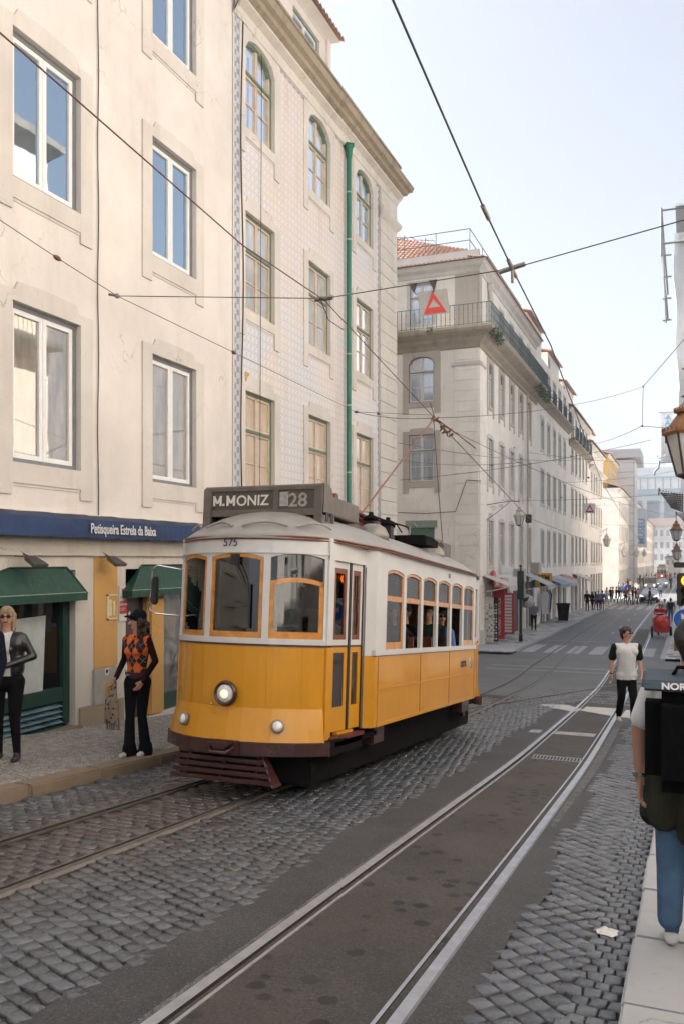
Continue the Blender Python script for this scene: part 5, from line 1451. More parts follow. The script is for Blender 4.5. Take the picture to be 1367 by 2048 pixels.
# platform side: corner post, doors, step
def pside(t, off=0.0):     # t: 0 at the corner post, 1 at the rear of the platform, right side
    x = lerp(.84, .90, t); y = lerp(.42, 1.20, t); return x + off, y
def slab(mb, t0, t1, z0, z1, off, th, s=1, mat=0):
    (xa, ya), (xb, yb) = pside(t0, off), pside(t1, off)
    vs = [(s * xa, ya, z0), (s * xb, yb, z0), (s * xb, yb, z1), (s * xa, ya, z1), (s * (xa - th), ya, z0), (s * (xb - th), yb, z0), (s * (xb - th), yb, z1), (s * (xa - th), ya, z1)]
    mb.add(vs, [(0, 1, 2, 3), (7, 6, 5, 4), (0, 4, 5, 1), (1, 5, 6, 2), (2, 6, 7, 3), (3, 7, 4, 0)], mat=mat)
for s in (1, -1):
    for e in (0, 1):
        def B(mm, name, mats, bevel=0.0):
            if e: mm.v = [(x, LT - y, z) for x, y, z in mm.v]
            return mm.build(name, mats, TR, bevel=bevel)
        m = MB(); slab(m, -.06, .09, .56, 1.455, .006, .05, s, 0); B(m, 'corner_post', T_YEL)
        m = MB(); slab(m, -.06, .09, 1.475, 2.37, .006, .05, s, 0); slab(m, -.06, 1.05, 2.32, 2.53, .008, .05, s, 0); B(m, 'door_header', T_WHT)
        m = MB(); slab(m, -.08, .09, .43, .56, .01, .05, s); B(m, 'corner_foot', T_MAR)
        if s == 1 and not e:
            for j, (t0, t1) in enumerate(((.10, .57), (.63, .98))):
                m = MB(); fr = .045 / .8
                slab(m, t0, t1, 1.475, 1.53, -.02, .03); slab(m, t0, t1, 2.25, 2.32, -.02, .03); slab(m, t0, t0 + fr, 1.53, 2.25, -.02, .03); slab(m, t1 - fr, t1, 1.53, 2.25, -.02, .03)
                d = m.build('door_leaf', T_WHT, TR)
                m = MB(); slab(m, t0 + fr, t1 - fr, 1.53, 1.58, -.024, .02); slab(m, t0 + fr, t1 - fr, 2.2, 2.25, -.024, .02); slab(m, t0 + fr, t0 + 2.0 * fr, 1.58, 2.2, -.024, .02); slab(m, t1 - 2.0 * fr, t1 - fr, 1.58, 2.2, -.024, .02); m.build('window_frame', T_WOODD, d)
                m = MB(); slab(m, t0 + 1.8 * fr, t1 - 1.8 * fr, 1.57, 2.21, -.035, .003); m.build('pane', T_GLASS, d)
                m = MB(); slab(m, t0, t1, .62, .86, -.02, .03); slab(m, t0, t1, 1.40, 1.455, -.02, .03); slab(m, t0, t0 + fr * 1.5, .86, 1.40, -.02, .03); slab(m, t1 - fr * 1.5, t1, .86, 1.40, -.02, .03); m.build('lower_panel', T_YEL, d)
                m = MB(); slab(m, t0 + fr * 1.5, t1 - fr * 1.5, .86, 1.4, -.03, .01); m.build('dark_panel', glossglass('door_dark', (.03, .022, .018), .04, .08), d)
                m = MB(); slab(m, t0, t1, 1.455, 1.475, -.018, .02); m.build('belt_line', T_MAR, d)
            m = MB(); slab(m, .57, .63, .62, 2.32, -.01, .04); slab(m, .98, 1.03, .6, 2.34, -.01, .04); slab(m, .09, .12, .6, 2.3, -.03, .03); slab(m, .09, 1.0, 2.29, 2.33, -.03, .03); m.build('door_seal', T_BLK, TR)
            m = MB(); slab(m, .05, 1.02, .54, .58, .03, .12); m.build('door_step', T_RED, TR)
            m = MB(); slab(m, .3, .75, .585, .615, .0, .05); m.build('door_guide', T_YEL, TR)
            m = MB(); slab(m, 1.0, 1.04, .6, 2.3, .012, .02); m.build('kick_strip', T_GRYM, TR)
        else:
            m = MB(); slab(m, .09, 1.0, .56, 1.455, 0, .03, s); B(m, 'platform_panel', T_YEL)
            m = MB(); slab(m, .09, 1.0, 1.455, 1.53, 0, .03, s); slab(m, .09, .18, 1.53, 2.33, 0, .03, s); slab(m, .92, 1.0, 1.53, 2.33, 0, .03, s); B(m, 'platform_frame', T_WHT)
            m = MB(); slab(m, .18, .92, 1.53, 2.33, -.02, .004, s); B(m, 'platform_pane', T_GLASS)
# hall-shaped main body sides
yA, yB = 1.30, LT - 1.30
cs = [1.94 + .697 * k for k in range(6)]; ww = .30
for s in (1, -1):
    X = 1.0 * s; Xi = .965 * s; x0, x1 = sorted((X, Xi))
    m = MB(); m.box(x0, x1, yA, yB, .60, 1.36)
    for (ya, yb, xa, xb) in ((yA - .1, yA, .9, 1.0), (yB, yB + .1, 1.0, .9)):
        m.add([(s * xa, ya, .6), (s * xb, yb, .6), (s * xb, yb, 1.36), (s * xa, ya, 1.36), (s * (xa - .04), ya, .6), (s * (xb - .04), yb, .6), (s * (xb - .04), yb, 1.36), (s * (xa - .04), ya, 1.36)], [(0, 1, 2, 3), (7, 6, 5, 4), (0, 4, 5, 1), (1, 5, 6, 2), (2, 6, 7, 3), (3, 7, 4, 0)])
    sp = m.build('side_panel', T_YEL, TR)
    m = MB()
    a, b = sorted((X, X + .008 * s))
    m.box(a, b, yA + .12, yB, .985, 1.005); m.box(a, b, yA + .1, yB, .60, .635); m.box(a, b, yA + .1, yA + .13, .635, 1.36); m.box(a, b, yB - .03, yB, .635, 1.36)
    m.build('bead', T_YEL, sp)
    m = MB()
    for yy in (2.97, 4.35): m.box(a, b - .004 * (s > 0), yy - .004, yy + .004, .635, 1.355)
    m.box(a, b, yA - .02, yB, 1.352, 1.362)
    m.build('seam', T_WOODD, sp)
    m = MB(); a2, b2 = sorted((.955 * s, 1.016 * s))
    m.box(a2, b2, yA - .03, yB + .03, 1.362, 1.42)
    xs0, xs1 = sorted((.96 * s, 1.0 * s))
    prev = yA
    for c in cs:
        m.box(xs0, xs1, prev, c - ww, 1.42, 2.32); prev = c + ww
    m.box(xs0, xs1, prev, yB, 1.42, 2.32)
    m.box(xs0, xs1, yA, yB, 2.32, 2.53)
    for c in cs:
        n = 8
        for k in range(n):
            ta, tb = k / n, (k + 1) / n
            za, zb = 2.282 + .038 * (1 - (2 * ta - 1) ** 2), 2.282 + .038 * (1 - (2 * tb - 1) ** 2)
            y0_, y1_ = c - ww + 2 * ww * ta, c - ww + 2 * ww * tb
            m.add([(xs0, y0_, za), (xs1, y0_, za), (xs1, y1_, zb), (xs0, y1_, zb), (xs0, y0_, 2.32), (xs1, y0_, 2.32), (xs1, y1_, 2.32), (xs0, y1_, 2.32)], [(0, 1, 2, 3), (0, 4, 5, 1), (2, 6, 7, 3), (1, 5, 6, 2), (3, 7, 4, 0)])
    for (ya, yb, xa, xb) in ((yA - .1, yA, .9, 1.0), (yB, yB + .1, 1.0, .9)):
        m.add([(s * xa, ya, 1.36), (s * xb, yb, 1.36), (s * xb, yb, 2.53), (s * xa, ya, 2.53), (s * (xa - .04), ya, 1.36), (s * (xb - .04), yb, 1.36), (s * (xb - .04), yb, 2.53), (s * (xa - .04), ya, 2.53)], [(0, 1, 2, 3), (7, 6, 5, 4), (0, 4, 5, 1), (1, 5, 6, 2), (2, 6, 7, 3), (3, 7, 4, 0)])
    m.build('side_bodywork', T_WHT, TR)
    # wooden sashes: upper lights all shut, lower sash shut in the first and last
    for k, c in enumerate(cs):
        xa, xb = sorted((.968 * s, .99 * s)); m = MB(); f = .032; y0_, y1_ = c - ww + .008, c + ww - .008
        m.box(xa, xb, y0_, y1_, 1.96, 2.02)
        zt = lambda t: 2.279 + .036 * (1 - (2 * t - 1) ** 2)
        m.box(xa, xb, y0_, y0_ + f, 2.02, 2.24); m.box(xa, xb, y1_ - f, y1_, 2.02, 2.24)
        n = 8
        for q in range(n):
            ta, tb = q / n, (q + 1) / n
            m.add([(xa, lerp(y0_, y1_, ta), zt(ta) - f), (xb, lerp(y0_, y1_, ta), zt(ta) - f), (xb, lerp(y0_, y1_, tb), zt(tb) - f), (xa, lerp(y0_, y1_, tb), zt(tb) - f),
                   (xa, lerp(y0_, y1_, ta), zt(ta)), (xb, lerp(y0_, y1_, ta), zt(ta)), (xb, lerp(y0_, y1_, tb), zt(tb)), (xa, lerp(y0_, y1_, tb), zt(tb))],
                  [(0, 3, 2, 1), (4, 5, 6, 7), (1, 2, 6, 5), (0, 4, 7, 3)])
        if k in (0, 5) or s < 0:
            m.box(xa, xb, y0_, y0_ + f, 1.42, 1.96); m.box(xa, xb, y1_ - f, y1_, 1.42, 1.96); m.box(xa, xb, y0_ + f, y1_ - f, 1.42, 1.50)
        w_ = m.build('side_window', T_WOOD, TR)
        m = MB(); xg = .978 * s; m.quad((xg, y0_ + .02, 2.0), (xg, y1_ - .02, 2.0), (xg, y1_ - .02, 2.27), (xg, y0_ + .02, 2.27))
        if k in (0, 5) or s < 0: m.quad((xg, y0_ + .02, 1.44), (xg, y1_ - .02, 1.44), (xg, y1_ - .02, 1.97), (xg, y0_ + .02, 1.97))
        m.build('pane', T_GLASS, w_, recalc=False)
        if k in (1, 3, 4) and s > 0:
            m = MB()
            for q in range(9): m.box(.95, .962, y0_ + .02, y1_ - .02, 2.02 + q * .028, 2.02 + q * .028 + .024)
            m.build('blind', paint('pale_blind', (.4, .39, .37), .7), w_)
# roof
m = MB(); V = []; rings = [1.03, 1.03, 1.0, .93, .82, .66, .48, .28, .1]; zz = [2.50, 2.53, 2.56, 2.61, 2.68, 2.76, 2.82, 2.86, 2.875]
loop = []
for (a, b) in zip(OUT, OUT[1:] + OUT[:1]):
    n = max(1, int(math.dist(a, b) / .2))
    for k in range(n): loop.append((lerp(a[0], b[0], k / n), lerp(a[1], b[1], k / n)))
loop = smooth_poly(loop, 4)
for t, z in zip(rings, zz):
    for (x, y) in loop:
        sy = min(max(y, 1.0), LT - 1.0); sx = 0
        V.append((x * t, sy + (y - sy) * (t if t < 1 else 1 + (t - 1) * 1.2), z))
n = len(loop)
F_ = [(i * n + k, i * n + (k + 1) % n, (i + 1) * n + (k + 1) % n, (i + 1) * n + k) for i in range(len(rings) - 1) for k in range(n)]
F_.append(tuple(range((len(rings) - 1) * n, len(rings) * n)))
m.add(V, F_, True); m.build('roof', T_ROOF, TR)
m = MB()
for (t, z, r_) in ((1.045, 2.52, .012), (1.05, 2.495, .008)):
    P3 = [(x * t, y + (y - LT / 2) * .006, z) for x, y in loop]; m.tube(P3 + [P3[0]], r_, 6, cap=False)
m.build('roof_moulding', T_WOODD, TR, recalc=False)
m = MB()
for (s0, s1) in ((-.95, -.62), (-.5, -.1), (.02, .52), (.62, 1.05)):
    pts = []
    for k in range(11):
        s = lerp(s0, s1, k / 10); q, _ = FRp.at(s if abs(s) > 1e-4 else 1e-4, 0); sy = 1.0
        t = .93 - .05 * math.sin(PI * k / 10)
        pts.append((q.x * t, sy + (q.y - sy) * t, 2.63 + .045 * math.sin(PI * k / 10)))
    m.tube(pts, .013, 6)
m.build('rain_strip', T_ROOF, TR)
# ceiling / floor / interior fittings
inner = [(x * .95, .04 + y * .985) for x, y in OUT]
m = MB(); m.prism(inner, 2.44, 2.46, axis='z'); m.build('ceiling', paint('ceiling_brown', (.09, .06, .04), .7), TR)
m = MB(); m.prism(inner, .62, .66, axis='z'); m.build('floor', T_IN, TR)
m = MB()
for y in (1.22,):
    m.prism([(-.85, .66), (-.3, .66), (-.3, 2.2), (.2, 2.2), (.2, .66), (.85, .66), (.85, 2.44), (-.85, 2.44)], y - .02, y + .02)
m.build('bulkhead', T_WOODD, TR)
m = MB(); m.box(-.85, .85, LT - 1.24, LT - 1.2, .66, 2.44); m.build('bulkhead', T_WOODD, TR)
m = MB(); m.box(-.955, -.945, yA, yB, .66, 1.36); m.box(.945, .955, yA, yB, .66, 1.36); m.build('lining', T_WOODD, TR)
for k in range(5):
    for s in (-1, 1):
        y = 1.75 + k * .82; m = MB(); m.box(s * .52 - .38, s * .52 + .38, y, y + .38, 1.02, 1.08); m.box(s * .52 - .38, s * .52 + .38, y + .38, y + .42, 1.02, 1.55); m.build('seat', T_WOODD, TR)
m = MB()
for s in (-1, 1): m.tube([(s * .45, 1.3, 2.3), (s * .45, yB, 2.3)], .014, 6)
for y in (.7, 2.6, 4.5): m.tube([(.15, y, .66), (.15, y, 2.44)], .016, 6)
m.build('grab_rail', T_CHR, TR, recalc=False)
# controller handle at the driver's stand
m = MB(); m.box(.32, .62, .42, .6, .66, 1.55); m.lathe([(.1, 1.55), (.12, 1.6), (.1, 1.63)], 12, (.47, .5, 0)); m.build('controller', T_IRON, TR)
m = MB(); m.tube([(.47, .5, 1.65), (.3, .34, 1.66), (.22, .3, 1.62)], .018, 6); m.build('crank_handle', T_CHR, TR)
m = MB(); m.box(-.62, -.4, .4, .55, 1.5, 1.62); m.build('ticket_machine', T_GRYM, TR); m = MB(); m.box(-.57, -.45, .38, .4, 1.63, 1.72); m.build('ticket_roll', paint('orange_plastic', (.6, .16, .03), .5), TR)
# numbers and lettering
NAVY = paint('navy_lettering', (.02, .02, .09), .5, bmp=0)
put_text('fleet_number', text_mesh('575', .11, NAVY, .001, .0006, align='CENTER'), TR, Matrix.Translation((-.06, -.006, 2.42)) @ Matrix.Rotation(PI / 2, 4, 'X'))
SIDE = Matrix.Rotation(PI / 2, 4, 'Z') @ Matrix.Rotation(PI / 2, 4, 'X')
put_text('fleet_number', text_mesh('575', .085, NAVY, .001, 0, squeeze=.85), TR, Matrix.Translation((1.004, 4.2, 2.37)) @ SIDE)
put_text('lettering', text_mesh('carris', .19, NAVY, .001, .002, squeeze=.8), TR, Matrix.Translation((1.004, 4.98, 1.11)) @ SIDE)
m = MB(); m.lathe([(.075, 0), (.075, .003), (.0, .003)], 18, (1.001, 5.58, 1.155), axis='x', smooth=False); em = m.build('emblem', T_WHT, TR)
m = MB()
for k in range(12):
    a0, a1 = lerp(-1.9, 1.3, k / 12), lerp(-1.9, 1.3, (k + 1) / 12)
    m.add([(1.006, 5.585 + r * math.cos(a), 1.155 + r * math.sin(a)) for a, r in ((a0, .08), (a1, .08), (a1, .055), (a0, .055))], [(0, 1, 2, 3)])
m.box(1.005, 1.007, 5.57, 5.59, 1.12, 1.19)
m.build('emblem_mark', NAVY, em, recalc=False)
# lamps
T_LENS = paint('lens_glass', (.75, .72, .66), .12, 0, .15, 40, .5, coat=1)
T_LIT = emis('lit_lens', (1.0, .78, .58), .22)
m = MB(); m.lathe([(.075, 0), (.115, -.01), (.125, -.04), (.11, -.07), (.1, -.07), (.095, -.05), (.07, -.045), (.07, 0)], 24, (-.03, .0, .99), axis='y'); hl = m.build('headlight', T_MAR, TR)
m = MB(); m.lathe([(.096, -.045), (.08, -.06), (.04, -.068), (.0, -.07)], 20, (-.03, 0, .99), axis='y'); m.build('lens', T_LENS, hl)
m = MB(); m.lathe([(.045, -.068), (.03, -.073), (0, -.075)], 14, (-.03, 0, .985), axis='y'); m.build('glow', T_LIT, hl)
for sx in (-.53, .47):
    q, d = FRp.at(abs(sx) + .02, .045)
    m = MB(); m.lathe([(.06, .02), (.066, -.02), (.06, -.035), (.05, -.035)], 18, axis='y'); fl = m.build('fog_light', T_GRYM, TR)
    ang = math.atan2(q.x, 1.0) * (1 if sx > 0 else -1) * .75
    fl.location = (q.x * (1 if sx > 0 else -1), q.y - .005, .70); fl.rotation_euler = (-.2, 0, ang)
    m = MB(); m.lathe([(.052, -.03), (.04, -.045), (0, -.052)], 16, axis='y'); m.build('lens', T_LENS, fl)
m = MB(); m.lathe([(.012, 0), (.012, -.012), (0, -.014)], 10, (-.2, .0, .88), axis='y'); m.build('socket', T_CHR, TR)
# coupling, bolts
m = MB(); m.box(-.17, .17, -.12, -.085, .42, .56); m.tube([(-.12, -.12, .5), (-.08, -.2, .45), (.08, -.2, .45), (.12, -.12, .5)], .02, 6); m.prism([(-.13, .54), (.13, .54), (.05, .48), (-.05, .48)], -.19, -.12); m.build('coupling', T_MAR, TR, bevel=.006)
for bx in (-.7, -.64, .44, .5):
    q, d = FRp.at(abs(bx), .09)
    for z in (.46, .51): m = MB(); m.ball((q.x * (1 if bx > 0 else -1), q.y, z), .011, 6); m.build('bolt', T_MAR, TR)
# lifeguard: sloping slats ahead of the wheels
m = MB()
for k in range(5):
    z = .42 - k * .056; yy = .03 - k * .035; hw = .34 + k * .05
    m.box(-.56, hw, yy - .012, yy + .012, z - .022, z + .018)
for x in (-.45, -.05, .32): m.add([(x - .02, .06, .42), (x + .02, .06, .42), (x + .02, -.06, .17), (x - .02, -.06, .17), (x - .02, .09, .42), (x + .02, .09, .42), (x + .02, -.03, .17), (x - .02, -.03, .17)], [(0, 1, 2, 3), (7, 6, 5, 4), (0, 4, 5, 1), (1, 5, 6, 2), (2, 6, 7, 3), (3, 7, 4, 0)])
m.add([(.33, .04, .44), (.35, .04, .44), (.57, -.14, .16), (.55, -.14, .16), (.33, .1, .44), (.35, .1, .44), (.57, .04, .16), (.55, .04, .16)], [(0, 1, 2, 3), (3, 2, 6, 7), (1, 5, 6, 2), (0, 3, 7, 4), (0, 4, 5, 1)])
m.tube([(-.56, .08, .43), (.36, .08, .43)], .022, 8)
m.build('lifeguard', T_MAR, TR)
# underframe
m = MB(); m.box(-.8, .8, .3, LT - .3, .45, .61); m.build('underframe', T_IRON, TR)
m = MB(); m.box(.58, .62, .6, 1.6, .33, .55); m.box(.62, .9, .5, 1.7, .47, .54); m.box(.86, .9, .35, 1.25, .40, .56); m.build('step_bracket', T_IRON, TR, bevel=.01)
m = MB(); m.box(-.74, .74, .3, 6.6, .12, .46); m.box(.52, .7, 2.6, 4.4, .22, .44); m.box(.5, .62, 1.5, 5.7, .26, .36); m.build('truck_frame_shade_box', T_IRON, TR, bevel=.02)  # first box is oversized and black, standing in for shade under the tram
for y in (2.3, 4.85):
    for s in (-1, 1):
        m = MB(); m.lathe([(.0, -.03), (.2, -.03), (.33, -.03), (.33, .03), (.36, .03), (.36, .045), (.2, .045), (0, .045)], 24, (s * .47, y, .36), axis='x'); m.build('wheel', T_IRON, TR)
        m = MB(); m.box(s * .6 - .06, s * .6 + .06, y - .14, y + .14, .26, .46); m.build('axle_box', T_IRON, TR, bevel=.02)
m = MB(); m.box(.72, .95, 5.3, 5.75, .42, .6); m.prism([(5.75, .55), (6.0, .55), (5.95, .3), (5.85, .3)], .78, .84, axis='x'); m.build('step_hanger', T_MAR, TR, bevel=.01)
m = MB(); m.box(.7, .9, 1.6, 1.95, .38, .58); m.build('step_hanger', T_MAR, TR, bevel=.01)
# roof fittings
m = MB(); hw = .70
m.box(-hw, hw, .64, .66, 2.80, 2.87); m.box(-hw, hw, .64, .66, 3.07, 3.11)
for a, b in ((-hw, -hw + .07), (.13, .19), (hw - .07, hw)): m.box(a, b, .64, .66, 2.87, 3.07)
prf = [(.64, 2.66), (.64, 3.10), (.67, 3.13), (.74, 3.14), (.86, 3.10), (.95, 2.95), (.96, 2.66)]
m.prism(prf, hw - .02, hw, axis='x'); m.prism(prf, -hw, -hw + .02, axis='x')
for (a, b) in zip(prf[1:-1], prf[2:]): m.add([(-hw, a[0], a[1]), (hw, a[0], a[1]), (hw, b[0], b[1]), (-hw, b[0], b[1])], [(0, 1, 2, 3)])
m.box(-hw, hw, .66, .94, 2.8, 2.83)
m.box(hw - .09, hw - .001, .62, .66, 2.62, 3.1); m.box(-hw, -hw + .09, .62, .66, 2.58, 3.1)
db = m.build('destination_box', T_BOX, TR, recalc=False)
db.location.x = -.07
m = MB(); m.box(-hw + .07, .13, .655, .66, 2.87, 3.07); m.box(.19, hw - .07, .655, .66, 2.87, 3.07); m.build('display', paint('display_dark', (.055, .045, .035), .25), db)
LW = paint('display_white', (.62, .6, .56), .6, bmp=0); LG = paint('display_grey', (.3, .28, .26), .6, var=.4, nscale=30, bmp=0)
mx = MB()
for x0 in (-hw + .10, -hw + .265):
    zb, zt_, ww_, tk = 2.918, 3.028, .105, .026
    mx.box(x0, x0 + tk, .6515, .6535, zb, zt_); mx.box(x0 + ww_ - tk, x0 + ww_, .6515, .6535, zb, zt_)
    for (xa, xb) in ((x0 + tk * .3, x0 + ww_ / 2), (x0 + ww_ - tk * .3, x0 + ww_ / 2)):
        mx.add([(xa - tk * .55, .6525, zt_), (xa + tk * .55, .6525, zt_), (xb + tk * .5, .6525, zb + .025), (xb - tk * .5, .6525, zb + .025)], [(0, 1, 2, 3)])
mx.box(-hw + .215, -hw + .24, .6515, .6535, 2.918, 2.943)
mx.build('lettering', LW, db, recalc=False)
put_text('lettering', text_mesh('ONIZ', .155, LW, .001, .0022, squeeze=1.0), db, Matrix.Translation((-hw + .385, .652, 2.918)) @ Matrix.Rotation(PI / 2, 4, 'X'))
put_text('lettering', text_mesh('28', .2, LG, .001, .003, squeeze=1.1), db, Matrix.Translation((.3, .652, 2.895)) @ Matrix.Rotation(PI / 2, 4, 'X'))
m = MB(); m.box(.2, .3, .65, .654, 2.9, 3.05); m.build('flaked_paint', LG, db)
m = MB()
for yy in (.72, .84): m.box(hw, hw + .004, yy, yy + .08, 2.74, 2.84)
m.build('vent_hole', T_BLK, db)
m = MB(); m.box(.02, .52, 1.15, 1.95, 2.86, 3.07); m.build('resistor_box', T_BOX, TR, bevel=.01)
m = MB(); m.box(-.1, .35, 2.0, 5.4, 2.84, 2.91); m.build('roof_walkway', T_BOX, TR, bevel=.006)
for (x, y, r_) in ((.62, 2.15, .2), (.6, 4.75, .19)):
    m = MB(); m.lathe([(r_, 2.68), (r_ * .97, 2.76), (r_ * .75, 2.84), (r_ * .4, 2.88), (0, 2.89)], 18, (x, y, 0)); m.build('ventilator', T_GRYM, TR)
for (x, y) in ((.42, 2.62), (.46, 3.15)):
    m = MB(); m.box(x - .06, x + .06, y - .07, y + .07, 2.72, 2.98); m.build('fuse_box', T_BLK, TR, bevel=.01)
    m = MB(); m.lathe([(.045, 2.98), (.1, 2.99), (.09, 3.03), (.03, 3.06), (.03, 3.09), (0, 3.1)], 12, (x, y, 0)); m.build('insulator', T_IRON, TR)
m = MB()
for s in (-.12, .12): m.tube([(s + .15, 1.5, 3.14), (s + .15, 3.6, 3.02)], .025, 6)
m.tube([(-.05, 1.55, 3.12), (.4, 1.55, 3.12)], .05, 8); m.tube([(.15, 1.9, 2.92), (.15, 2.5, 3.12)], .03, 6); m.tube([(.15, 3.2, 2.9), (.15, 2.7, 3.14)], .03, 6)
m.box(-.02, .32, 3.0, 3.5, 2.96, 3.04); m.box(.1, .2, 2.4, 3.3, 2.92, 3.0); m.build('trolley_base', T_RED, TR, recalc=False)
m = MB()
for k in range(4): m.tube([(.02 + k * .09, 2.9, 3.1), (.02 + k * .09, 3.9, 3.1)], .014, 6)
for k in range(3): m.ball((.1 + .08 * k, 3.95, 3.08), .035, 6)
m.tube([(.3, 3.6, 3.1), (.42, 4.1, 3.08), (.44, 4.25, 2.96)], .012, 5); m.tube([(.2, 3.6, 3.12), (.3, 4.0, 3.1), (.34, 4.1, 3.0)], .01, 5)
m.build('trolley_springs', T_IRON, TR, recalc=False)
m = MB(); m.box(.25, .8, 3.75, 4.35, 2.8, 2.9); 
for k in range(8): m.box(.28, .77, 3.78 + k * .07, 3.82 + k * .07, 2.9, 2.93)
m.build('battery_tray', T_IRON, TR, bevel=.004)
m = MB(); m.tube([(.5, 3.95, 2.9), (.5, 3.95, 3.08), (.55, 3.95, 3.12), (.6, 3.95, 3.06)], .014, 6); m.build('cable_loop', T_GRYM, TR)
m = MB(); m.tube([(.7, 4.3, 2.93), (.8, 4.5, 2.93), (.82, 4.6, 2.85)], .016, 6); m.build('cable_loop', T_GRYM, TR)
m = MB(); m.box(.1, .62, 5.25, 5.75, 2.76, 2.98); m.build('resistor_box', T_BOX, TR, bevel=.01)
# trolley pole reaching the wire (local coordinates from world)
bpy.context.view_layer.update()
inv = TR.matrix_world.inverted()
tip = inv @ Vector(onX(866, 838, -4.2))
m = MB(); m.tube([(.12, 3.0, 3.1), tuple(tip)], .013, 8); tp = m.build('trolley_pole', paint('pole_red', (.19, .06, .045), .45), TR)
m = MB(); m.ball(tuple(tip), .05, 8); m.build('trolley_head', M_INS, tp)
m = MB(); a = Vector(tip); b = Vector((.35, 6.45, 2.5)); m.tube([tuple(a.lerp(b, k / 8) + Vector((0, 0, -.1 * math.sin(PI * k / 8)))) for k in range(9)], .008, 4, cap=False); m.build('trolley_rope', M_WIRE, TR)
# folding mirror on the left front corner
mc = inv @ Vector(onX(318, 1165, TX - .98))
m = MB(); bx, by = -.80, .42
m.tube([(bx, by, 2.20), (mc.x - .02, mc.y + .0, 2.24), (mc.x - .09, mc.y, 2.2), (mc.x - .1, mc.y, 1.78), (mc.x - .04, mc.y, 1.74), (bx, by, 1.72)], .011, 6); mi = m.build('mirror_arm', T_CHR, TR, recalc=False)
m = MB(); m.box(mc.x - .08, mc.x + .0, mc.y - .02, mc.y + .02, 1.83, 2.12); m.build('mirror', T_BLK, mi, bevel=.015)
# handrail on front edge
m = MB(); m.tube([(-.86, .4, 1.36), (-.9, .38, 1.3), (-.9, .38, 1.18), (-.86, .4, 1.12)], .009, 6); m.build('grab_handle', T_GRYM, TR)
# ================================================================ PEOPLE
SKIN = paint('skin_light', (.48, .27, .19), .5, var=.06, bmp=.05)
SKIN2 = paint('skin_tan', (.34, .19, .12), .5, var=.06, bmp=.05)
def cloth(name, col, rough=.9, var=.15, **k):
    if name in MATS: return MATS[name]
    m, nt, b = newmat(name)
    if max(col) < .1: col = tuple(c * .55 for c in col)
    co = coords(nt, 'Object'); n1 = noise(nt, co, 9, 5)
    nt.links.new(ramp(nt, n1, [(.3, tuple(x * (1 - var * 1.5) for x in col)), (.7, tuple(min(1, x * (1 + var)) for x in col))]), b.inputs['Base Color'])
    b.inputs['Roughness'].default_value = rough; b.inputs['Specular IOR Level'].default_value = .15
    f = noise(nt, coords(nt, 'Object', scale=(1, 1, .55), rot=(.3, .4, .2)), 8, 3, .55, 1.2)
    bump(nt, b, f, .5, .03)
    MATS[name] = m; return m
def hair_mat(name, c1, c2):
    m, nt, b = newmat(name)
    f = noise(nt, coords(nt, 'Object', scale=(1, 1, .22)), 70, 4, .7, .8)
    nt.links.new(ramp(nt, f, [(.35, c1), (.65, c2)]), b.inputs['Base Color']); b.inputs['Roughness'].default_value = .5
    bump(nt, b, f, 1.0, .012); MATS[name] = m; return m
C_BLK = cloth('black_cloth', (.012, .012, .014)); C_NAVY = cloth('navy_cloth', (.015, .02, .04)); C_WHITE = cloth('white_cloth', (.6, .6, .61), var=.05)
C_JEAN = cloth('blue_denim', (.07, .13, .22)); C_GREY = cloth('grey_cloth', (.14, .15, .16)); C_GREEN = cloth('bottle_green', (.018, .035, .022))
C_OLIVE = cloth('olive_cloth', (.05, .05, .038)); C_MAR = cloth('maroon_knit', (.035, .01, .012)); C_RED = cloth('red_cloth', (.4, .015, .015)); C_TAN = cloth('tan_cloth', (.35, .17, .07))
C_CREAM = cloth('cream_cloth', (.5, .46, .4)); C_DENJ = cloth('denim_jacket', (.08, .16, .32)); C_LEATH = paint('black_leather', (.012, .013, .016), .3, 0, .2, 15, .5, coat=.3)
C_SHOE = paint('white_trainer', (.55, .55, .54), .6, var=.1); C_SHOED = paint('dark_shoe', (.02, .02, .022), .5)
H_BRN = hair_mat('brown_hair', (.008, .004, .003), (.055, .026, .014)); H_BLK = hair_mat('black_hair', (.003, .003, .003), (.022, .017, .015)); H_BLD = hair_mat('fair_hair', (.16, .1, .055), (.5, .37, .23)); H_GRY = paint('grey_hair', (.3, .29, .28), .6, 0, .3, 30, .5)
def bone_mesh(V, Fs, a, b, ra, rb, sq=(1, 1), n=12):
    """closed tapered capsule from a to b, cross-section scaled in x and y by sq"""
    a = Vector(a); b = Vector(b); d = b - a; L = d.length
    d = d.normalized() if L > 1e-6 else Vector((0, 0, 1))
    q = d.to_track_quat('Z', 'Y'); base = len(V); rings = []
    for k in range(1, 4): t = PI / 2 * (1 - k / 4.0 + 0); rings.append((-math.sin(t) * ra, math.cos(t) * ra))
    rings.append((0, ra)); rings.append((L, rb))
    for k in range(1, 4): t = PI / 2 * k / 4.0; rings.append((L + math.sin(t) * rb, math.cos(t) * rb))
    for h, r in rings:
        for k in range(n):
            t = 2 * PI * k / n
            p = q @ Vector((r * math.cos(t), r * math.sin(t), h))
            V.append((a.x + p.x * sq[0], a.y + p.y * sq[1], a.z + p.z))
    m_ = len(rings)
    for i in range(m_ - 1):
        for k in range(n):
            k2 = (k + 1) % n; Fs.append((base + i * n + k, base + i * n + k2, base + (i + 1) * n + k2, base + (i + 1) * n + k))
    Fs.append(tuple(base + k for k in range(n - 1, -1, -1))); Fs.append(tuple(base + (m_ - 1) * n + k for k in range(n)))
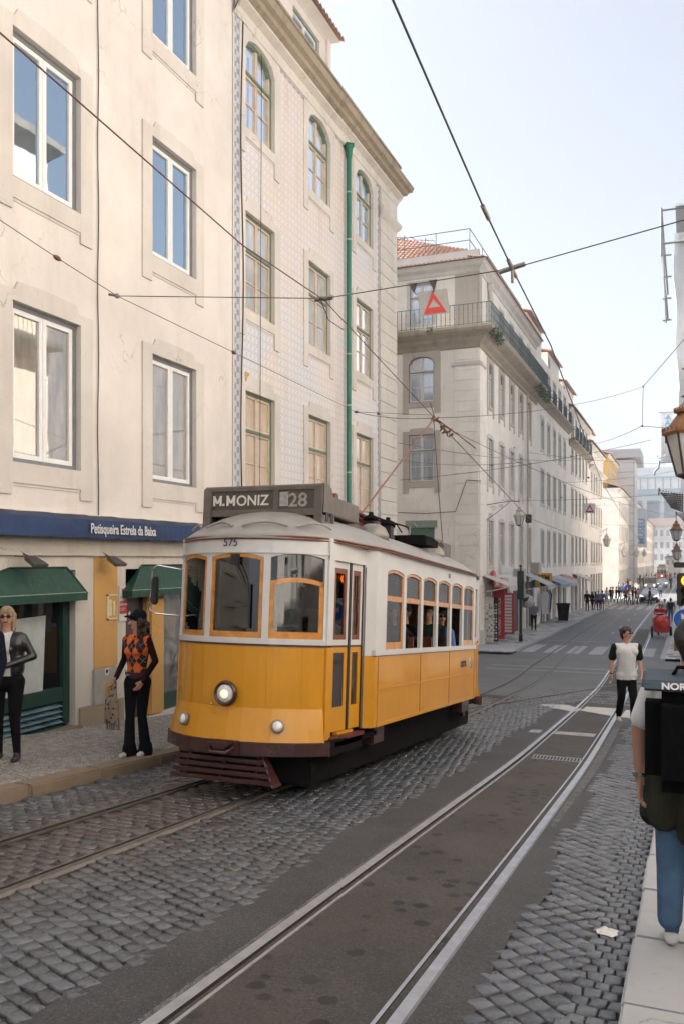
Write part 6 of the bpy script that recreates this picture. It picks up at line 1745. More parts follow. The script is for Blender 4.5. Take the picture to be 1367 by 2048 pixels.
def fuse(name, bones, voxel, smooth=4, recolor=None):
    """bones: (a, b, ra, rb, label, (sx, sy)). Melts them into ONE continuous skin; returns mesh with material index by nearest bone label"""
    V = []; Fs = []
    for bn in bones: bone_mesh(V, Fs, bn[0], bn[1], bn[2], bn[3], bn[5] if len(bn) > 5 else (1, 1), 10 if voxel > .015 else 14)
    me = bpy.data.meshes.new(name); me.from_pydata(V, [], Fs)
    o = bpy.data.objects.new(name, me); COL.objects.link(o)
    md = o.modifiers.new('r', 'REMESH'); md.mode = 'VOXEL'; md.voxel_size = voxel
    ms = o.modifiers.new('s', 'SMOOTH'); ms.factor = .5; ms.iterations = smooth
    bpy.context.view_layer.update()
    out = bpy.data.meshes.new_from_object(o.evaluated_get(bpy.context.evaluated_depsgraph_get()))
    bpy.data.objects.remove(o); bpy.data.meshes.remove(me)
    n = len(out.polygons)
    cen = np.zeros(n * 3); out.polygons.foreach_get('center', cen); cen = cen.reshape(-1, 3)
    best = np.full(n, 1e9); lab = np.zeros(n, int)
    labels = []
    for bn in bones:
        a = np.array(bn[0], float); b = np.array(bn[1], float); sq = bn[5] if len(bn) > 5 else (1, 1)
        s3 = np.array([1 / sq[0], 1 / sq[1], 1]); P = (cen - a) * s3; D = (b - a) * s3; L2 = max(D @ D, 1e-9)
        t = np.clip(P @ D / L2, 0, 1); dist = np.linalg.norm(P - t[:, None] * D, axis=1) - (bn[2] + (bn[3] - bn[2]) * t)
        if bn[4] not in labels: labels.append(bn[4])
        li = labels.index(bn[4]); mk = dist < best; best[mk] = dist[mk]; lab[mk] = li
    if recolor:
        for lname in recolor(None, None):
            if lname not in labels: labels.append(lname)
        for i in range(n):
            r_ = recolor(cen[i], labels[lab[i]])
            if r_: lab[i] = labels.index(r_)
    out.polygons.foreach_set('material_index', lab.astype(np.int32))
    out.polygons.foreach_set('use_smooth', np.ones(n, bool))
    out.name = name
    return out, labels
def hand_bones(w, d, side, curl=.5, label='skin', thumb=None, s=1.0):
    """five-fingered hand: w = wrist, d = unit direction of the hand, side = unit vector towards the thumb"""
    w = Vector(w); d = Vector(d).normalized(); sd = Vector(side); sd = (sd - d * sd.dot(d)).normalized(); nn = d.cross(sd)
    B = []
    k0 = w + d * .085 * s
    for i, (off, L) in enumerate(((.030, .072), (.010, .080), (-.010, .074), (-.029, .058))):
        base = k0 + sd * off * s - d * (.006 * abs(i - 1.2)) * s
        B.append((tuple(w + sd * off * .5 * s), tuple(base), .013 * s, .0115 * s, label))
        p = base; dd = d.copy()
        for j, fr in enumerate((.45, .32, .25)):
            dd = (dd * math.cos(curl * (.55 + .25 * j)) + nn * math.sin(curl * (.55 + .25 * j))).normalized()
            q = p + dd * L * fr * s; B.append((tuple(p), tuple(q), (.0098 - .001 * j) * s, (.0090 - .001 * j) * s, label)); p = q
    tb = w + d * .025 * s + sd * .022 * s; t1 = tb + (d * .6 + sd * .75 + nn * .2).normalized() * .035 * s; t2 = t1 + (d * .9 + sd * .25 + nn * .35).normalized() * .03 * s
    B.append((tuple(w + d * .01 * s), tuple(tb), .014 * s, .013 * s, label)); B.append((tuple(tb), tuple(t1), .0125 * s, .011 * s, label)); B.append((tuple(t1), tuple(t2), .0105 * s, .009 * s, label))
    return B
def body_bones(H=1.75, fem=False, stride=0.0, arms=None, sleeve='long', top='top', low='low', shoe='shoe', skin='skin', lean=0.0, flare=0.0, build=1.0, hands=True, headturn=0.0, hair=None, hipshift=0.0, legs=None, seated=False):
    """standing figure facing -y, feet on z=0. arms: ((elbow, wrist) for left(+x), right(-x)) as offsets"""
    k = H / 1.75; B = []
    V = lambda x, y, z: (x * k + hipshift * k * max(0, min(1, z / .9)) , y * k + lean * max(0, z - .9) * k, z * k)
    hipz = .90; shz = 1.44
    sw = (.165 if fem else .195) * build; hw = (.095 if fem else .085) * build
    # legs
    if not seated:
        for s in (1, -1):
            st = stride * s
            hip = V(s * hw, 0, .88); knee = V(s * (hw + .005), -.5 * st - .012 - abs(st) * .12, .49); ank = V(s * (hw + .012), (-st if st > 0 else -st * 1.0), .09 + (0.03 if st < 0 else 0))
            if legs: knee, ank = [V(*q) for q in legs[0 if s > 0 else 1]]
            th = (.088 if fem else .085) * build
            B.append((hip, knee, th * k, .058 * k * build, low)); B.append((knee, ank, .056 * k * build, (.042 + flare) * k, low))
            if flare: B.append((tuple(Vector(ank) + Vector((0, 0, .02))), tuple(Vector(ank) + Vector((0, 0, -.045))), (.05 + flare) * k, (.056 + flare) * k, low, (1, 1.15)))
            a = Vector(ank)
            B.append((tuple(a + Vector((0, .03, -.048)) * k), tuple(a + Vector((s * .012, -.145, -.055)) * k), .036 * k, .03 * k, shoe, (1.05, 1)))
            B.append((tuple(a), tuple(a + Vector((0, -.03, -.04)) * k), .04 * k, .036 * k, shoe))
        B.append((V(-.05, .0, .90), V(.05, .0, .90), .105 * k * build, .105 * k * build, low, (1.2, .95)))
    wst = (.10 if fem else .118) * build
    B.append((V(0, 0, .98), V(0, -.005, 1.10), (.108 if fem else .115) * k * build, wst * k, top, (1.28, .92)))
    B.append((V(0, -.005, 1.10), V(0, 0, 1.30), wst * k, .128 * k * build, top, (1.3, .95)))
    B.append((V(-.07 * build, .0, 1.33), V(.07 * build, .0, 1.33), .112 * k * build, .112 * k * build, top, (1.1, .98)))
    B.append((V(-sw + .03, .0, shz - .025), V(sw - .03, .0, shz - .025), .062 * k, .062 * k, top))
    if fem:
        for s in (1, -1): B.append((V(s * .06, -.075, 1.29), V(s * .065, -.09, 1.275), .06 * k, .055 * k, top))
    for i, s in enumerate((1, -1)):
        sh = V(s * sw, 0, shz - .03)
        if arms and arms[i]: el, wr = [V(*q) for q in arms[i]]
        else: el, wr = V(s * (sw + .05), .02, 1.14), V(s * (sw + .06), -.04, .89)
        ar = (.044 if fem else .052) * k * build
        up = top if sleeve != 'none' else skin
        if sleeve == 'short':
            mid = tuple(Vector(sh).lerp(Vector(el), .72))
            B.append((sh, mid, ar * 1.12, ar * 1.28, 'sleeve')); B.append((mid, el, ar * .88, ar * .82, skin)); B.append((el, wr, ar * .82, .026 * k, skin))
        else:
            B.append((sh, el, ar * 1.1, ar * .92, 'sleeve')); B.append((el, wr, ar * .92, .033 * k, 'sleeve'))
        d = (Vector(wr) - Vector(el)).normalized()
        if hands == 'full': B += hand_bones(wr, d, (-s * .25, -1, 0), .55, skin, s=1.05 * k)
        elif hands == 'simple':
            p = Vector(wr) + d * .05 * k; B.append((wr, tuple(p), .027 * k, .032 * k, skin, (.8, 1)))
            for f in range(4): q = p + Vector((0, (f - 1.5) * .015 * k, 0)); B.append((tuple(q), tuple(q + (d + Vector((-s * .25, 0, 0))).normalized() * (.085 - .008 * abs(f - 1)) * k), .0095 * k, .008 * k, skin))
            B.append((tuple(Vector(wr) + d * .02 * k), tuple(Vector(wr) + (d * .7 + Vector((0, -.6, 0))) * .07 * k), .011 * k, .009 * k, skin))
        else:
            p = Vector(wr) + d * .07 * k; B.append((wr, tuple(p), .028 * k, .034 * k, skin, (.7, 1))); B.append((tuple(p), tuple(p + d * .06 * k), .032 * k, .02 * k, skin, (.6, 1)))
    # neck and head
    B.append((V(0, .015, 1.45), V(0, .0, 1.55), .052 * k, .05 * k, skin))
    ct, stn = math.cos(headturn), math.sin(headturn)
    def Hd(x, y, z): return V(x * ct - y * stn, x * stn + y * ct, z)
    B.append((Hd(0, .01, 1.645), Hd(0, .0, 1.665), .082 * k, .082 * k, skin, (.94, 1.08)))
    B.append((Hd(0, -.032, 1.60), Hd(0, -.04, 1.575), .058 * k, .042 * k, skin, (1, 1)))
    B.append((Hd(0, -.085, 1.635), Hd(0, -.104, 1.612), .012 * k, .016 * k, skin))
    for s in (1, -1): B.append((Hd(s * .078, .012, 1.635), Hd(s * .08, .016, 1.60), .016 * k, .012 * k, skin, (.6, 1)))
    def hb(*a): pass
    if hair in ('short', 'curly', 'bun', 'bob'):
        B.append((Hd(0, .02, 1.675), Hd(0, .03, 1.66), .09 * k, .088 * k, 'hair', (.98, 1.06)))
        B.append((Hd(0, -.02, 1.71), Hd(0, .03, 1.705), .068 * k, .07 * k, 'hair', (1.05, 1)))
        B.append((Hd(0, .05, 1.62), Hd(0, .045, 1.575), .07 * k, .052 * k, 'hair', (1.02, .8)))
    if hair == 'curly':
        r_ = random.Random(4)
        for q in range(70):
            t = r_.uniform(0, 2 * PI); ph = r_.uniform(0, 1.25)
            p = (.097 * math.sin(ph) * math.cos(t), .02 + .1 * math.sin(ph) * math.sin(t), 1.665 + .095 * math.cos(ph))
            if p[1] < -.07 and p[2] < 1.70: continue
            B.append((Hd(*p), Hd(p[0] * 1.06, p[1] * 1.05, p[2] + .008), r_.uniform(.015, .026) * k, .013 * k, 'hair'))
    if hair == 'bun': B.append((Hd(0, .1, 1.73), Hd(0, .11, 1.74), .04 * k, .04 * k, 'hair'))
    if hair == 'bob':
        for s in (1, -1): B.append((Hd(s * .072, .02, 1.66), Hd(s * .08, .0, 1.50), .04 * k, .032 * k, 'hair', (.8, 1.1)))
        B.append((Hd(0, .06, 1.62), Hd(0, .07, 1.48), .065 * k, .05 * k, 'hair', (1.3, .7)))
    return B, k, Hd, V
def face(par, Hd, k, glasses=False, lips=(.35, .1, .09), smile=False):
    m = MB()
    for s in (1, -1): m.ball(Hd(s * .03, -.076, 1.655), .0105 * k, 8, sq=(1.2, .6, .7))
    if not glasses: m.build('eyes', paint('eye_dark', (.05, .04, .035), .3, bmp=0), par)
    m = MB()
    for s in (1, -1): m.tube([Hd(s * .014, -.088, 1.676), Hd(s * .03, -.09, 1.682), Hd(s * .046, -.078, 1.674)], .0035 * k, 5)
    m.build('eyebrows', H_BRN, par)
    m = MB(); m.tube([Hd(-.024, -.076, 1.592 + (.006 if smile else 0)), Hd(-.01, -.086, 1.587), Hd(.01, -.086, 1.587), Hd(.024, -.076, 1.592 + (.006 if smile else 0))], .0065 * k, 6); m.build('mouth', paint('lips', lips, .45, bmp=0), par)
    if glasses:
        m = MB()
        for s in (1, -1):
            c = Hd(s * .033, -.094, 1.655); m.ball(c, .027 * k, 12, sq=(1, .3, .78)); m.tube([Hd(s * .055, -.088, 1.66), Hd(s * .084, .01, 1.65)], .004, 5)
        m.tube([Hd(-.012, -.097, 1.66), Hd(.012, -.097, 1.66)], .004, 5)
        m.build('sunglasses', paint('black_gloss', (.008, .008, .009), .08, bmp=0) if glasses == 'sun' else paint('tortoise_rim', (.07, .02, .012), .3), par)
def person(label, loc, rz, mats, voxel=.012, group=None, glasses=False, faced=True, smile=False, extra=None, lips=(.35, .1, .09), cat='person', recolor=None, **kw):
    B, k, Hd, Vf = body_bones(**kw)
    if extra: B = B + extra(Vf, Hd, k)
    root = empty('person', loc, rz, label, cat, group)
    hairB = [b for b in B if b[4] == 'hair']; bodyB = [b for b in B if b[4] != 'hair']
    me, labels = fuse('body', bodyB, voxel, recolor=recolor)
    for l in labels: me.materials.append(mats.get(l) or mats.get('top'))
    o = link('body', me, root)
    if hairB:
        hm, _ = fuse('hair', hairB, voxel * .7, 1); hm.materials.append(mats['hair']); link('hair', hm, root)
    if faced: face(root, Hd, k, glasses, smile=smile, lips=lips)
    return root, Hd, Vf, k
def hem(z, jacket=None):
    def f(c, l):
        if c is None: return ['jacket'] if jacket else []
        if l in ('top', 'low', 'jacket', 'coat2'):
            if c[2] < z: return 'low'
            if jacket and (abs(c[0]) > jacket or c[1] > .03) : return 'jacket'
            return 'top'
        return None
    return f
def face_dir(dx, dy): return math.atan2(dx, -dy)     # rz that turns a figure facing -y towards (dx, dy)
# ---- argyle knit for the woman in the cap
def argyle():
    m, nt, b = newmat('argyle_knit')
    co = coords(nt, 'Object'); sp = nt.nodes.new('ShaderNodeSeparateXYZ'); nt.links.new(co, sp.inputs[0])
    u = mth(nt, 'DIVIDE', sp.outputs[0], .115); v = mth(nt, 'DIVIDE', sp.outputs[2], .17)
    p = mth(nt, 'ADD', u, v); q = mth(nt, 'SUBTRACT', u, v)
    fp = mth(nt, 'FLOOR', p); fq = mth(nt, 'FLOOR', q)
    par = mth(nt, 'MODULO', mth(nt, 'ADD', mth(nt, 'ADD', fp, fq), 100), 2)
    par = mth(nt, 'GREATER_THAN', par, .5)
    line = mth(nt, 'MINIMUM', mth(nt, 'ABSOLUTE', mth(nt, 'SUBTRACT', mth(nt, 'FRACT', p), .5)), mth(nt, 'ABSOLUTE', mth(nt, 'SUBTRACT', mth(nt, 'FRACT', q), .5)))
    c = mixc(nt, par, (.62, .11, .012), (.022, .008, .012))
    c = mixc(nt, mth(nt, 'LESS_THAN', line, .02), c, (.35, .25, .22))
    front = mth(nt, 'LESS_THAN', sp.outputs[1], .0); hem = mth(nt, 'GREATER_THAN', sp.outputs[2], .97)
    c = mixc(nt, mth(nt, 'MULTIPLY', front, hem), (.035, .01, .012), c)
    nt.links.new(c, b.inputs['Base Color']); b.inputs['Roughness'].default_value = .9
    return m
M_ARG = argyle()
wp = gr(275, 1510, .1)
def curls(V_, Hd, k):
    r_ = random.Random(9); out = []
    for q in range(120):
        t = r_.uniform(-.5, PI + .5); z = r_.uniform(1.33, 1.66); rr = .075 + .05 * (1.66 - z) / .33 + r_.uniform(-.01, .03)
        x, y = rr * math.cos(t), .03 + rr * math.sin(t) * .9
        if y < -.03 and abs(x) < .06: continue
        out.append((Hd(x, y, z), Hd(x + r_.uniform(-.015, .015), y + r_.uniform(-.015, .015), z - .02), .022, .015, 'hair'))
    return out
W1, Hd, Vf, k = person('woman in orange argyle sweater and black cap standing by the brown door', (wp[0], wp[1], wp[2]), R(-2), dict(top=M_ARG, low=C_BLK, shoe=C_SHOE, skin=SKIN, sleeve=C_MAR, hair=H_BRN),
    voxel=.009, H=1.66, fem=True, arms=(((.25, .03, 1.16), (.16, -.10, .93)), ((-.23, .05, 1.17), (-.24, -.10, .95))), hands='full', flare=.03, hair='bob', smile=True, extra=curls, headturn=R(-38), lips=(.2, .02, .03),
    legs=(((.085, -.02, .49), (.10, .03, .09)), ((-.07, -.05, .5), (-.04, -.10, .09))))
m = MB(); cpos = Vector(Hd(0, .015, 1.685))
me_, _ = fuse('cap', [(Hd(0, .012, 1.69), Hd(0, .02, 1.70), .099 * k, .098 * k, 'c', (.98, 1.04)), (Hd(0, -.07, 1.715), Hd(0, -.15, 1.70), .012, .010, 'c'), (Hd(.035, -.07, 1.71), Hd(.03, -.145, 1.697), .012, .010, 'c'), (Hd(-.035, -.07, 1.71), Hd(-.03, -.145, 1.697), .012, .010, 'c'), (Hd(.06, -.05, 1.705), Hd(.05, -.12, 1.695), .011, .01, 'c'), (Hd(-.06, -.05, 1.705), Hd(-.05, -.12, 1.695), .011, .01, 'c')], .006, 3)
me_.materials.append(cloth('cap_black', (.012, .016, .024))); link('cap', me_, W1)
m = MB(); a = Vector(Hd(0, -.098, 1.735)); m.box(-.018, .018, -.004, .004, -.014, .018); o = m.build('cap_badge', C_WHITE, W1); o.location = a; o.rotation_euler = (-.35, .6, R(-38))
m = MB(); a = Vector(Vf(-.05, -.125, 1.02)); m.tube([(a.x - .03, a.y, a.z - .025), (a.x + .03, a.y, a.z - .025), (a.x + .03, a.y, a.z + .025), (a.x - .03, a.y, a.z + .025), (a.x - .03, a.y, a.z - .025)], .005, 5); m.build('belt_buckle', T_CHR, W1, recalc=False)
# leopard scarf in her hand
def leopard():
    m, nt, b = newmat('leopard_scarf_cloth')
    co = coords(nt, 'Object'); v = nt.nodes.new('ShaderNodeTexVoronoi'); v.inputs['Scale'].default_value = 24; nt.links.new(co, v.inputs['Vector'])
    c = ramp(nt, mth(nt, 'ADD', v.outputs['Distance'], mth(nt, 'MULTIPLY', noise(nt, co, 30, 3), .3)), [(.42, (.045, .03, .022)), (.55, (.26, .2, .15))])
    nt.links.new(c, b.inputs['Base Color']); b.inputs['Roughness'].default_value = .9; return m
hw_ = W1.matrix_world @ Vector(Vf(-.25, -.14, .86)); bpy.context.view_layer.update(); hw_ = W1.matrix_world @ Vector(Vf(-.25, -.14, .86))
rs_ = random.Random(6); bb = []
for q in range(7):
    x0 = rs_.uniform(-.03, .03); x1 = -.03 + (q - 3) * .028; L_ = rs_.uniform(.38, .46)
    bb.append(((x0, rs_.uniform(-.02, .02), .02), (x1 * .6, rs_.uniform(-.03, .03), -.18), .02, .026, 's')); bb.append(((x1 * .6, rs_.uniform(-.02, .02), -.18), (x1, rs_.uniform(-.03, .03), -L_), .028, .022, 's'))
sm_, _ = fuse('scarf', bb, .009, 2); sm_.materials.append(leopard())
sc_ = link('scarf', sm_, None, tuple(hw_)); tag(sc_, 'leopard print scarf hanging from the hand of the woman in the argyle sweater', 'scarf')
fr_ = MB()
for q in range(22): x = -.1 + .18 * q / 21; fr_.tube([(x, 0, -.40), (x + rs_.uniform(-.01, .01), rs_.uniform(-.01, .01), -.52)], .003, 4)
fr_.build('fringe', cloth('fringe_cloth', (.12, .09, .07)), sc_)
# ---- blonde woman in leather jacket at the left edge
wp = gr(14, 1520, .1)
W2, Hd2, Vf2, k2 = person('blonde woman in sunglasses and black leather jacket with hands clasped, by the shop window', wp, R(22), dict(top=C_WHITE, low=C_BLK, shoe=C_SHOED, skin=SKIN, sleeve=C_LEATH, hair=H_BLD, jacket=C_LEATH, sole=C_SHOE),
    voxel=.010, H=1.66, fem=True, build=1.12, arms=(((.30, .02, 1.19), (.06, -.20, 1.10)), ((-.30, .02, 1.17), (-.03, -.20, 1.08))), hands='full', hair='bob', glasses='sun', headturn=R(12), recolor=hem(.93, .075),
    legs=(((.10, -.02, .49), (.13, -.03, .09)), ((-.09, -.03, .49), (-.09, .0, .09))),
    extra=lambda V_, Hd, k: [(V_(s * .125, .0, 1.04), V_(s * .14, .0, 1.40), .075 * k, .06 * k, 'jacket', (1, 1.45)) for s in (1, -1)] + [(V_(-.1, .055, 1.05), V_(-.1, .045, 1.4), .075 * k, .07 * k, 'jacket'), (V_(.1, .055, 1.05), V_(.1, .045, 1.4), .075 * k, .07 * k, 'jacket')])
# dark sleeve and hand of somebody cut off by the left edge
wp = gr(-36, 1545, .1)
W3 = person('person in a black coat cut off by the left picture edge beside the blonde woman', wp, R(10), dict(top=C_BLK, low=C_BLK, shoe=C_SHOED, skin=SKIN, sleeve=C_NAVY, hair=H_BRN), voxel=.014, H=1.7, hands='simple', hair='short', arms=(((.24, .0, 1.15), (.23, -.08, .9)), None))
# ---- man in white T-shirt walking towards the camera
mp = gr(1251, 1450)
W4, Hd4, Vf4, k4 = person('curly haired man in white T-shirt with green sleeves walking beside the near track', mp, R(20), dict(top=C_WHITE, low=C_BLK, shoe=C_SHOE, skin=SKIN, sleeve=C_GREEN, hair=H_BRN),
    voxel=.010, H=1.78, stride=.14, sleeve='short', arms=(((.25, .03, 1.15), (.25, -.07, .89)), ((-.25, .04, 1.15), (-.26, .02, .89))), hands='full', hair='curly', glasses='rim', headturn=R(48), build=1.06, recolor=hem(.84),
    legs=(((.10, -.1, .5), (.10, -.14, .09)), ((-.09, -.02, .49), (-.09, .16, .13))),
    extra=lambda V_, Hd, k: [(V_(0, 0, .86), V_(0, 0, 1.28), .128 * k, .128 * k, 'top', (1.3, .86)), (V_(.085, -.02, .8), V_(.1, -.1, .5), .088 * k, .07 * k, 'low'), (V_(-.085, 0, .8), V_(-.09, -.02, .5), .088 * k, .07 * k, 'low'), (V_(.1, -.1, .5), V_(.1, -.13, .16), .068 * k, .062 * k, 'low'), (V_(-.09, -.02, .5), V_(-.09, .14, .2), .068 * k, .06 * k, 'low')])
m = MB(); m.tube([Vf4(-.259, .022, .935), Vf4(-.26, .021, .915)], .03, 10); m.build('watch', T_BLK, W4)
# ---- man with the backpack at the right edge, seen from behind
bp = gr(1376, 1900, .1)
bp = (bp[0] + .01, bp[1], bp[2])
W5, Hd5, Vf5, k5 = person('dark haired man in white T-shirt and jeans walking away along the right kerb', bp, PI + R(2), dict(top=C_WHITE, low=C_JEAN, shoe=C_SHOE, skin=SKIN2, sleeve=C_WHITE, hair=H_BLK, coat=C_OLIVE),
    voxel=.008, H=1.66, stride=.05, sleeve='short', arms=(((.262, .0, 1.15), (.255, .03, .89)), ((-.27, .04, 1.15), (-.28, -.03, .90))), hands='full', hair='short', faced=False, build=.97,
    extra=lambda V_, Hd, k: [(V_(0, 0, .95), V_(0, 0, 1.3), .135 * k, .135 * k, 'top', (1.3, .95))] + [(V_(x, y, .95), V_(x * 1.25, y * 1.1, z), .09 * k, .075 * k, 'coat') for x, y, z in ((.11, .08, .72), (0, .12, .66), (-.11, .08, .7), (.15, 0, .72), (-.15, 0, .72))] + [(V_(.16, .03, .95), V_(.2, .05, .74), .05, .045, 'coat')] + [(V_(sx_ * .09, 0, .85), V_(sx_ * .1, .0, .45),         .098 * k, .076 * k, 'low') for sx_ in (1, -1)] + [(V_(sx_ * .1, 0, .45), V_(sx_ * .105, .01, .16), .074 * k, .064 * k, 'low') for sx_ in (1, -1)])
m = MB(); m.tube([Vf5(.2563, .026, .935), Vf5(.2558, .028, .915)], .036, 14); m.build('watch', paint('steel_watch', (.25, .27, .3), .25, .9), W5)
# backpack: big box-shaped daypack with a grey-blue lid
bpk = empty('backpack', (bp[0], bp[1], bp[2]), 0, 'large square black backpack with grey-blue lid on the man at the right edge', 'backpack')
M_PK = wrinkle(paint('pack_fabric', (.003, .003, .0035), .85, 0, .2, 30, .5, spec=.12), 6, .5, .03); M_PL = paint('pack_lid', (.022, .038, .055), .6, 0, .15, 20, .4)
m = MB(); m.box(-.205, .215, -.40, -.12, .87, 1.37); m.build('pack_body', M_PK, bpk, bevel=.075)
m = MB(); m.prism([(-.12, 1.35), (-.38, 1.355), (-.34, 1.40), (-.12, 1.435)], -.22, .2, axis='x'); m.build('lid', M_PL, bpk, bevel=.014)
m = MB(); m.tube([(-.08, -.22, 1.415), (-.06, -.22, 1.455), (.06, -.22, 1.455), (.08, -.22, 1.415)], .011, 6); m.build('grab_handle', M_PK, bpk)
m = MB()
for s in (-1, 1): m.tube([(s * .12, -.12, 1.36), (s * .13, -.03, 1.40), (s * .15, .10, 1.30), (s * .16, .1, 1.1), (s * .18, -.05, .95)], .018, 6)
m.build('strap', M_PK, bpk, recalc=False)
M_LOGO = paint('logo_white', (.6, .6, .6), .7, bmp=0)
put_text('lettering', text_mesh('NORTH FACE', .045, M_LOGO, .001, .0015, squeeze=1.1), bpk, Matrix.Translation((-.13, -.372, 1.367)) @ Matrix.Rotation(R(62), 4, 'X'))
put_text('lettering', text_mesh('THE\nNORTH\nFACE', .034, M_LOGO, .001, .001, squeeze=1.0), bpk, Matrix.Translation((.055, -.402, 1.25)) @ Matrix.Rotation(PI / 2, 4, 'X'))
m = MB()
for q in range(4):
    a0, a1 = PI / 2 * q / 4, PI / 2 * (q + 1) / 4
    for r0, r1 in ((.012, .02), (.024, .032), (.036, .044)):
        m.add([(.145 + r * math.cos(t), -.4015, 1.202 + r * math.sin(t)) for t, r in ((a0, r0), (a1, r0), (a1, r1), (a0, r1))], [(0, 1, 2, 3)])
m.build('emblem', M_LOGO, bpk, recalc=False)
# ---- tram passengers: things of their own, sitting inside
def passenger(label, lx, ly, rz, mats, voxel=.014, lean_out=0.0, **kw):
    B, k, Hd, Vf = body_bones(seated=True, **kw)
    ex = [(Vf(-.05, 0, .93), Vf(.05, 0, .93), .12, .12, 'low', (1.2, 1)), (Vf(.09, 0, .93), Vf(.1, -.38, .94), .08, .06, 'low'), (Vf(-.09, 0, .93), Vf(-.1, -.38, .94), .08, .06, 'low'), (Vf(.1, -.38, .94), Vf(.1, -.36, .6), .055, .045, 'low'), (Vf(-.1, -.38, .94), Vf(-.1, -.36, .6), .055, .045, 'low')]
    B = B + ex
    wpos = TR.matrix_world @ Vector((lx, ly, .28))
    root = empty('person', tuple(wpos), rz, label, 'person', None)
    hb = [b for b in B if b[4] == 'hair']; bb_ = [b for b in B if b[4] != 'hair']
    me, labels = fuse('body', bb_, voxel)
    for l in labels: me.materials.append(mats.get(l) or mats['top'])
    link('body', me, root)
    hm, _ = fuse('hair', hb, voxel, 2); hm.materials.append(mats['hair']); link('hair', hm, root)
    return root, Hd, Vf, k
p1_, h1_, v1_, kk = passenger('woman in sunglasses and blue denim jacket leaning out of a rear tram window', .76, 4.84, 0, dict(top=C_DENJ, low=C_JEAN, skin=SKIN, sleeve=C_DENJ, hair=H_BRN), voxel=.010, fem=True, H=1.66, hair='short', arms=(((.22, -.08, 1.2), (.1, -.26, 1.16)), ((-.2, -.08, 1.2), (-.05, -.26, 1.15))), hands='simple', headturn=R(40))
face(p1_, h1_, kk, 'sun')
passenger('brown haired passenger in a black coat at the second tram window', .74, 2.75, face_dir(0, -1), dict(top=C_BLK, low=C_BLK, skin=SKIN, sleeve=C_BLK, hair=H_BRN), fem=True, H=1.68, hair='bob', hands=False, arms=(((.19, -.06, 1.18), (.08, -.25, 1.1)), ((-.19, -.06, 1.18), (-.08, -.25, 1.1))))
passenger('passenger in a dark green jacket at the fourth tram window', .76, 4.2, face_dir(.1, -1), dict(top=C_GREEN, low=C_BLK, skin=SKIN2, sleeve=C_BLK, hair=H_BLK), H=1.72, hair='short', hands=False, arms=(((.2, -.06, 1.18), (.1, -.25, 1.1)), ((-.2, -.06, 1.18), (-.1, -.25, 1.1))))
passenger('passenger with raised hand in the dark middle of the tram', .66, 3.45, face_dir(-.3, -1), dict(top=C_BLK, low=C_BLK, skin=SKIN2, sleeve=C_BLK, hair=H_BLK), H=1.7, hair='short', hands='simple', arms=(((.26, -.05, 1.22), (.2, -.2, 1.38)), None))
passenger('tram driver in dark clothes standing behind the right front window', .35, 1.05, face_dir(0, -1), dict(top=C_NAVY, low=C_BLK, skin=SKIN2, sleeve=C_NAVY, hair=H_BLK), H=1.85, hair='short', hands=False, arms=(((.26, -.1, 1.18), (.2, -.3, 1.15)), ((-.26, -.1, 1.18), (-.15, -.35, 1.15))))
# ---- pedestrians beyond the crossing
def walker(label, px_, py_, rz, mats, dz=0.0, voxel=.022, group=None, **kw):
    p = gr(px_, py_, dz)
    kw.setdefault('hands', False); kw.setdefault('hair', 'short')
    return person(label, p, rz, mats, voxel=voxel, faced=False, group=group, **kw)
D = dict
walker('bald man in a grey sweater leaning by the roller shutter, hands at his belt', 1066, 1261, face_dir(.5, -1), D(top=C_GREY, low=C_BLK, shoe=C_SHOED, skin=SKIN2, sleeve=C_GREY, hair=SKIN2), dz=.1, build=1.15, H=1.74, arms=(((.25, .0, 1.18), (.08, -.2, 1.0)), ((-.25, 0, 1.18), (-.1, -.2, 1.0))))
walker('man in black vest, cap and jeans walking away behind the red cart', 1340, 1246, PI, D(top=C_BLK, low=C_JEAN, shoe=C_SHOE, skin=SKIN2, sleeve=C_GREY, hair=C_BLK), stride=.12, build=1.12)
walker('woman with reddish hair bun and dark bag walking next to the man in the vest', 1328, 1244, PI, D(top=C_CREAM, low=C_NAVY, shoe=C_SHOE, skin=SKIN, sleeve=C_NAVY, hair=paint('red_hair', (.25, .08, .04), .6)), fem=True, hair='bun', H=1.66, stride=.1)
walker('man in a blue-grey jacket standing alone on the track down the street', 1320, 1195, PI, D(top=C_GREY if False else cloth('blue_grey_jacket', (.1, .15, .2)), low=C_NAVY, shoe=C_SHOED, skin=SKIN2, sleeve=cloth('blue_grey_sleeve', (.1, .15, .2)), hair=H_BLK), H=1.8, stride=.06)
walker('person in dark blue coat carrying a pale bag across the far zebra crossing', 1298, 1211, face_dir(-.8, -.3), D(top=C_NAVY, low=C_NAVY, shoe=C_SHOED, skin=SKIN, sleeve=C_NAVY, hair=H_BLK), H=1.82, stride=.2)
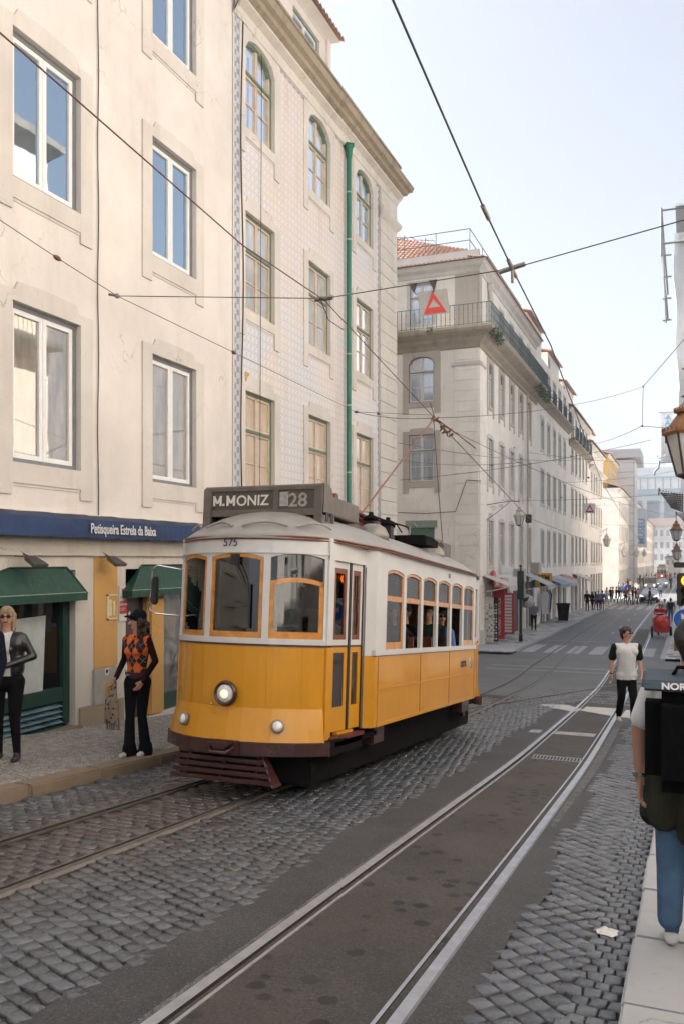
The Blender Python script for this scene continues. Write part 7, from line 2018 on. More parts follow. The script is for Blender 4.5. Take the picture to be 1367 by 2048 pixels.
# waiting group on the far pavement and the people on the crossing
base = []
for i, (fem, st) in enumerate(((False, .0), (True, .16), (False, .2))):
    B_, k_, _, _ = body_bones(H=1.75 - .06 * fem, fem=fem, stride=st, hands=False, hair='bob' if fem else 'short')
    me_, lb_ = fuse('body', B_, .03, 3)
    for l in lb_: me_.materials.append(C_BLK)
    base.append((me_, lb_))
def extra_person(i, loc, rz, mats, label, group, s=1.0):
    me_, lb_ = base[i]
    o = bpy.data.objects.new('person', me_); COL.objects.link(o); o.location = loc; o.rotation_euler = (0, 0, rz); o.scale = (s, s, s)
    for j, l in enumerate(lb_):
        o.material_slots[j].link = 'OBJECT'; o.material_slots[j].material = mats.get(l) or mats['top']
    return tag(o, label, 'person', group)
def pm(top, low, hair=H_BRN, shoe=C_SHOED, sk=SKIN): return dict(top=top, sleeve=top, low=low, hair=hair, shoe=shoe, skin=sk)
C_BLUE = cloth('bright_blue', (.02, .06, .3)); C_WINE = cloth('wine_cloth', (.12, .012, .03)); C_PINK = cloth('pink_cloth', (.5, .2, .18)); C_BRN = cloth('brown_cloth', (.2, .09, .04))
GW = 'people waiting on the far pavement'; GX = 'people walking over the far crossing'
lst = [
 (1173, 1222, 0, .4, pm(C_BLK, C_BLK, H_GRY), 'grey haired person in black, leftmost of the waiting group', GW, .1, 1.02),
 (1183, 1221, 1, 2.6, pm(C_BLK, C_BLK, H_BRN), 'woman in black tights and jacket in the waiting group', GW, .1, 1),
 (1190, 1220, 1, 1.5, pm(C_BLK, C_WINE, H_BRN), 'person in wine red trousers amid the waiting group', GW, .1, .98),
 (1196, 1222, 0, .2, pm(C_GREY, C_BLK, H_BLK), 'person with a grey shoulder bag in the waiting group', GW, .1, 1.02),
 (1203, 1220, 0, 3.6, pm(C_BLUE, C_BLK, H_BLK), 'person with a bright blue jacket, rightmost of the waiting group', GW, .1, 1),
 (1212, 1213, 1, 1.8, pm(C_CREAM, C_CREAM, H_BLD), 'woman dressed in cream by the kerb, right of the waiting group', GW, .1, .98),
 (1220, 1206, 0, .8, pm(C_BLK, C_BLK), 'person in black behind the woman in cream', GX, 0, 1),
 (1224, 1207, 2, -1.2, pm(C_TAN, C_JEAN), 'man in an orange shirt and jeans stepping off the kerb', GX, 0, 1.03),
 (1231, 1206, 2, -1.4, pm(C_OLIVE, C_OLIVE, H_BLK), 'man all in olive at the start of the crossing', GX, 0, 1.02),
 (1237, 1206, 2, 1.2, pm(C_OLIVE, C_GREY), 'person in olive jacket and grey trousers, second on the crossing', GX, 0, 1),
 (1240, 1196, 0, .5, pm(C_GREY, C_BLK), 'person in grey jacket behind the people on the crossing', GX, 0, 1),
 (1250, 1208, 0, 3.2, pm(C_BRN, C_BLK), 'man with brown jacket and black trousers on the crossing', GX, 0, 1.05),
 (1257, 1210, 1, 1.5, pm(C_WHITE, C_BLK), 'woman in white top and black skirt on the crossing', GX, 0, .98),
 (1264, 1209, 0, 1.4, pm(C_BLK, C_BRN, H_BLK), 'person in long black coat in the middle of the crossing', GX, 0, 1.04),
 (1270, 1208, 2, 1.5, pm(C_NAVY, C_GREY, H_BLK), 'person in dark jacket and grey trousers striding across', GX, 0, 1),
 (1275, 1209, 2, 1.5, pm(C_PINK, C_JEAN, H_BRN), 'person in pale pink jacket and pale jeans, rightmost of the crossing crowd', GX, 0, .98),
]
for (x, y, i, rz, mt, lab, grp, dz, s) in lst: extra_person(i, gr(x, y, dz), rz, mt, lab, grp, s)
CN = {}
def cname(m):
    return m.name.replace('_cloth', '').replace('_', ' ')
used_l = {}
def crowd_label(t, l, where):
    base_ = 'distant pedestrian in a %s top and %s trousers %s' % (cname(t), cname(l), where)
    n_ = used_l.get(base_, 0); used_l[base_] = n_ + 1
    return base_ if n_ == 0 else base_.replace('distant pedestrian', ['another distant pedestrian', 'third distant pedestrian', 'fourth distant pedestrian'][min(n_ - 1, 2)])
rq = random.Random(21); pal = [C_BLK, C_NAVY, C_GREY, C_WINE, C_BRN, C_OLIVE, C_CREAM, C_BLUE, C_WHITE]
for q in range(46):
    Y = rq.uniform(92, 225)
    if q < 35: X = rq.uniform(-9.1, -7.2) if rq.random() < .7 else rq.uniform(-7.4, -6.2); dz = .1 if X < -7.3 else 0
    else: X = rq.uniform(-1.1, .3); dz = .1 if X > -.9 else 0; Y = rq.uniform(70, 200)
    t_, l_ = rq.choice(pal), rq.choice(pal[:6])
    extra_person(rq.randrange(3), (X, Y, g(Y) + dz), rq.uniform(0, 6.28), pm(t_, l_), crowd_label(t_, l_, ('near' if Y < 150 else 'far') + (' left pavement' if X < -4 else ' right pavement')).replace('trousers ', 'trousers on the '), 'distant crowd along the far pavements', rq.uniform(.93, 1.05))
for q in range(10):
    Y = rq.uniform(205, 245); X = rq.uniform(-7, -1.5)
    extra_person(rq.randrange(3), (X, Y, g(Y)), rq.uniform(0, 6.28), pm(pal[q % 9], pal[(q * 2) % 6]), crowd_label(pal[q % 9], pal[(q * 2) % 6], 'before the far orange tram'), 'people crossing far away', rq.uniform(.93, 1.05))
# ================================================================ WIRES, SIGNS, LAMPS, VEHICLES
def pt(px_, py_, X=None, Y=None):
    return Vector(onX(px_, py_, X)) if X is not None else Vector(onY(px_, py_, Y))
def wire(name, pts, r, mat, label, sag=0.0, n=14, extra=None, cat='wire', grp='overhead tram wires'):
    P = []
    for a, b in zip(pts, pts[1:]):
        for k in range(n): 
            q = a.lerp(b, k / n); q.z -= sag * 4 * (k / n) * (1 - k / n) * (b - a).length / 20; P.append(q)
    P.append(pts[-1])
    root = empty(name, tuple(P[0]), 0, label, cat, grp)
    m = MB(); m.tube([tuple(p - P[0]) for p in P], r, 5, cap=False); m.build('line', mat, root, recalc=False)
    if extra:
        for q in extra:
            m = MB(); q = Vector(q) - P[0]
            d = (P[1] - P[0]).normalized(); m.tube([tuple(q - d * .06), tuple(q - d * .02), tuple(q + d * .02), tuple(q + d * .06)], [.014, .03, .03, .014], 8); m.build('insulator', M_INS, root)
    return root
XF, XN = -4.2, -1.65
f0 = pt(0, 65, XF); f1 = pt(485, 490, XF); f2 = pt(648, 600, XF); f3 = pt(868, 836, XF)
fs = f0 + (f0 - f1) * .8
J = f3
wire('contact_wire', [fs, f0, f1, f2, f3], .007, M_WIRER, 'reddish contact wire above the far track, running down to the trolley pole')
fe = [Vector((-5.2, 30, g(30) + 5.5)), Vector((-5.6, 50, g(50) + 5.5)), Vector((-5.9, 90, g(90) + 5.5)), Vector((-6.1, 220, g(220) + 5.5))]
wire('contact_wire', [f3] + fe, .010, M_WIRER, 'contact wire of the far track going on down the street from the trolley pole')
n0 = pt(785, 0, XN); n1 = pt(970, 425, XN); n2 = pt(1023, 537, XN); n3 = pt(1100, 690, XN); n4 = Vector((-2.2, 24, g(24) + 5.75)); n5 = Vector((-2.8, 50, g(50) + 5.7)); n6 = Vector((-3.1, 120, g(120) + 5.6)); n7 = Vector((-3.2, 250, g(250) + 5.6))
cw = wire('contact_wire', [n0 + (n0 - n1) * 1.2, n0, n1, n2, n3, n4, n5, n6, n7], .0085, paint('wire_steel_blue', (.05, .06, .09), .4, .5, bmp=0), 'dark steel contact wire above the near track, crossing the open sky')
for q, L in ((n1, .12), (n2, .2)):
    m = MB(); d = (n2 - n1).normalized(); c = q - (cw.location); m.tube([tuple(c - d * L), tuple(c + d * L)], .022, 6); m.build('clamp', T_GRYM, cw)
# span wire with the red triangle sign
s0 = pt(235, 592, -6.9); s1 = pt(648, 597, XF); s2 = Vector((n2.x, n2.y, n2.z + .05)); s3 = s2 + (s2 - s1) * .9
s2b = pt(1023, 537, XN)
s3 = pt(1367, 440, None, s2b.y - (s1.y - s2b.y) * .55) if False else s2b + Vector((2.9, -1.25, 0))
# choose the far end so that it runs on to the right-hand wall
s3 = Vector((2.9, 7.3, 0)); r_ = ray(1367, 440); t_ = 7.95 / r_[1]; q_ = Vector((r_[0] * t_, 7.95, CAMZ + r_[2] * t_)); s3 = s2b + (q_ - s2b) * ((2.9 - s2b.x) / (q_.x - s2b.x))
sw = wire('span_wire', [s0, s1, s2b, q_, s3], .006, M_WIRE, 'black span wire across the street that carries the red triangle sign')
m = MB(); c = s1 - s0; m.tube([tuple(c + Vector((-.12, 0, 0))), tuple(c + Vector((.12, 0, .0)))], .03, 8); m.build('clamp', T_GRYM, sw)
m = MB(); c = s2b - s0; m.tube([tuple(c + Vector((-.13, 0, -.02))), tuple(c + Vector((.13, 0, .03)))], .026, 8); m.tube([tuple(c), tuple(c + Vector((0, .02, -.14)))], .016, 6); m.build('clamp', T_GRYM, sw)
# messenger wire along the left facade
g0 = pt(0, 440, -6.9); g1 = pt(115, 516, -6.9); g2 = s0; g3 = pt(468, 705, -6.9); g4 = pt(712, 824, -6.9); 
g5 = Vector((-7.2, 30, 3.4))
wire('feeder_wire', [g0 + (g0 - g1) * 1.5, g0, g1, g2, g3, g4], .005, M_WIRE, 'thin guy wire along the left facades with brown insulators', extra=[g1, g3])
m = MB(); m.ball((0, 0, 0), .035, 8); m.tube([(0, 0, 0), (-.1, -.05, .02)], .018, 6); o = m.build('wire_clamp', T_GRYM, loc=tuple(g2)); tag(o, 'metal clamp where the span wire meets the guy wire in front of the beige wall', 'clamp')
wire('feeder_wire', [g4, pt(860, 830, -5.0)], .005, M_WIRE, 'short wire between the tiled facade and the trolley head', extra=[g4])
wire('feeder_wire', [pt(640, 596, XF), pt(657, 640, XF) , pt(740, 0, XF) if False else pt(657, 640, XF) + Vector((.0, .5, .0))], .006, M_WIRE, 'short vertical dropper under the span wire clamp')
# red triangle sign
ts = empty('tram_signal_sign', (0, 0, 0), 0, 'grey square plate with a red triangle hanging from the span wire', 'sign')
A = s1.lerp(s2b, (845 - 648) / (1023 - 648.)); Bq = s1.lerp(s2b, (884 - 648) / (1023 - 648.))
u = (Bq - A); L = u.length; u.normalize()
def depth_of(p): return -SS * p.x + CC * p.y
c0 = pt(866, 605, None, (A.y + Bq.y) / 2); ts.location = c0
hw = 30 / F * depth_of(c0); hh = 24 / F * depth_of(c0)
ts.rotation_euler = (0, R(-7), TH * 1.0)
m = MB(); m.box(-hw, hw, -.006, .006, -hh, hh); m.build('plate', paint('plate_grey', (.3, .29, .28), .45, .3, dirt=((.2, .18, .16), .4)), ts, bevel=.004)
m = MB(); a_, b_ = hh * .92, hw * .78
for (p, q, r, s) in (((0, a_), (-b_, -a_), (-b_ * .52, -a_ * .45), (0, a_ * .28)), ((b_, -a_), (0, a_), (0, a_ * .28), (b_ * .52, -a_ * .45)), ((-b_, -a_), (b_, -a_), (b_ * .52, -a_ * .45), (-b_ * .52, -a_ * .45))):
    m.add([(x, -.0075, z) for x, z in (p, q, r, s)], [(0, 1, 2, 3)])
m.build('triangle', M_RED, ts, recalc=False)
for P_ in (A, Bq):
    m = MB(); lo = ts.matrix_world
    bpy.context.view_layer.update(); l_ = ts.matrix_world.inverted() @ P_
    m.prism([(l_.x - .045, l_.z + .01), (l_.x + .045, l_.z + .01), (l_.x + .008, l_.z - .09), (l_.x - .008, l_.z - .09)], l_.y - .01, l_.y + .01); m.tube([(l_.x, l_.y, l_.z - .08), (l_.x, 0, hh - .02)], .006, 5); m.build('hanger', M_WIRE, ts)
# junction of wires at the trolley head and fittings
jn = empty('wire_junction', tuple(J), 0, 'tangle of rusty clamps where several wires meet above the tram pole', 'wire junction')
m = MB(); rj = random.Random(14)
d1 = (fe[0] - J).normalized(); 
for k in range(9):
    p = d1 * (.15 + k * .16) + Vector((rj.uniform(-.05, .05), 0, rj.uniform(-.05, .06))); q = p + Vector((rj.uniform(-.12, .12), rj.uniform(-.1, .1), rj.uniform(-.1, .12))); m.tube([tuple(p), tuple(q)], .016, 5); m.ball(tuple(p), .03, 6)
m.tube([tuple(d1 * .1 + Vector((-.1, 0, .3))), (0, 0, 0), tuple(d1 * .9 + Vector((.25, 0, -.12)))], .014, 5); m.tube([(0, 0, 0), tuple(d1 * 1.2 + Vector((.06, 0, .05))), tuple(d1 * 2.6 + Vector((.3, 0, -.05)))], .012, 5)
m.build('clamps', M_INS, jn, recalc=False)
# further span wires: (px,py,X-or-Y) pairs
def sp2(a, b, label, r=.009, ins=(), mid=None, sag=.3, mat=None):
    P_ = [a, b] if mid is None else [a, mid, b]
    return wire('span_wire', P_, r, mat or M_WIRE, label, sag=sag, extra=ins)
p_l = lambda x, y: pt(x, y, FX + .05)
w_ = [
 (J, pt(1285, 773, None, 27), None, 'span wire rising from the wire junction to the right over the pale sky'),
 (pt(790, 918, None, 40.2), pt(1040, 925, None, 31), None, 'span wire across the face of the corner building under its middle window'),
 (pt(712, 824, -6.9), J, None, 'wire from the tiled facade to the wire junction'),
 (pt(880, 850, XF), pt(1400, 1035, None, 45), None, 'long wire slanting down to the right past the arched windows'),
 (pt(790, 885, None, 24), pt(1240, 905, None, 60), None, 'level span wire in front of the middle windows of the corner building'),
 (pt(800, 960, None, 26), pt(1300, 880, None, 34), None, 'span wire below the middle windows rising to the right'),
 (pt(1000, 1000, -9.3), pt(1360, 985, None, 50), None, 'span wire from the lamp bracket across the street'),
 (pt(1055, 905, -9.3), pt(1330, 928, None, 52), None, 'thin span wire above the hanging lantern'),
 (pt(1120, 965, -9.3), pt(1360, 940, None, 60), None, 'span wire farther down the street near the scaffold'),
 (pt(1140, 1010, -9.3), pt(1350, 1003, None, 75), None, 'far span wire crossing in front of the walkway'),
 (pt(1180, 1046, -9.3), pt(1340, 1052, None, 95), None, 'far span wire low across the street'),
 (pt(868, 915, None, 22), pt(945, 1135, None, 19), None, 'slanting rope wire from the junction to the back of the tram'),
 (pt(795, 1025, None, 40.2), pt(905, 1024, None, 40.2), pt(850, 1027, None, 40.2), 'black cable along the corner building above the green shutter'),
]
for a, b, mid, lab in w_[:-2]: sp2(a, b, lab, r=.006 if depth_of(a) < 25 else .009, mid=mid, ins=[a.lerp(b, .33)])
cable('facade_cable', [tuple(pt(795, 1025, None, 40.2)), tuple(pt(850, 1027, None, 40.2)), tuple(pt(910, 1023, None, 40.2)), tuple(pt(925, 980, None, 40.2)), tuple(pt(932, 960, None, 40.2)), tuple(pt(960, 962, None, 40.2))], .02, M_CAB, 'black cable along the corner building above the green shutter')
# the forked guy wires against the sky on the right
k1 = pt(1285, 773, None, 27); k2 = pt(1283, 852, None, 27); k3 = pt(1400, 640, None, 20); k4 = pt(1400, 862, None, 30); k5 = pt(1120, 870, -9.3)
sp2(k1, k3, 'guy wire rising steeply to the upper right edge of the sky', ins=[k1], sag=0)
sp2(k1, k2, 'short upright wire between two span wires on the right', sag=0)
sp2(k2, k4, 'span wire running right from the foot of the short upright wire', ins=[k2], sag=0)
sp2(k2, k5, 'span wire running left from the foot of the short upright wire to the terrace')
# small far triangle sign
t2 = empty('tram_signal_sign', tuple(pt(1178, 1017, None, 62)), TH, 'small faded red triangle sign hanging far down the street', 'sign')
m = MB()
for (p, q, r, s) in (((0, .3), (-.32, -.28), (-.17, -.16), (0, .1)), ((.32, -.28), (0, .3), (0, .1), (.17, -.16)), ((-.32, -.28), (.32, -.28), (.17, -.16), (-.17, -.16))): m.add([(x, 0, z) for x, z in (p, q, r, s)], [(0, 1, 2, 3)])
m.build('triangle', M_RED, t2, recalc=False); m = MB(); m.box(-.4, .4, .01, .02, -.34, .36); m.build('plate', M_SIGNW, t2)
# ---- street lanterns
M_COPPER = paint('lantern_copper', (.24, .11, .04), .5, .4, .25, 10, dirt=((.1, .06, .035), .5))
M_LGL = paint('lantern_glass', (.52, .52, .5), .3, var=.06)
M_LDK = paint('lantern_iron', (.05, .045, .04), .5, .4)
def lantern(label, p, s=1.0, bracket=None, mat=None, rz=.3):
    L_ = empty('street_lantern', tuple(p), rz, label, 'street lamp', 'old street lanterns on wall brackets')
    mt = mat or M_COPPER
    m = MB(); m.lathe([(.12 * s, 0), (.125 * s, .01 * s), (.22 * s, .38 * s), (.2 * s, .38 * s), (.11 * s, .01 * s)], 6, smooth=False); m.build('glass', M_LGL, L_)
    m = MB()
    for k in range(6):
        a = PI / 3 * k; m.tube([(.125 * s * math.cos(a), .125 * s * math.sin(a), 0), (.225 * s * math.cos(a), .225 * s * math.sin(a), .39 * s)], .011 * s, 5)
        m.tube([(.125 * s * math.cos(a), .125 * s * math.sin(a), 0), (.125 * s * math.cos(a + PI / 3), .125 * s * math.sin(a + PI / 3), 0)], .011 * s, 5)
    m.lathe([(.02 * s, -.06 * s), (.13 * s, -.01 * s), (.0, 0)], 6, smooth=False); m.build('frame', M_LDK, L_, recalc=False)
    m = MB(); m.lathe([(.25 * s, .375 * s), (.26 * s, .40 * s), (.235 * s, .415 * s), (.13 * s, .56 * s), (.12 * s, .58 * s), (.15 * s, .585 * s), (.15 * s, .61 * s), (.07 * s, .68 * s), (.05 * s, .72 * s), (.09 * s, .74 * s), (.03 * s, .78 * s), (0, .8 * s)], 6, smooth=False)
    for k in range(30):
        a = 2 * PI * k / 30; m.cbox((.25 * s * math.cos(a), .25 * s * math.sin(a), .425 * s), .018 * s, .018 * s, .03 * s)
        m.cbox((.148 * s * math.cos(a), .148 * s * math.sin(a), .618 * s), .011 * s, .011 * s, .02 * s)
    m.build('hood', mt, L_, recalc=False)
    m = MB(); m.lathe([(.014 * s, .78 * s), (.02 * s, .84 * s), (.012 * s, .9 * s), (.02 * s, .96 * s), (.014 * s, 1.02 * s), (.035 * s, 1.05 * s), (.03 * s, 1.12 * s), (0, 1.17 * s)], 8); m.tube([(-.08 * s, 0, 1.0 * s), (.08 * s, 0, 1.0 * s)], .01 * s, 5); m.build('finial', mt, L_)
    if bracket is not None:
        L_.rotation_euler = (0, 0, 0); b = Vector(bracket) - Vector(p)
        m = MB(); z = 1.0 * s
        m.tube([tuple(b + Vector((0, 0, z - .12))), tuple(b * .6 + Vector((0, 0, z - .02))), tuple(b * .25 + Vector((0, 0, z + .04))), (0, 0, z)], .02, 6)
        m.tube([tuple(b + Vector((0, 0, z - .9))), tuple(b * .85 + Vector((0, 0, z - .7))), tuple(b * .55 + Vector((0, 0, z - .35))), tuple(b * .3 + Vector((0, 0, z - .02)))], .016, 6)
        for (t, dz, r) in ((.8, -.3, .14), (.55, -.2, .1), (.88, -.62, .1)):
            c = b * t + Vector((0, 0, z + dz)); u_ = b.normalized()
            m.tube([tuple(c + u_ * r * (1 - q / 22) * math.cos(q * .55) + Vector((0, 0, r * (1 - q / 22) * math.sin(q * .55)))) for q in range(18)], .01, 4)
        m.tube([(0, 0, z), (0, 0, z + .02), (0, 0, .78 * s)], .012, 5)
        m.build('bracket', M_LDK, L_, recalc=False)
    return L_
pL = pt(1037, 1050, None, 42.2)
lantern('dark lantern on a long scrolled bracket at the stone corner building', pL, 1.15, (FX, 42.2, pL.z), M_STD2)
m = MB(); m.box(-.14, .14, -.12, .12, 0, .42); o = m.build('loudspeaker', M_LDK, loc=tuple(pt(1056, 1046, None, 42.2)), bevel=.03); tag(o, 'small dark box lamp fixed beside the corner lantern', 'lamp')
pR = pt(1376, 950, None, 8.6)
rl = lantern('large copper topped lantern cut by the right picture edge', (pR.x + .02, pR.y, pR.z), 1.0, (2.9, 8.6, pR.z))
m = MB(); m.tube([(0, 0, 0), (0, .0, -.5)], .014, 6); m.build('drop_rod', M_LDK, rl)
for i, (x, y, Y_, lab) in enumerate(((1212, 1092, 100, 'small iron lantern at the end of the first far block'), (1247, 1112, 128, 'lantern on the stone block past the side street'), (1272, 1112, 150, 'lantern in front of the left netted scaffolding'), (1287, 1112, 170, 'lantern beyond the left netted scaffolding, farthest one'))):
    p = pt(x, y, None, Y_); lantern(lab, p, 1.8, (FX, Y_, p.z), M_STD2)
for i, (x, y, Y_, lab) in enumerate(((1351, 1080, 50, 'grey lantern hanging off the right scaffolding, upper one'), (1352, 1118, 62, 'copper lantern just below the grey one on the right'))):
    p = pt(x, y, None, Y_); lantern(lab, p, 1.35, (p.x + 2, Y_, p.z), M_COPPER)
# dark slatted canopy on the right scaffolding
sx = empty('slatted_canopy', tuple(pt(1356, 1030, None, 33)), 0, 'black slatted ornament sticking out over the street by the right scaffolding', 'canopy')
m = MB()
for k in range(9):
    z = .12 + k * .075; m.tube([(-.62 + k * -.0 + .05 * (8 - k) * .9, 0, z + .16 - .01 * k), (.15, 0, z)], .03, 6)
    for q in range(9): m.ball((lerp(-.62 + .045 * (8 - k), .12, q / 8), -.02, lerp(z + .16, z, q / 8) + .02), .028, 6)
m.tube([(-.68, 0, .72), (-.66, 0, 1.0)], .03, 6)
for k in range(5): m.tube([(-.1 + k * .06, 0, .1), (.2 + k * .03, 0, -.25)], .012, 4)
m.build('slats', M_LDK, sx, recalc=False)
# grey pole, traffic light and direction sign at the right edge
TP = empty('signal_pole', (-.055, 13.6, g(13.6) + .1), 0, 'grey pole with amber traffic light beside the right kerb', 'traffic light')
zt = pt(1362, 1130, None, 13.6).z - TP.location.z
M_PG = paint('pole_grey', (.2, .21, .22), .5, .2); M_TLB = paint('signal_case', (.03, .028, .02), .5)
m = MB(); m.tube([(.22, .0, 0), (.22, .0, 5.2)], .07, 12); m.build('pole', M_PG, TP)
ds = 13.4 / F
z0 = pt(1362, 1212, None, 13.6).z - TP.location.z; z1 = pt(1362, 1146, None, 13.6).z - TP.location.z
m = MB(); m.box(-.115, .14, -.1, .12, z0, z1); m.build('signal_head', M_TLB, TP, bevel=.02)
m = MB(); m.box(-.16, .2, -.14, .14, z1 + .08, z1 + .16); m.build('top_cap', T_BLK, TP, bevel=.01)
M_AMB = emis('amber_light', (1.0, .16, .01), 2.2)
for k, mt in enumerate((M_AMB, M_TLB, M_TLB)):
    zc = z1 - .11 - k * (z1 - z0) / 3
    m = MB(); m.lathe([(.075, -.1), (.075, -.11), (0, -.12)], 18, (.02, 0, zc), axis='y'); m.build('lens', mt, TP)
    m = MB()
    for q in range(14):
        a0, a1 = PI * q / 14, PI * (q + 1) / 14
        m.add([(.02 + .085 * math.cos(a), y, zc + .085 * math.sin(a)) for a, y in ((a0, -.1), (a1, -.1), (a1, -.2), (a0, -.2))], [(0, 1, 2, 3)])
    m.build('visor', paint('visor_grey', (.1, .1, .09), .4), TP, recalc=False)
m = MB(); zc = z1 - .11; m.prism([(-.01, zc - .05), (.03, zc - .05), (.03, zc + .0), (.055, zc + .0), (.01, zc + .05), (-.035, zc + .0), (-.01, zc + .0)], -.123, -.121); m.build('arrow', M_TLB, TP)
bs = empty('direction_sign', (-.06, 13.2, g(13.2) + .1), 0, 'round blue sign with a white arrow above a white post, right edge', 'sign')
zs = pt(1367, 1239, None, 13.2).z - bs.location.z; M_BS = paint('sign_blue', (.0, .09, .36), .4, bmp=0); M_WHM = paint('sign_post_white', (.55, .56, .6), .5)
rr_ = 21.5 / F * 12.6
m = MB(); m.lathe([(rr_, 0), (rr_, -.012), (0, -.012)], 36, (0, 0, zs), axis='y', smooth=False); m.build('rim', M_WHM, bs)
m = MB(); m.lathe([(rr_ * .93, -.0125), (rr_ * .93, -.015), (0, -.015)], 36, (0, 0, zs), axis='y', smooth=False); di = m.build('disc', M_BS, bs)
m = MB(); AR = [(-.018, -.1), (.018, -.1), (.018, .02), (.06, .0), (.0, .11), (-.06, .0), (-.018, .02)]
ca_, sa_ = math.cos(R(35)), math.sin(R(35)); m.prism([(x * ca_ - z * sa_ + .01, zs + x * sa_ + z * ca_) for x, z in AR], -.0175, -.0155); m.build('arrow', M_WHM, di)
m = MB(); m.box(-.06, .28, .03, .2, 0, zs + .1); m.prism([(-.08, zs + .1), (.3, zs + .1), (.3, zs + .22), (.0, zs + .22)], .02, .22); m.build('post', M_WHM, bs, bevel=.01)
m = MB(); m.box(-.062, .282, .028, .035, .9, .94); m.build('band', C_NAVY, bs)
# signal post on the far left pavement
q = gr(1040, 1283, .1)
lp = empty('signal_pole', q, 0, 'dark green traffic light post on the patterned pavement with a round grey disc', 'traffic light')
M_SG = paint('post_green', (.012, .03, .024), .45)
m = MB(); m.tube([(0, 0, 0), (0, 0, 2.6)], .075, 10); m.lathe([(.1, 0), (.1, .35), (.08, .4)], 10); m.build('pole', M_SG, lp)
m = MB(); m.box(-.16, .16, -.13, .13, 2.15, 3.6); m.build('signal_head', M_SG, lp, bevel=.02)
m = MB(); m.lathe([(.36, 0), (.36, .02), (0, .02)], 24, (.28, .16, 2.05), axis='y'); m.build('disc', paint('disc_grey', (.35, .35, .35), .5), lp)
m = MB(); m.prism([(.08, 2.15), (.42, 2.3), (.3, 2.05), (.2, 2.05), (.15, 1.9)], .145, .158); m.build('disc_mark', M_SG, lp)
m = MB(); m.tube([(0, 0, 3.6), (0, 0, 3.85)], .05, 8); m.ball((0, 0, 3.85), .08, 8); m.build('cap', M_SG, lp)
# rubbish bin
q = gr(1125, 1243, .1)
bn = empty('rubbish_bin', q, .2, 'black wheeled rubbish bin standing by the shop under the cash machine sign', 'bin')
m = MB(); m.add([(-.3, -.3, .08), (.3, -.3, .08), (.3, .3, .08), (-.3, .3, .08), (-.42, -.4, 1.15), (.42, -.4, 1.15), (.42, .4, 1.15), (-.42, .4, 1.15)], [(0, 3, 2, 1), (4, 5, 6, 7), (0, 1, 5, 4), (1, 2, 6, 5), (2, 3, 7, 6), (3, 0, 4, 7)]); m.build('tub', C_BLK, bn, bevel=.03)
m = MB(); m.prism([(-.45, 1.15), (.45, 1.15), (.4, 1.28), (-.3, 1.3)], -.45, .45, axis='x'); m.build('lid', C_BLK, bn, bevel=.02)
for s in (-1, 1): m = MB(); m.lathe([(.09, -.03), (.09, .03)], 12, (s * .3, .3, .09), axis='x'); m.build('wheel', T_BLK, bn)
# clothes hanging outside the shop by the bin
ck = empty('clothes_rack', (-8.9, 58.2, g(58) + .1), 0, 'rack of colourful clothes hanging outside the shop behind the bin', 'clothes rack')
m = MB(); m.tube([(-.3, -.8, 0), (-.3, -.8, 2.3), (-.3, .8, 2.3), (-.3, .8, 0)], .03, 6); m.build('rail', T_CHR, ck)
for k, mt in enumerate((C_WHITE, C_WINE, C_CREAM, C_DENJ, C_BLK, C_BLUE)):
    m = MB(); y = -.7 + k * .27; m.prism([(-.15, 2.2), (.15, 2.2), (.28, 1.95), (.2, .7 + .2 * (k % 2)), (-.2, .7 + .15 * (k % 3)), (-.28, 1.95)], y - .04, y + .04); m.build('garment', mt, ck, bevel=.02)
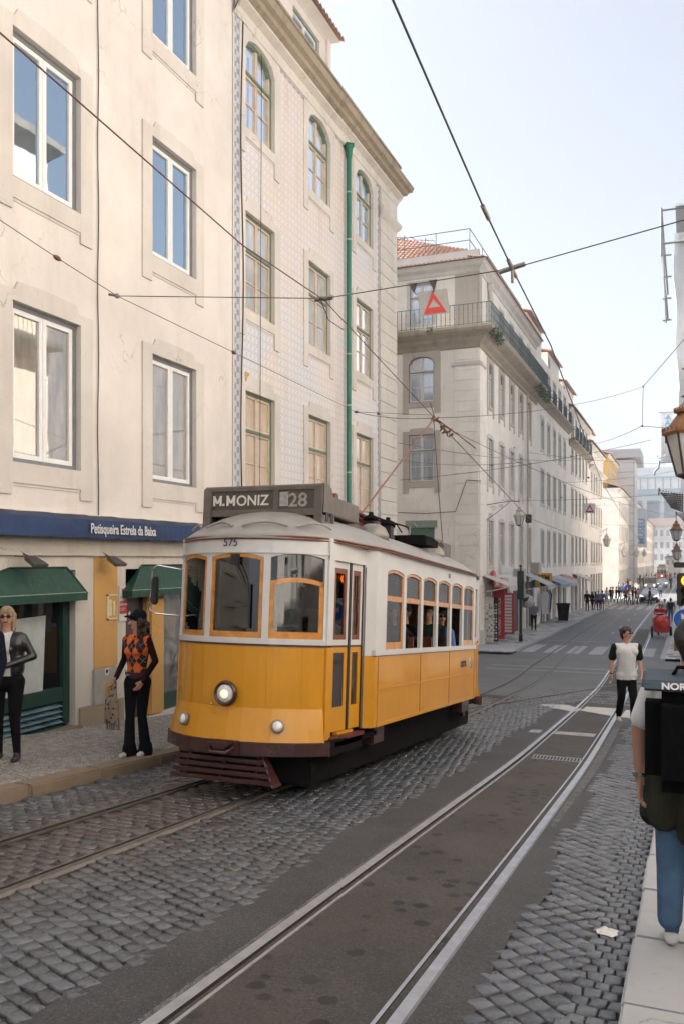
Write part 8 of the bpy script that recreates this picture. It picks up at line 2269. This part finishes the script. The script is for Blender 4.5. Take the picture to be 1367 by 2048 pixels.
# ---- vehicles
M_CARP = paint('car_paint_dark', (.02, .024, .028), .25, .3, .1, 4, .0, coat=1); M_CGL = glossglass('windscreen', (.03, .05, .08), .38, .02, warp=0)
M_TYRE = paint('tyre_rubber', (.015, .015, .015), .8); M_LIT2 = emis('head_lamp', (1.0, .95, .8), 1.6)
def car(label, loc, rz, pmat, L=4.3, W=1.76, H=1.5, boxy=0.0, grp=None):
    c = empty('car', loc, rz, label, 'car', grp)
    hw = W / 2; sec = [(-L / 2, .35, .62, .86), (-L / 2 + .12, .22, .74, .95), (-L / 2 + .9, .2, .92, 1.0), (-L / 2 + 1.15, .2, .98, 1.0), (0, .2, .98, 1.0), (L / 2 - .9, .2, 1.0, 1.0), (L / 2 - .1, .25, .98, .95), (L / 2, .35, .8, .88)]
    m = MB(); V_ = []
    for (y, zb, zt_, wf) in sec:
        w2 = hw * wf
        V_ += [(-w2 * .93, y, zb), (-w2, y, zb + .18), (-w2, y, lerp(zb, zt_, .75)), (-w2 * .9, y, zt_), (w2 * .9, y, zt_), (w2, y, lerp(zb, zt_, .75)), (w2, y, zb + .18), (w2 * .93, y, zb)]
    F2 = [(i * 8 + k, i * 8 + (k + 1) % 8, (i + 1) * 8 + (k + 1) % 8, (i + 1) * 8 + k) for i in range(len(sec) - 1) for k in range(8)] + [tuple(range(8)), tuple(range(8 * (len(sec) - 1) + 7, 8 * (len(sec) - 1) - 1, -1))]
    m.add(V_, F2, True); m.build('body', pmat, c)
    m = MB(); ya, yb, yc, yd = -L / 2 + 1.0, -L / 2 + 1.75, L / 2 - 1.0, L / 2 - .25
    V_ = [(-hw * .9, ya, .93), (hw * .9, ya, .93), (hw * .72, yb, H), (-hw * .72, yb, H), (-hw * .9, yd, .96), (hw * .9, yd, .96), (hw * .72, yc, H), (-hw * .72, yc, H)]
    m.add(V_, [(0, 1, 2, 3), (1, 5, 6, 2), (5, 4, 7, 6), (4, 0, 3, 7)]); m.build('windows', M_CGL, c, recalc=True)
    m = MB(); m.add([(-hw * .73, yb - .05, H - .01), (hw * .73, yb - .05, H - .01), (hw * .73, yc + .05, H - .01), (-hw * .73, yc + .05, H - .01), (-hw * .62, yb + .1, H + .04), (hw * .62, yb + .1, H + .04), (hw * .62, yc, H + .04), (-hw * .62, yc, H + .04)], [(0, 1, 5, 4), (1, 2, 6, 5), (2, 3, 7, 6), (3, 0, 4, 7), (4, 5, 6, 7)])
    for s in (-1, 1): m.tube([(s * hw * .9, ya, .93), (s * hw * .72, yb, H)], .035, 5)
    m.build('roof', pmat, c, recalc=False)
    for sy in (-L / 2 + .75, L / 2 - .8):
        for s in (-1, 1): m = MB(); m.lathe([(.2, -.1), (.31, -.09), (.31, .09), (.2, .1)], 16, (s * (hw - .1), sy, .31), axis='x'); m.build('wheel', M_TYRE, c)
    for s in (-1, 1):
        m = MB(); m.add([(s * hw * .95, -L / 2 + .28, .72), (s * hw * .5, -L / 2 + .04, .60), (s * hw * .45, -L / 2 + .06, .68), (s * hw * .92, -L / 2 + .34, .84)], [(0, 1, 2, 3)]); m.ball((s * hw * .68, -L / 2 + .12, .68), .1, 8, sq=(1.3, .6, .7)); m.build('headlight', M_LIT2, c, recalc=False)
        m = MB(); m.ball((s * (hw + .1), ya + .35, .98), .1, 8, sq=(1, .5, .7)); m.build('wing_mirror', pmat, c)
    m = MB(); m.box(-hw * .5, hw * .5, -L / 2 - .012, -L / 2 + .1, .36, .52); m.build('grille', T_BLK, c)
    m = MB(); m.box(-.26, .26, -L / 2 - .02, -L / 2 - .012, .4, .51); m.build('number_plate', M_SIGNW, c)
    return c
q = gr(1297, 1206); car('dark car with bright headlights coming up the street before the far zebra crossing', (q[0], q[1] + 2, q[2]), R(-2), M_CARP, W=1.85)
q = gr(1338, 1184); 
car('pale car beside the open tourist jeep far down the street', (-4.3, 156, g(156)), 0, paint('car_white', (.5, .53, .56), .3, .1, coat=1), W=1.75)
# open-sided tourist jeep
tj = empty('tourist_jeep', (-5.55, 138, g(138)), 0, 'old style open tourist jeep with cream roof and round lamps behind the dark car', 'jeep')
m = MB(); m.box(-.85, .85, .9, 3.6, .4, 1.0); m.box(-.5, .5, -.3, .9, .5, 1.05); m.box(-.9, -.5, -.3, .9, .5, .8); m.box(.5, .9, -.3, .9, .5, .8); m.build('body', paint('jeep_brown', (.2, .12, .07), .4, coat=.5), tj, bevel=.05)
m = MB(); m.box(-.95, .95, .6, 3.7, 2.0, 2.12); m.build('canopy', C_CREAM, tj, bevel=.04)
m = MB()
for s in (-.88, .88):
    for y in (.95, 2.2, 3.5): m.tube([(s, y, 1.0), (s, y, 2.02)], .035, 5)
m.box(-.85, .85, .9, .95, 1.05, 1.12); m.build('roof_posts', C_CREAM, tj, recalc=False)
m = MB(); m.quad((-.83, .92, 1.12), (.83, .92, 1.12), (.83, .94, 1.95), (-.83, .94, 1.95)); m.build('windscreen', M_CGL, tj, recalc=False)
for s in (-1, 1):
    m = MB(); m.lathe([(.13, 0), (.13, -.06), (0, -.08)], 14, (s * .6, -.3, .85), axis='y'); m.build('headlight', M_LIT2, tj)
    for y in (.2, 2.9): m = MB(); m.lathe([(.2, -.1), (.34, -.09), (.34, .09), (.2, .1)], 14, (s * .78, y, .34), axis='x'); m.build('wheel', M_TYRE, tj)
m = MB(); m.box(-.4, .4, -.36, -.3, .55, 1.0); m.build('grille', T_CHR, tj, bevel=.02)
m = MB(); m.box(-.75, .75, -.5, -.42, .4, .5); m.build('bumper', T_CHR, tj, bevel=.02)
# distant orange tram
ft = empty('tram', (-6.0, 214, g(214)), 0, 'small distant orange and white tram at the end of the street', 'tram')
M_OR = paint('tram_orange', (.6, .12, .02), .4); m = MB(); m.box(-1.1, 1.1, 0, 8, .4, 1.5); m.build('body', M_OR, ft, bevel=.08)
m = MB(); m.box(-1.08, 1.08, .02, 7.98, 2.4, 2.9); 
for x in (-1.08, -.42, .34, 1.0): m.box(x, x + .08, .02, .1, 1.5, 2.4)
for y in (1.5, 3, 4.5, 6, 7.9): m.box(1.0, 1.08, y, y + .08, 1.5, 2.4)
m.build('upper_body', C_CREAM, ft); m = MB(); m.box(-1.04, 1.04, .08, 7.9, 1.5, 2.4); m.build('windows', M_CGL, ft)
m = MB(); m.prism([(-1.15, 2.9), (1.15, 2.9), (.7, 3.3), (-.7, 3.3)], -.1, 8.1); m.build('roof', T_ROOF, ft); m = MB(); m.box(-.7, .7, .2, .5, 3.3, 3.65); m.build('destination_box', T_BOX, ft)
m = MB(); m.lathe([(.16, 0), (.16, -.06), (0, -.08)], 14, (0, 0, .95), axis='y'); m.build('headlight', M_LIT2, ft); m = MB(); m.box(-1, 1, -.1, .2, .2, .42); m.build('bumper', T_MAR, ft)
# cyclist
cy = empty('cargo_tricycle', (-2.2, 49.9, g(50)), 0, 'red cargo tricycle with a round red front panel pushed along the near track', 'tricycle')
q = gr(1322, 1275); cy.location = q; cy.rotation_euler = (0, 0, R(8))
M_TRI = paint('gloss_red', (.42, .012, .01), .3, coat=.6)
m = MB(); m.prism([(-.36, .28), (.36, .28), (.42, .5), (.42, 1.12), (.3, 1.2), (-.3, 1.2), (-.42, 1.12), (-.42, .5)], -.12, .75); m.build('cargo_box', M_TRI, cy, bevel=.03)
m = MB(); m.lathe([(.36, -.13), (.33, -.17), (.1, -.19), (0, -.19)], 24, (0, 0, .86), axis='y'); dd = m.build('front_disc', paint('bright_red', (.6, .035, .015), .25, coat=.6), cy)
m = MB(); m.ball((0, -.19, .92), .07, 8, sq=(1, .3, 1)); m.ball((0, -.19, .78), .06, 8, sq=(1, .3, 1)); m.build('disc_emblem', M_RED, dd)
for s in (-1, 1):
    m = MB(); m.lathe([(.2, -.03), (.31, -.04), (.31, .04), (.2, .03)], 18, (s * .5, .2, .31), axis='x'); m.build('wheel', M_TYRE, cy)
m = MB(); m.tube([(-.35, .7, 1.2), (-.3, .85, 1.3), (.3, .85, 1.3), (.35, .7, 1.2)], .025, 6); m.build('handlebar', T_CHR, cy, recalc=False)
m = MB(); m.lathe([(.2, -.03), (.3, -.03), (.3, .03), (.2, .03)], 18, (0, 1.6, .3), axis='x'); m.build('wheel', M_TYRE, cy)
m = MB(); m.tube([(0, .75, .5), (0, 1.6, .3)], .03, 6); m.tube([(0, 1.3, .4), (0, 1.35, .9)], .025, 6); m.build('frame', M_TRI, cy, recalc=False); m = MB(); m.box(-.1, .1, 1.2, 1.5, .9, .96); m.build('saddle', T_BLK, cy, bevel=.02)
cyw = Matrix.Rotation(R(8), 4, 'Z')
pp = Vector(q) + cyw @ Vector((0, 1.05, .12))
person('rider in red jacket and red cap bent over the red cargo tricycle', tuple(pp), R(8), dict(top=C_RED, low=C_RED, shoe=C_SHOED, skin=SKIN2, sleeve=C_RED, hair=C_RED), voxel=.02, faced=False, H=1.7, hair='short', hands=False, lean=-.18, build=1.2, arms=(((.3, -.12, 1.2), (.26, -.32, 1.15)), ((-.3, -.12, 1.2), (-.26, -.32, 1.15))))
sc2 = empty('bicycle', (-2.75, 147, g(147)), .1, 'dark bicycle ridden up the middle of the street far away', 'bicycle')
m = MB()
for y in (-.5, .5): m.lathe([(.31, -.015), (.34, -.015), (.34, .015), (.31, .015)], 18, (0, y, .34), axis='x')
m.build('wheels', M_TYRE, sc2, recalc=False)
m = MB(); m.tube([(0, -.5, .34), (0, -.3, .95), (0, .2, .85), (0, .0, .35), (0, -.35, .8)], .03, 6); m.tube([(0, .2, .85), (0, .5, .34), (0, 0, .35)], .025, 6); m.tube([(-.3, -.3, 1.0), (.3, -.3, 1.0)], .02, 5); m.build('frame', T_BLK, sc2, recalc=False)
extra_person(0, (-2.75, 147.1, g(147) + .22), .1, pm(C_BLK, C_NAVY, H_BLK), 'rider in black sitting on the far bicycle', None, 1.0)
# sign on a post beside the right kerb far off
for (Y_, lab) in ((72, 'small round blue sign on a post beyond the walking couple, right side'),):
    q = pt(1358, 1182, None, Y_); s_ = empty('direction_sign', (q.x, Y_, g(Y_) + .1), 0, lab, 'sign')
    m = MB(); m.lathe([(.3, 0), (.3, -.02), (0, -.02)], 24, (0, 0, q.z - g(Y_) - .1), axis='y'); m.build('disc', M_BS, s_); m = MB(); m.tube([(0, .03, 0), (0, .03, q.z - g(Y_) - .1)], .04, 8); m.build('post', M_PG, s_)
# banner on the right
q0 = pt(1334, 824, None, 42); 
bn2 = empty('street_banner', (q0.x, 42, pt(1334, 925, None, 42).z), 0, 'tall white banner with blue letters hanging behind the copper lantern', 'banner', 'vertical banners hung over the street')
hb_ = q0.z - bn2.location.z
m = MB(); m.box(-.28, .28, -.012, .012, 0, hb_); m.build('cloth', paint('banner_white', (.5, .52, .54), .8), bn2)
m = MB(); m.tube([(-.4, 0, hb_), (.7, 0, hb_)], .02, 6); m.tube([(-.35, 0, 0), (.7, 0, 0)], .02, 6); m.build('rod', M_PG, bn2, recalc=False)
M_BL1 = paint('banner_light_blue', (.12, .35, .55), .7)
for k, ch in enumerate('ANCF'):
    put_text('lettering', text_mesh(ch, .34, M_BL1 if k < 3 else C_NAVY, .002, .012, squeeze=1.1), bn2, Matrix.Translation((-.13, -.016, hb_ - .62 - k * .27)) @ Matrix.Rotation(PI / 2, 4, 'X'))
m = MB(); m.tube([(-.13, -.02, hb_ - .3), (0, -.02, hb_ - .14), (.0, -.02, hb_ - .1)], .02, 5); m.tube([(.13, -.02, hb_ - .3), (0, -.02, hb_ - .14)], .02, 5); m.tube([(-.06, -.02, hb_ - .3), (.06, -.02, hb_ - .3)], .014, 5); m.build('emblem', M_BL1, bn2, recalc=False)
# tensioner hanging in the wires on the right
tz = empty('wire_tensioner', tuple(pt(1310, 930, None, 38)), 0, 'bent grey wire tensioner hanging among the wires at the right', 'wire fitting')
m = MB(); d_ = 38 / F * 1.0
P_ = [pt(x, y, None, 38) - tz.location for x, y in ((1307, 951), (1308, 943), (1315, 937), (1318, 921))]
m.tube([tuple(p) for p in P_], .05, 6); P_ = [pt(x, y, None, 38) - tz.location for x, y in ((1313, 911), (1316, 918), (1333, 908))]; m.tube([tuple(p) for p in P_], .02, 5); m.build('rod', M_PG, tz, recalc=False)
# ================================================================ AIR
m, nt_, b_ = newmat('haze_air')
nt_.nodes.remove(b_)
pv = nt_.nodes.new('ShaderNodeVolumePrincipled')
pv.inputs['Color'].default_value = (.86, .92, 1.0, 1); pv.inputs['Density'].default_value = .0011; pv.inputs['Anisotropy'].default_value = .3
nt_.links.new(pv.outputs[0], nt_.nodes['Material Output'].inputs['Volume'])
hz = MB(); hz.box(-420, 420, -70, 910, -6, 60); ho = hz.build('haze', m); tag(ho, kind='stuff')
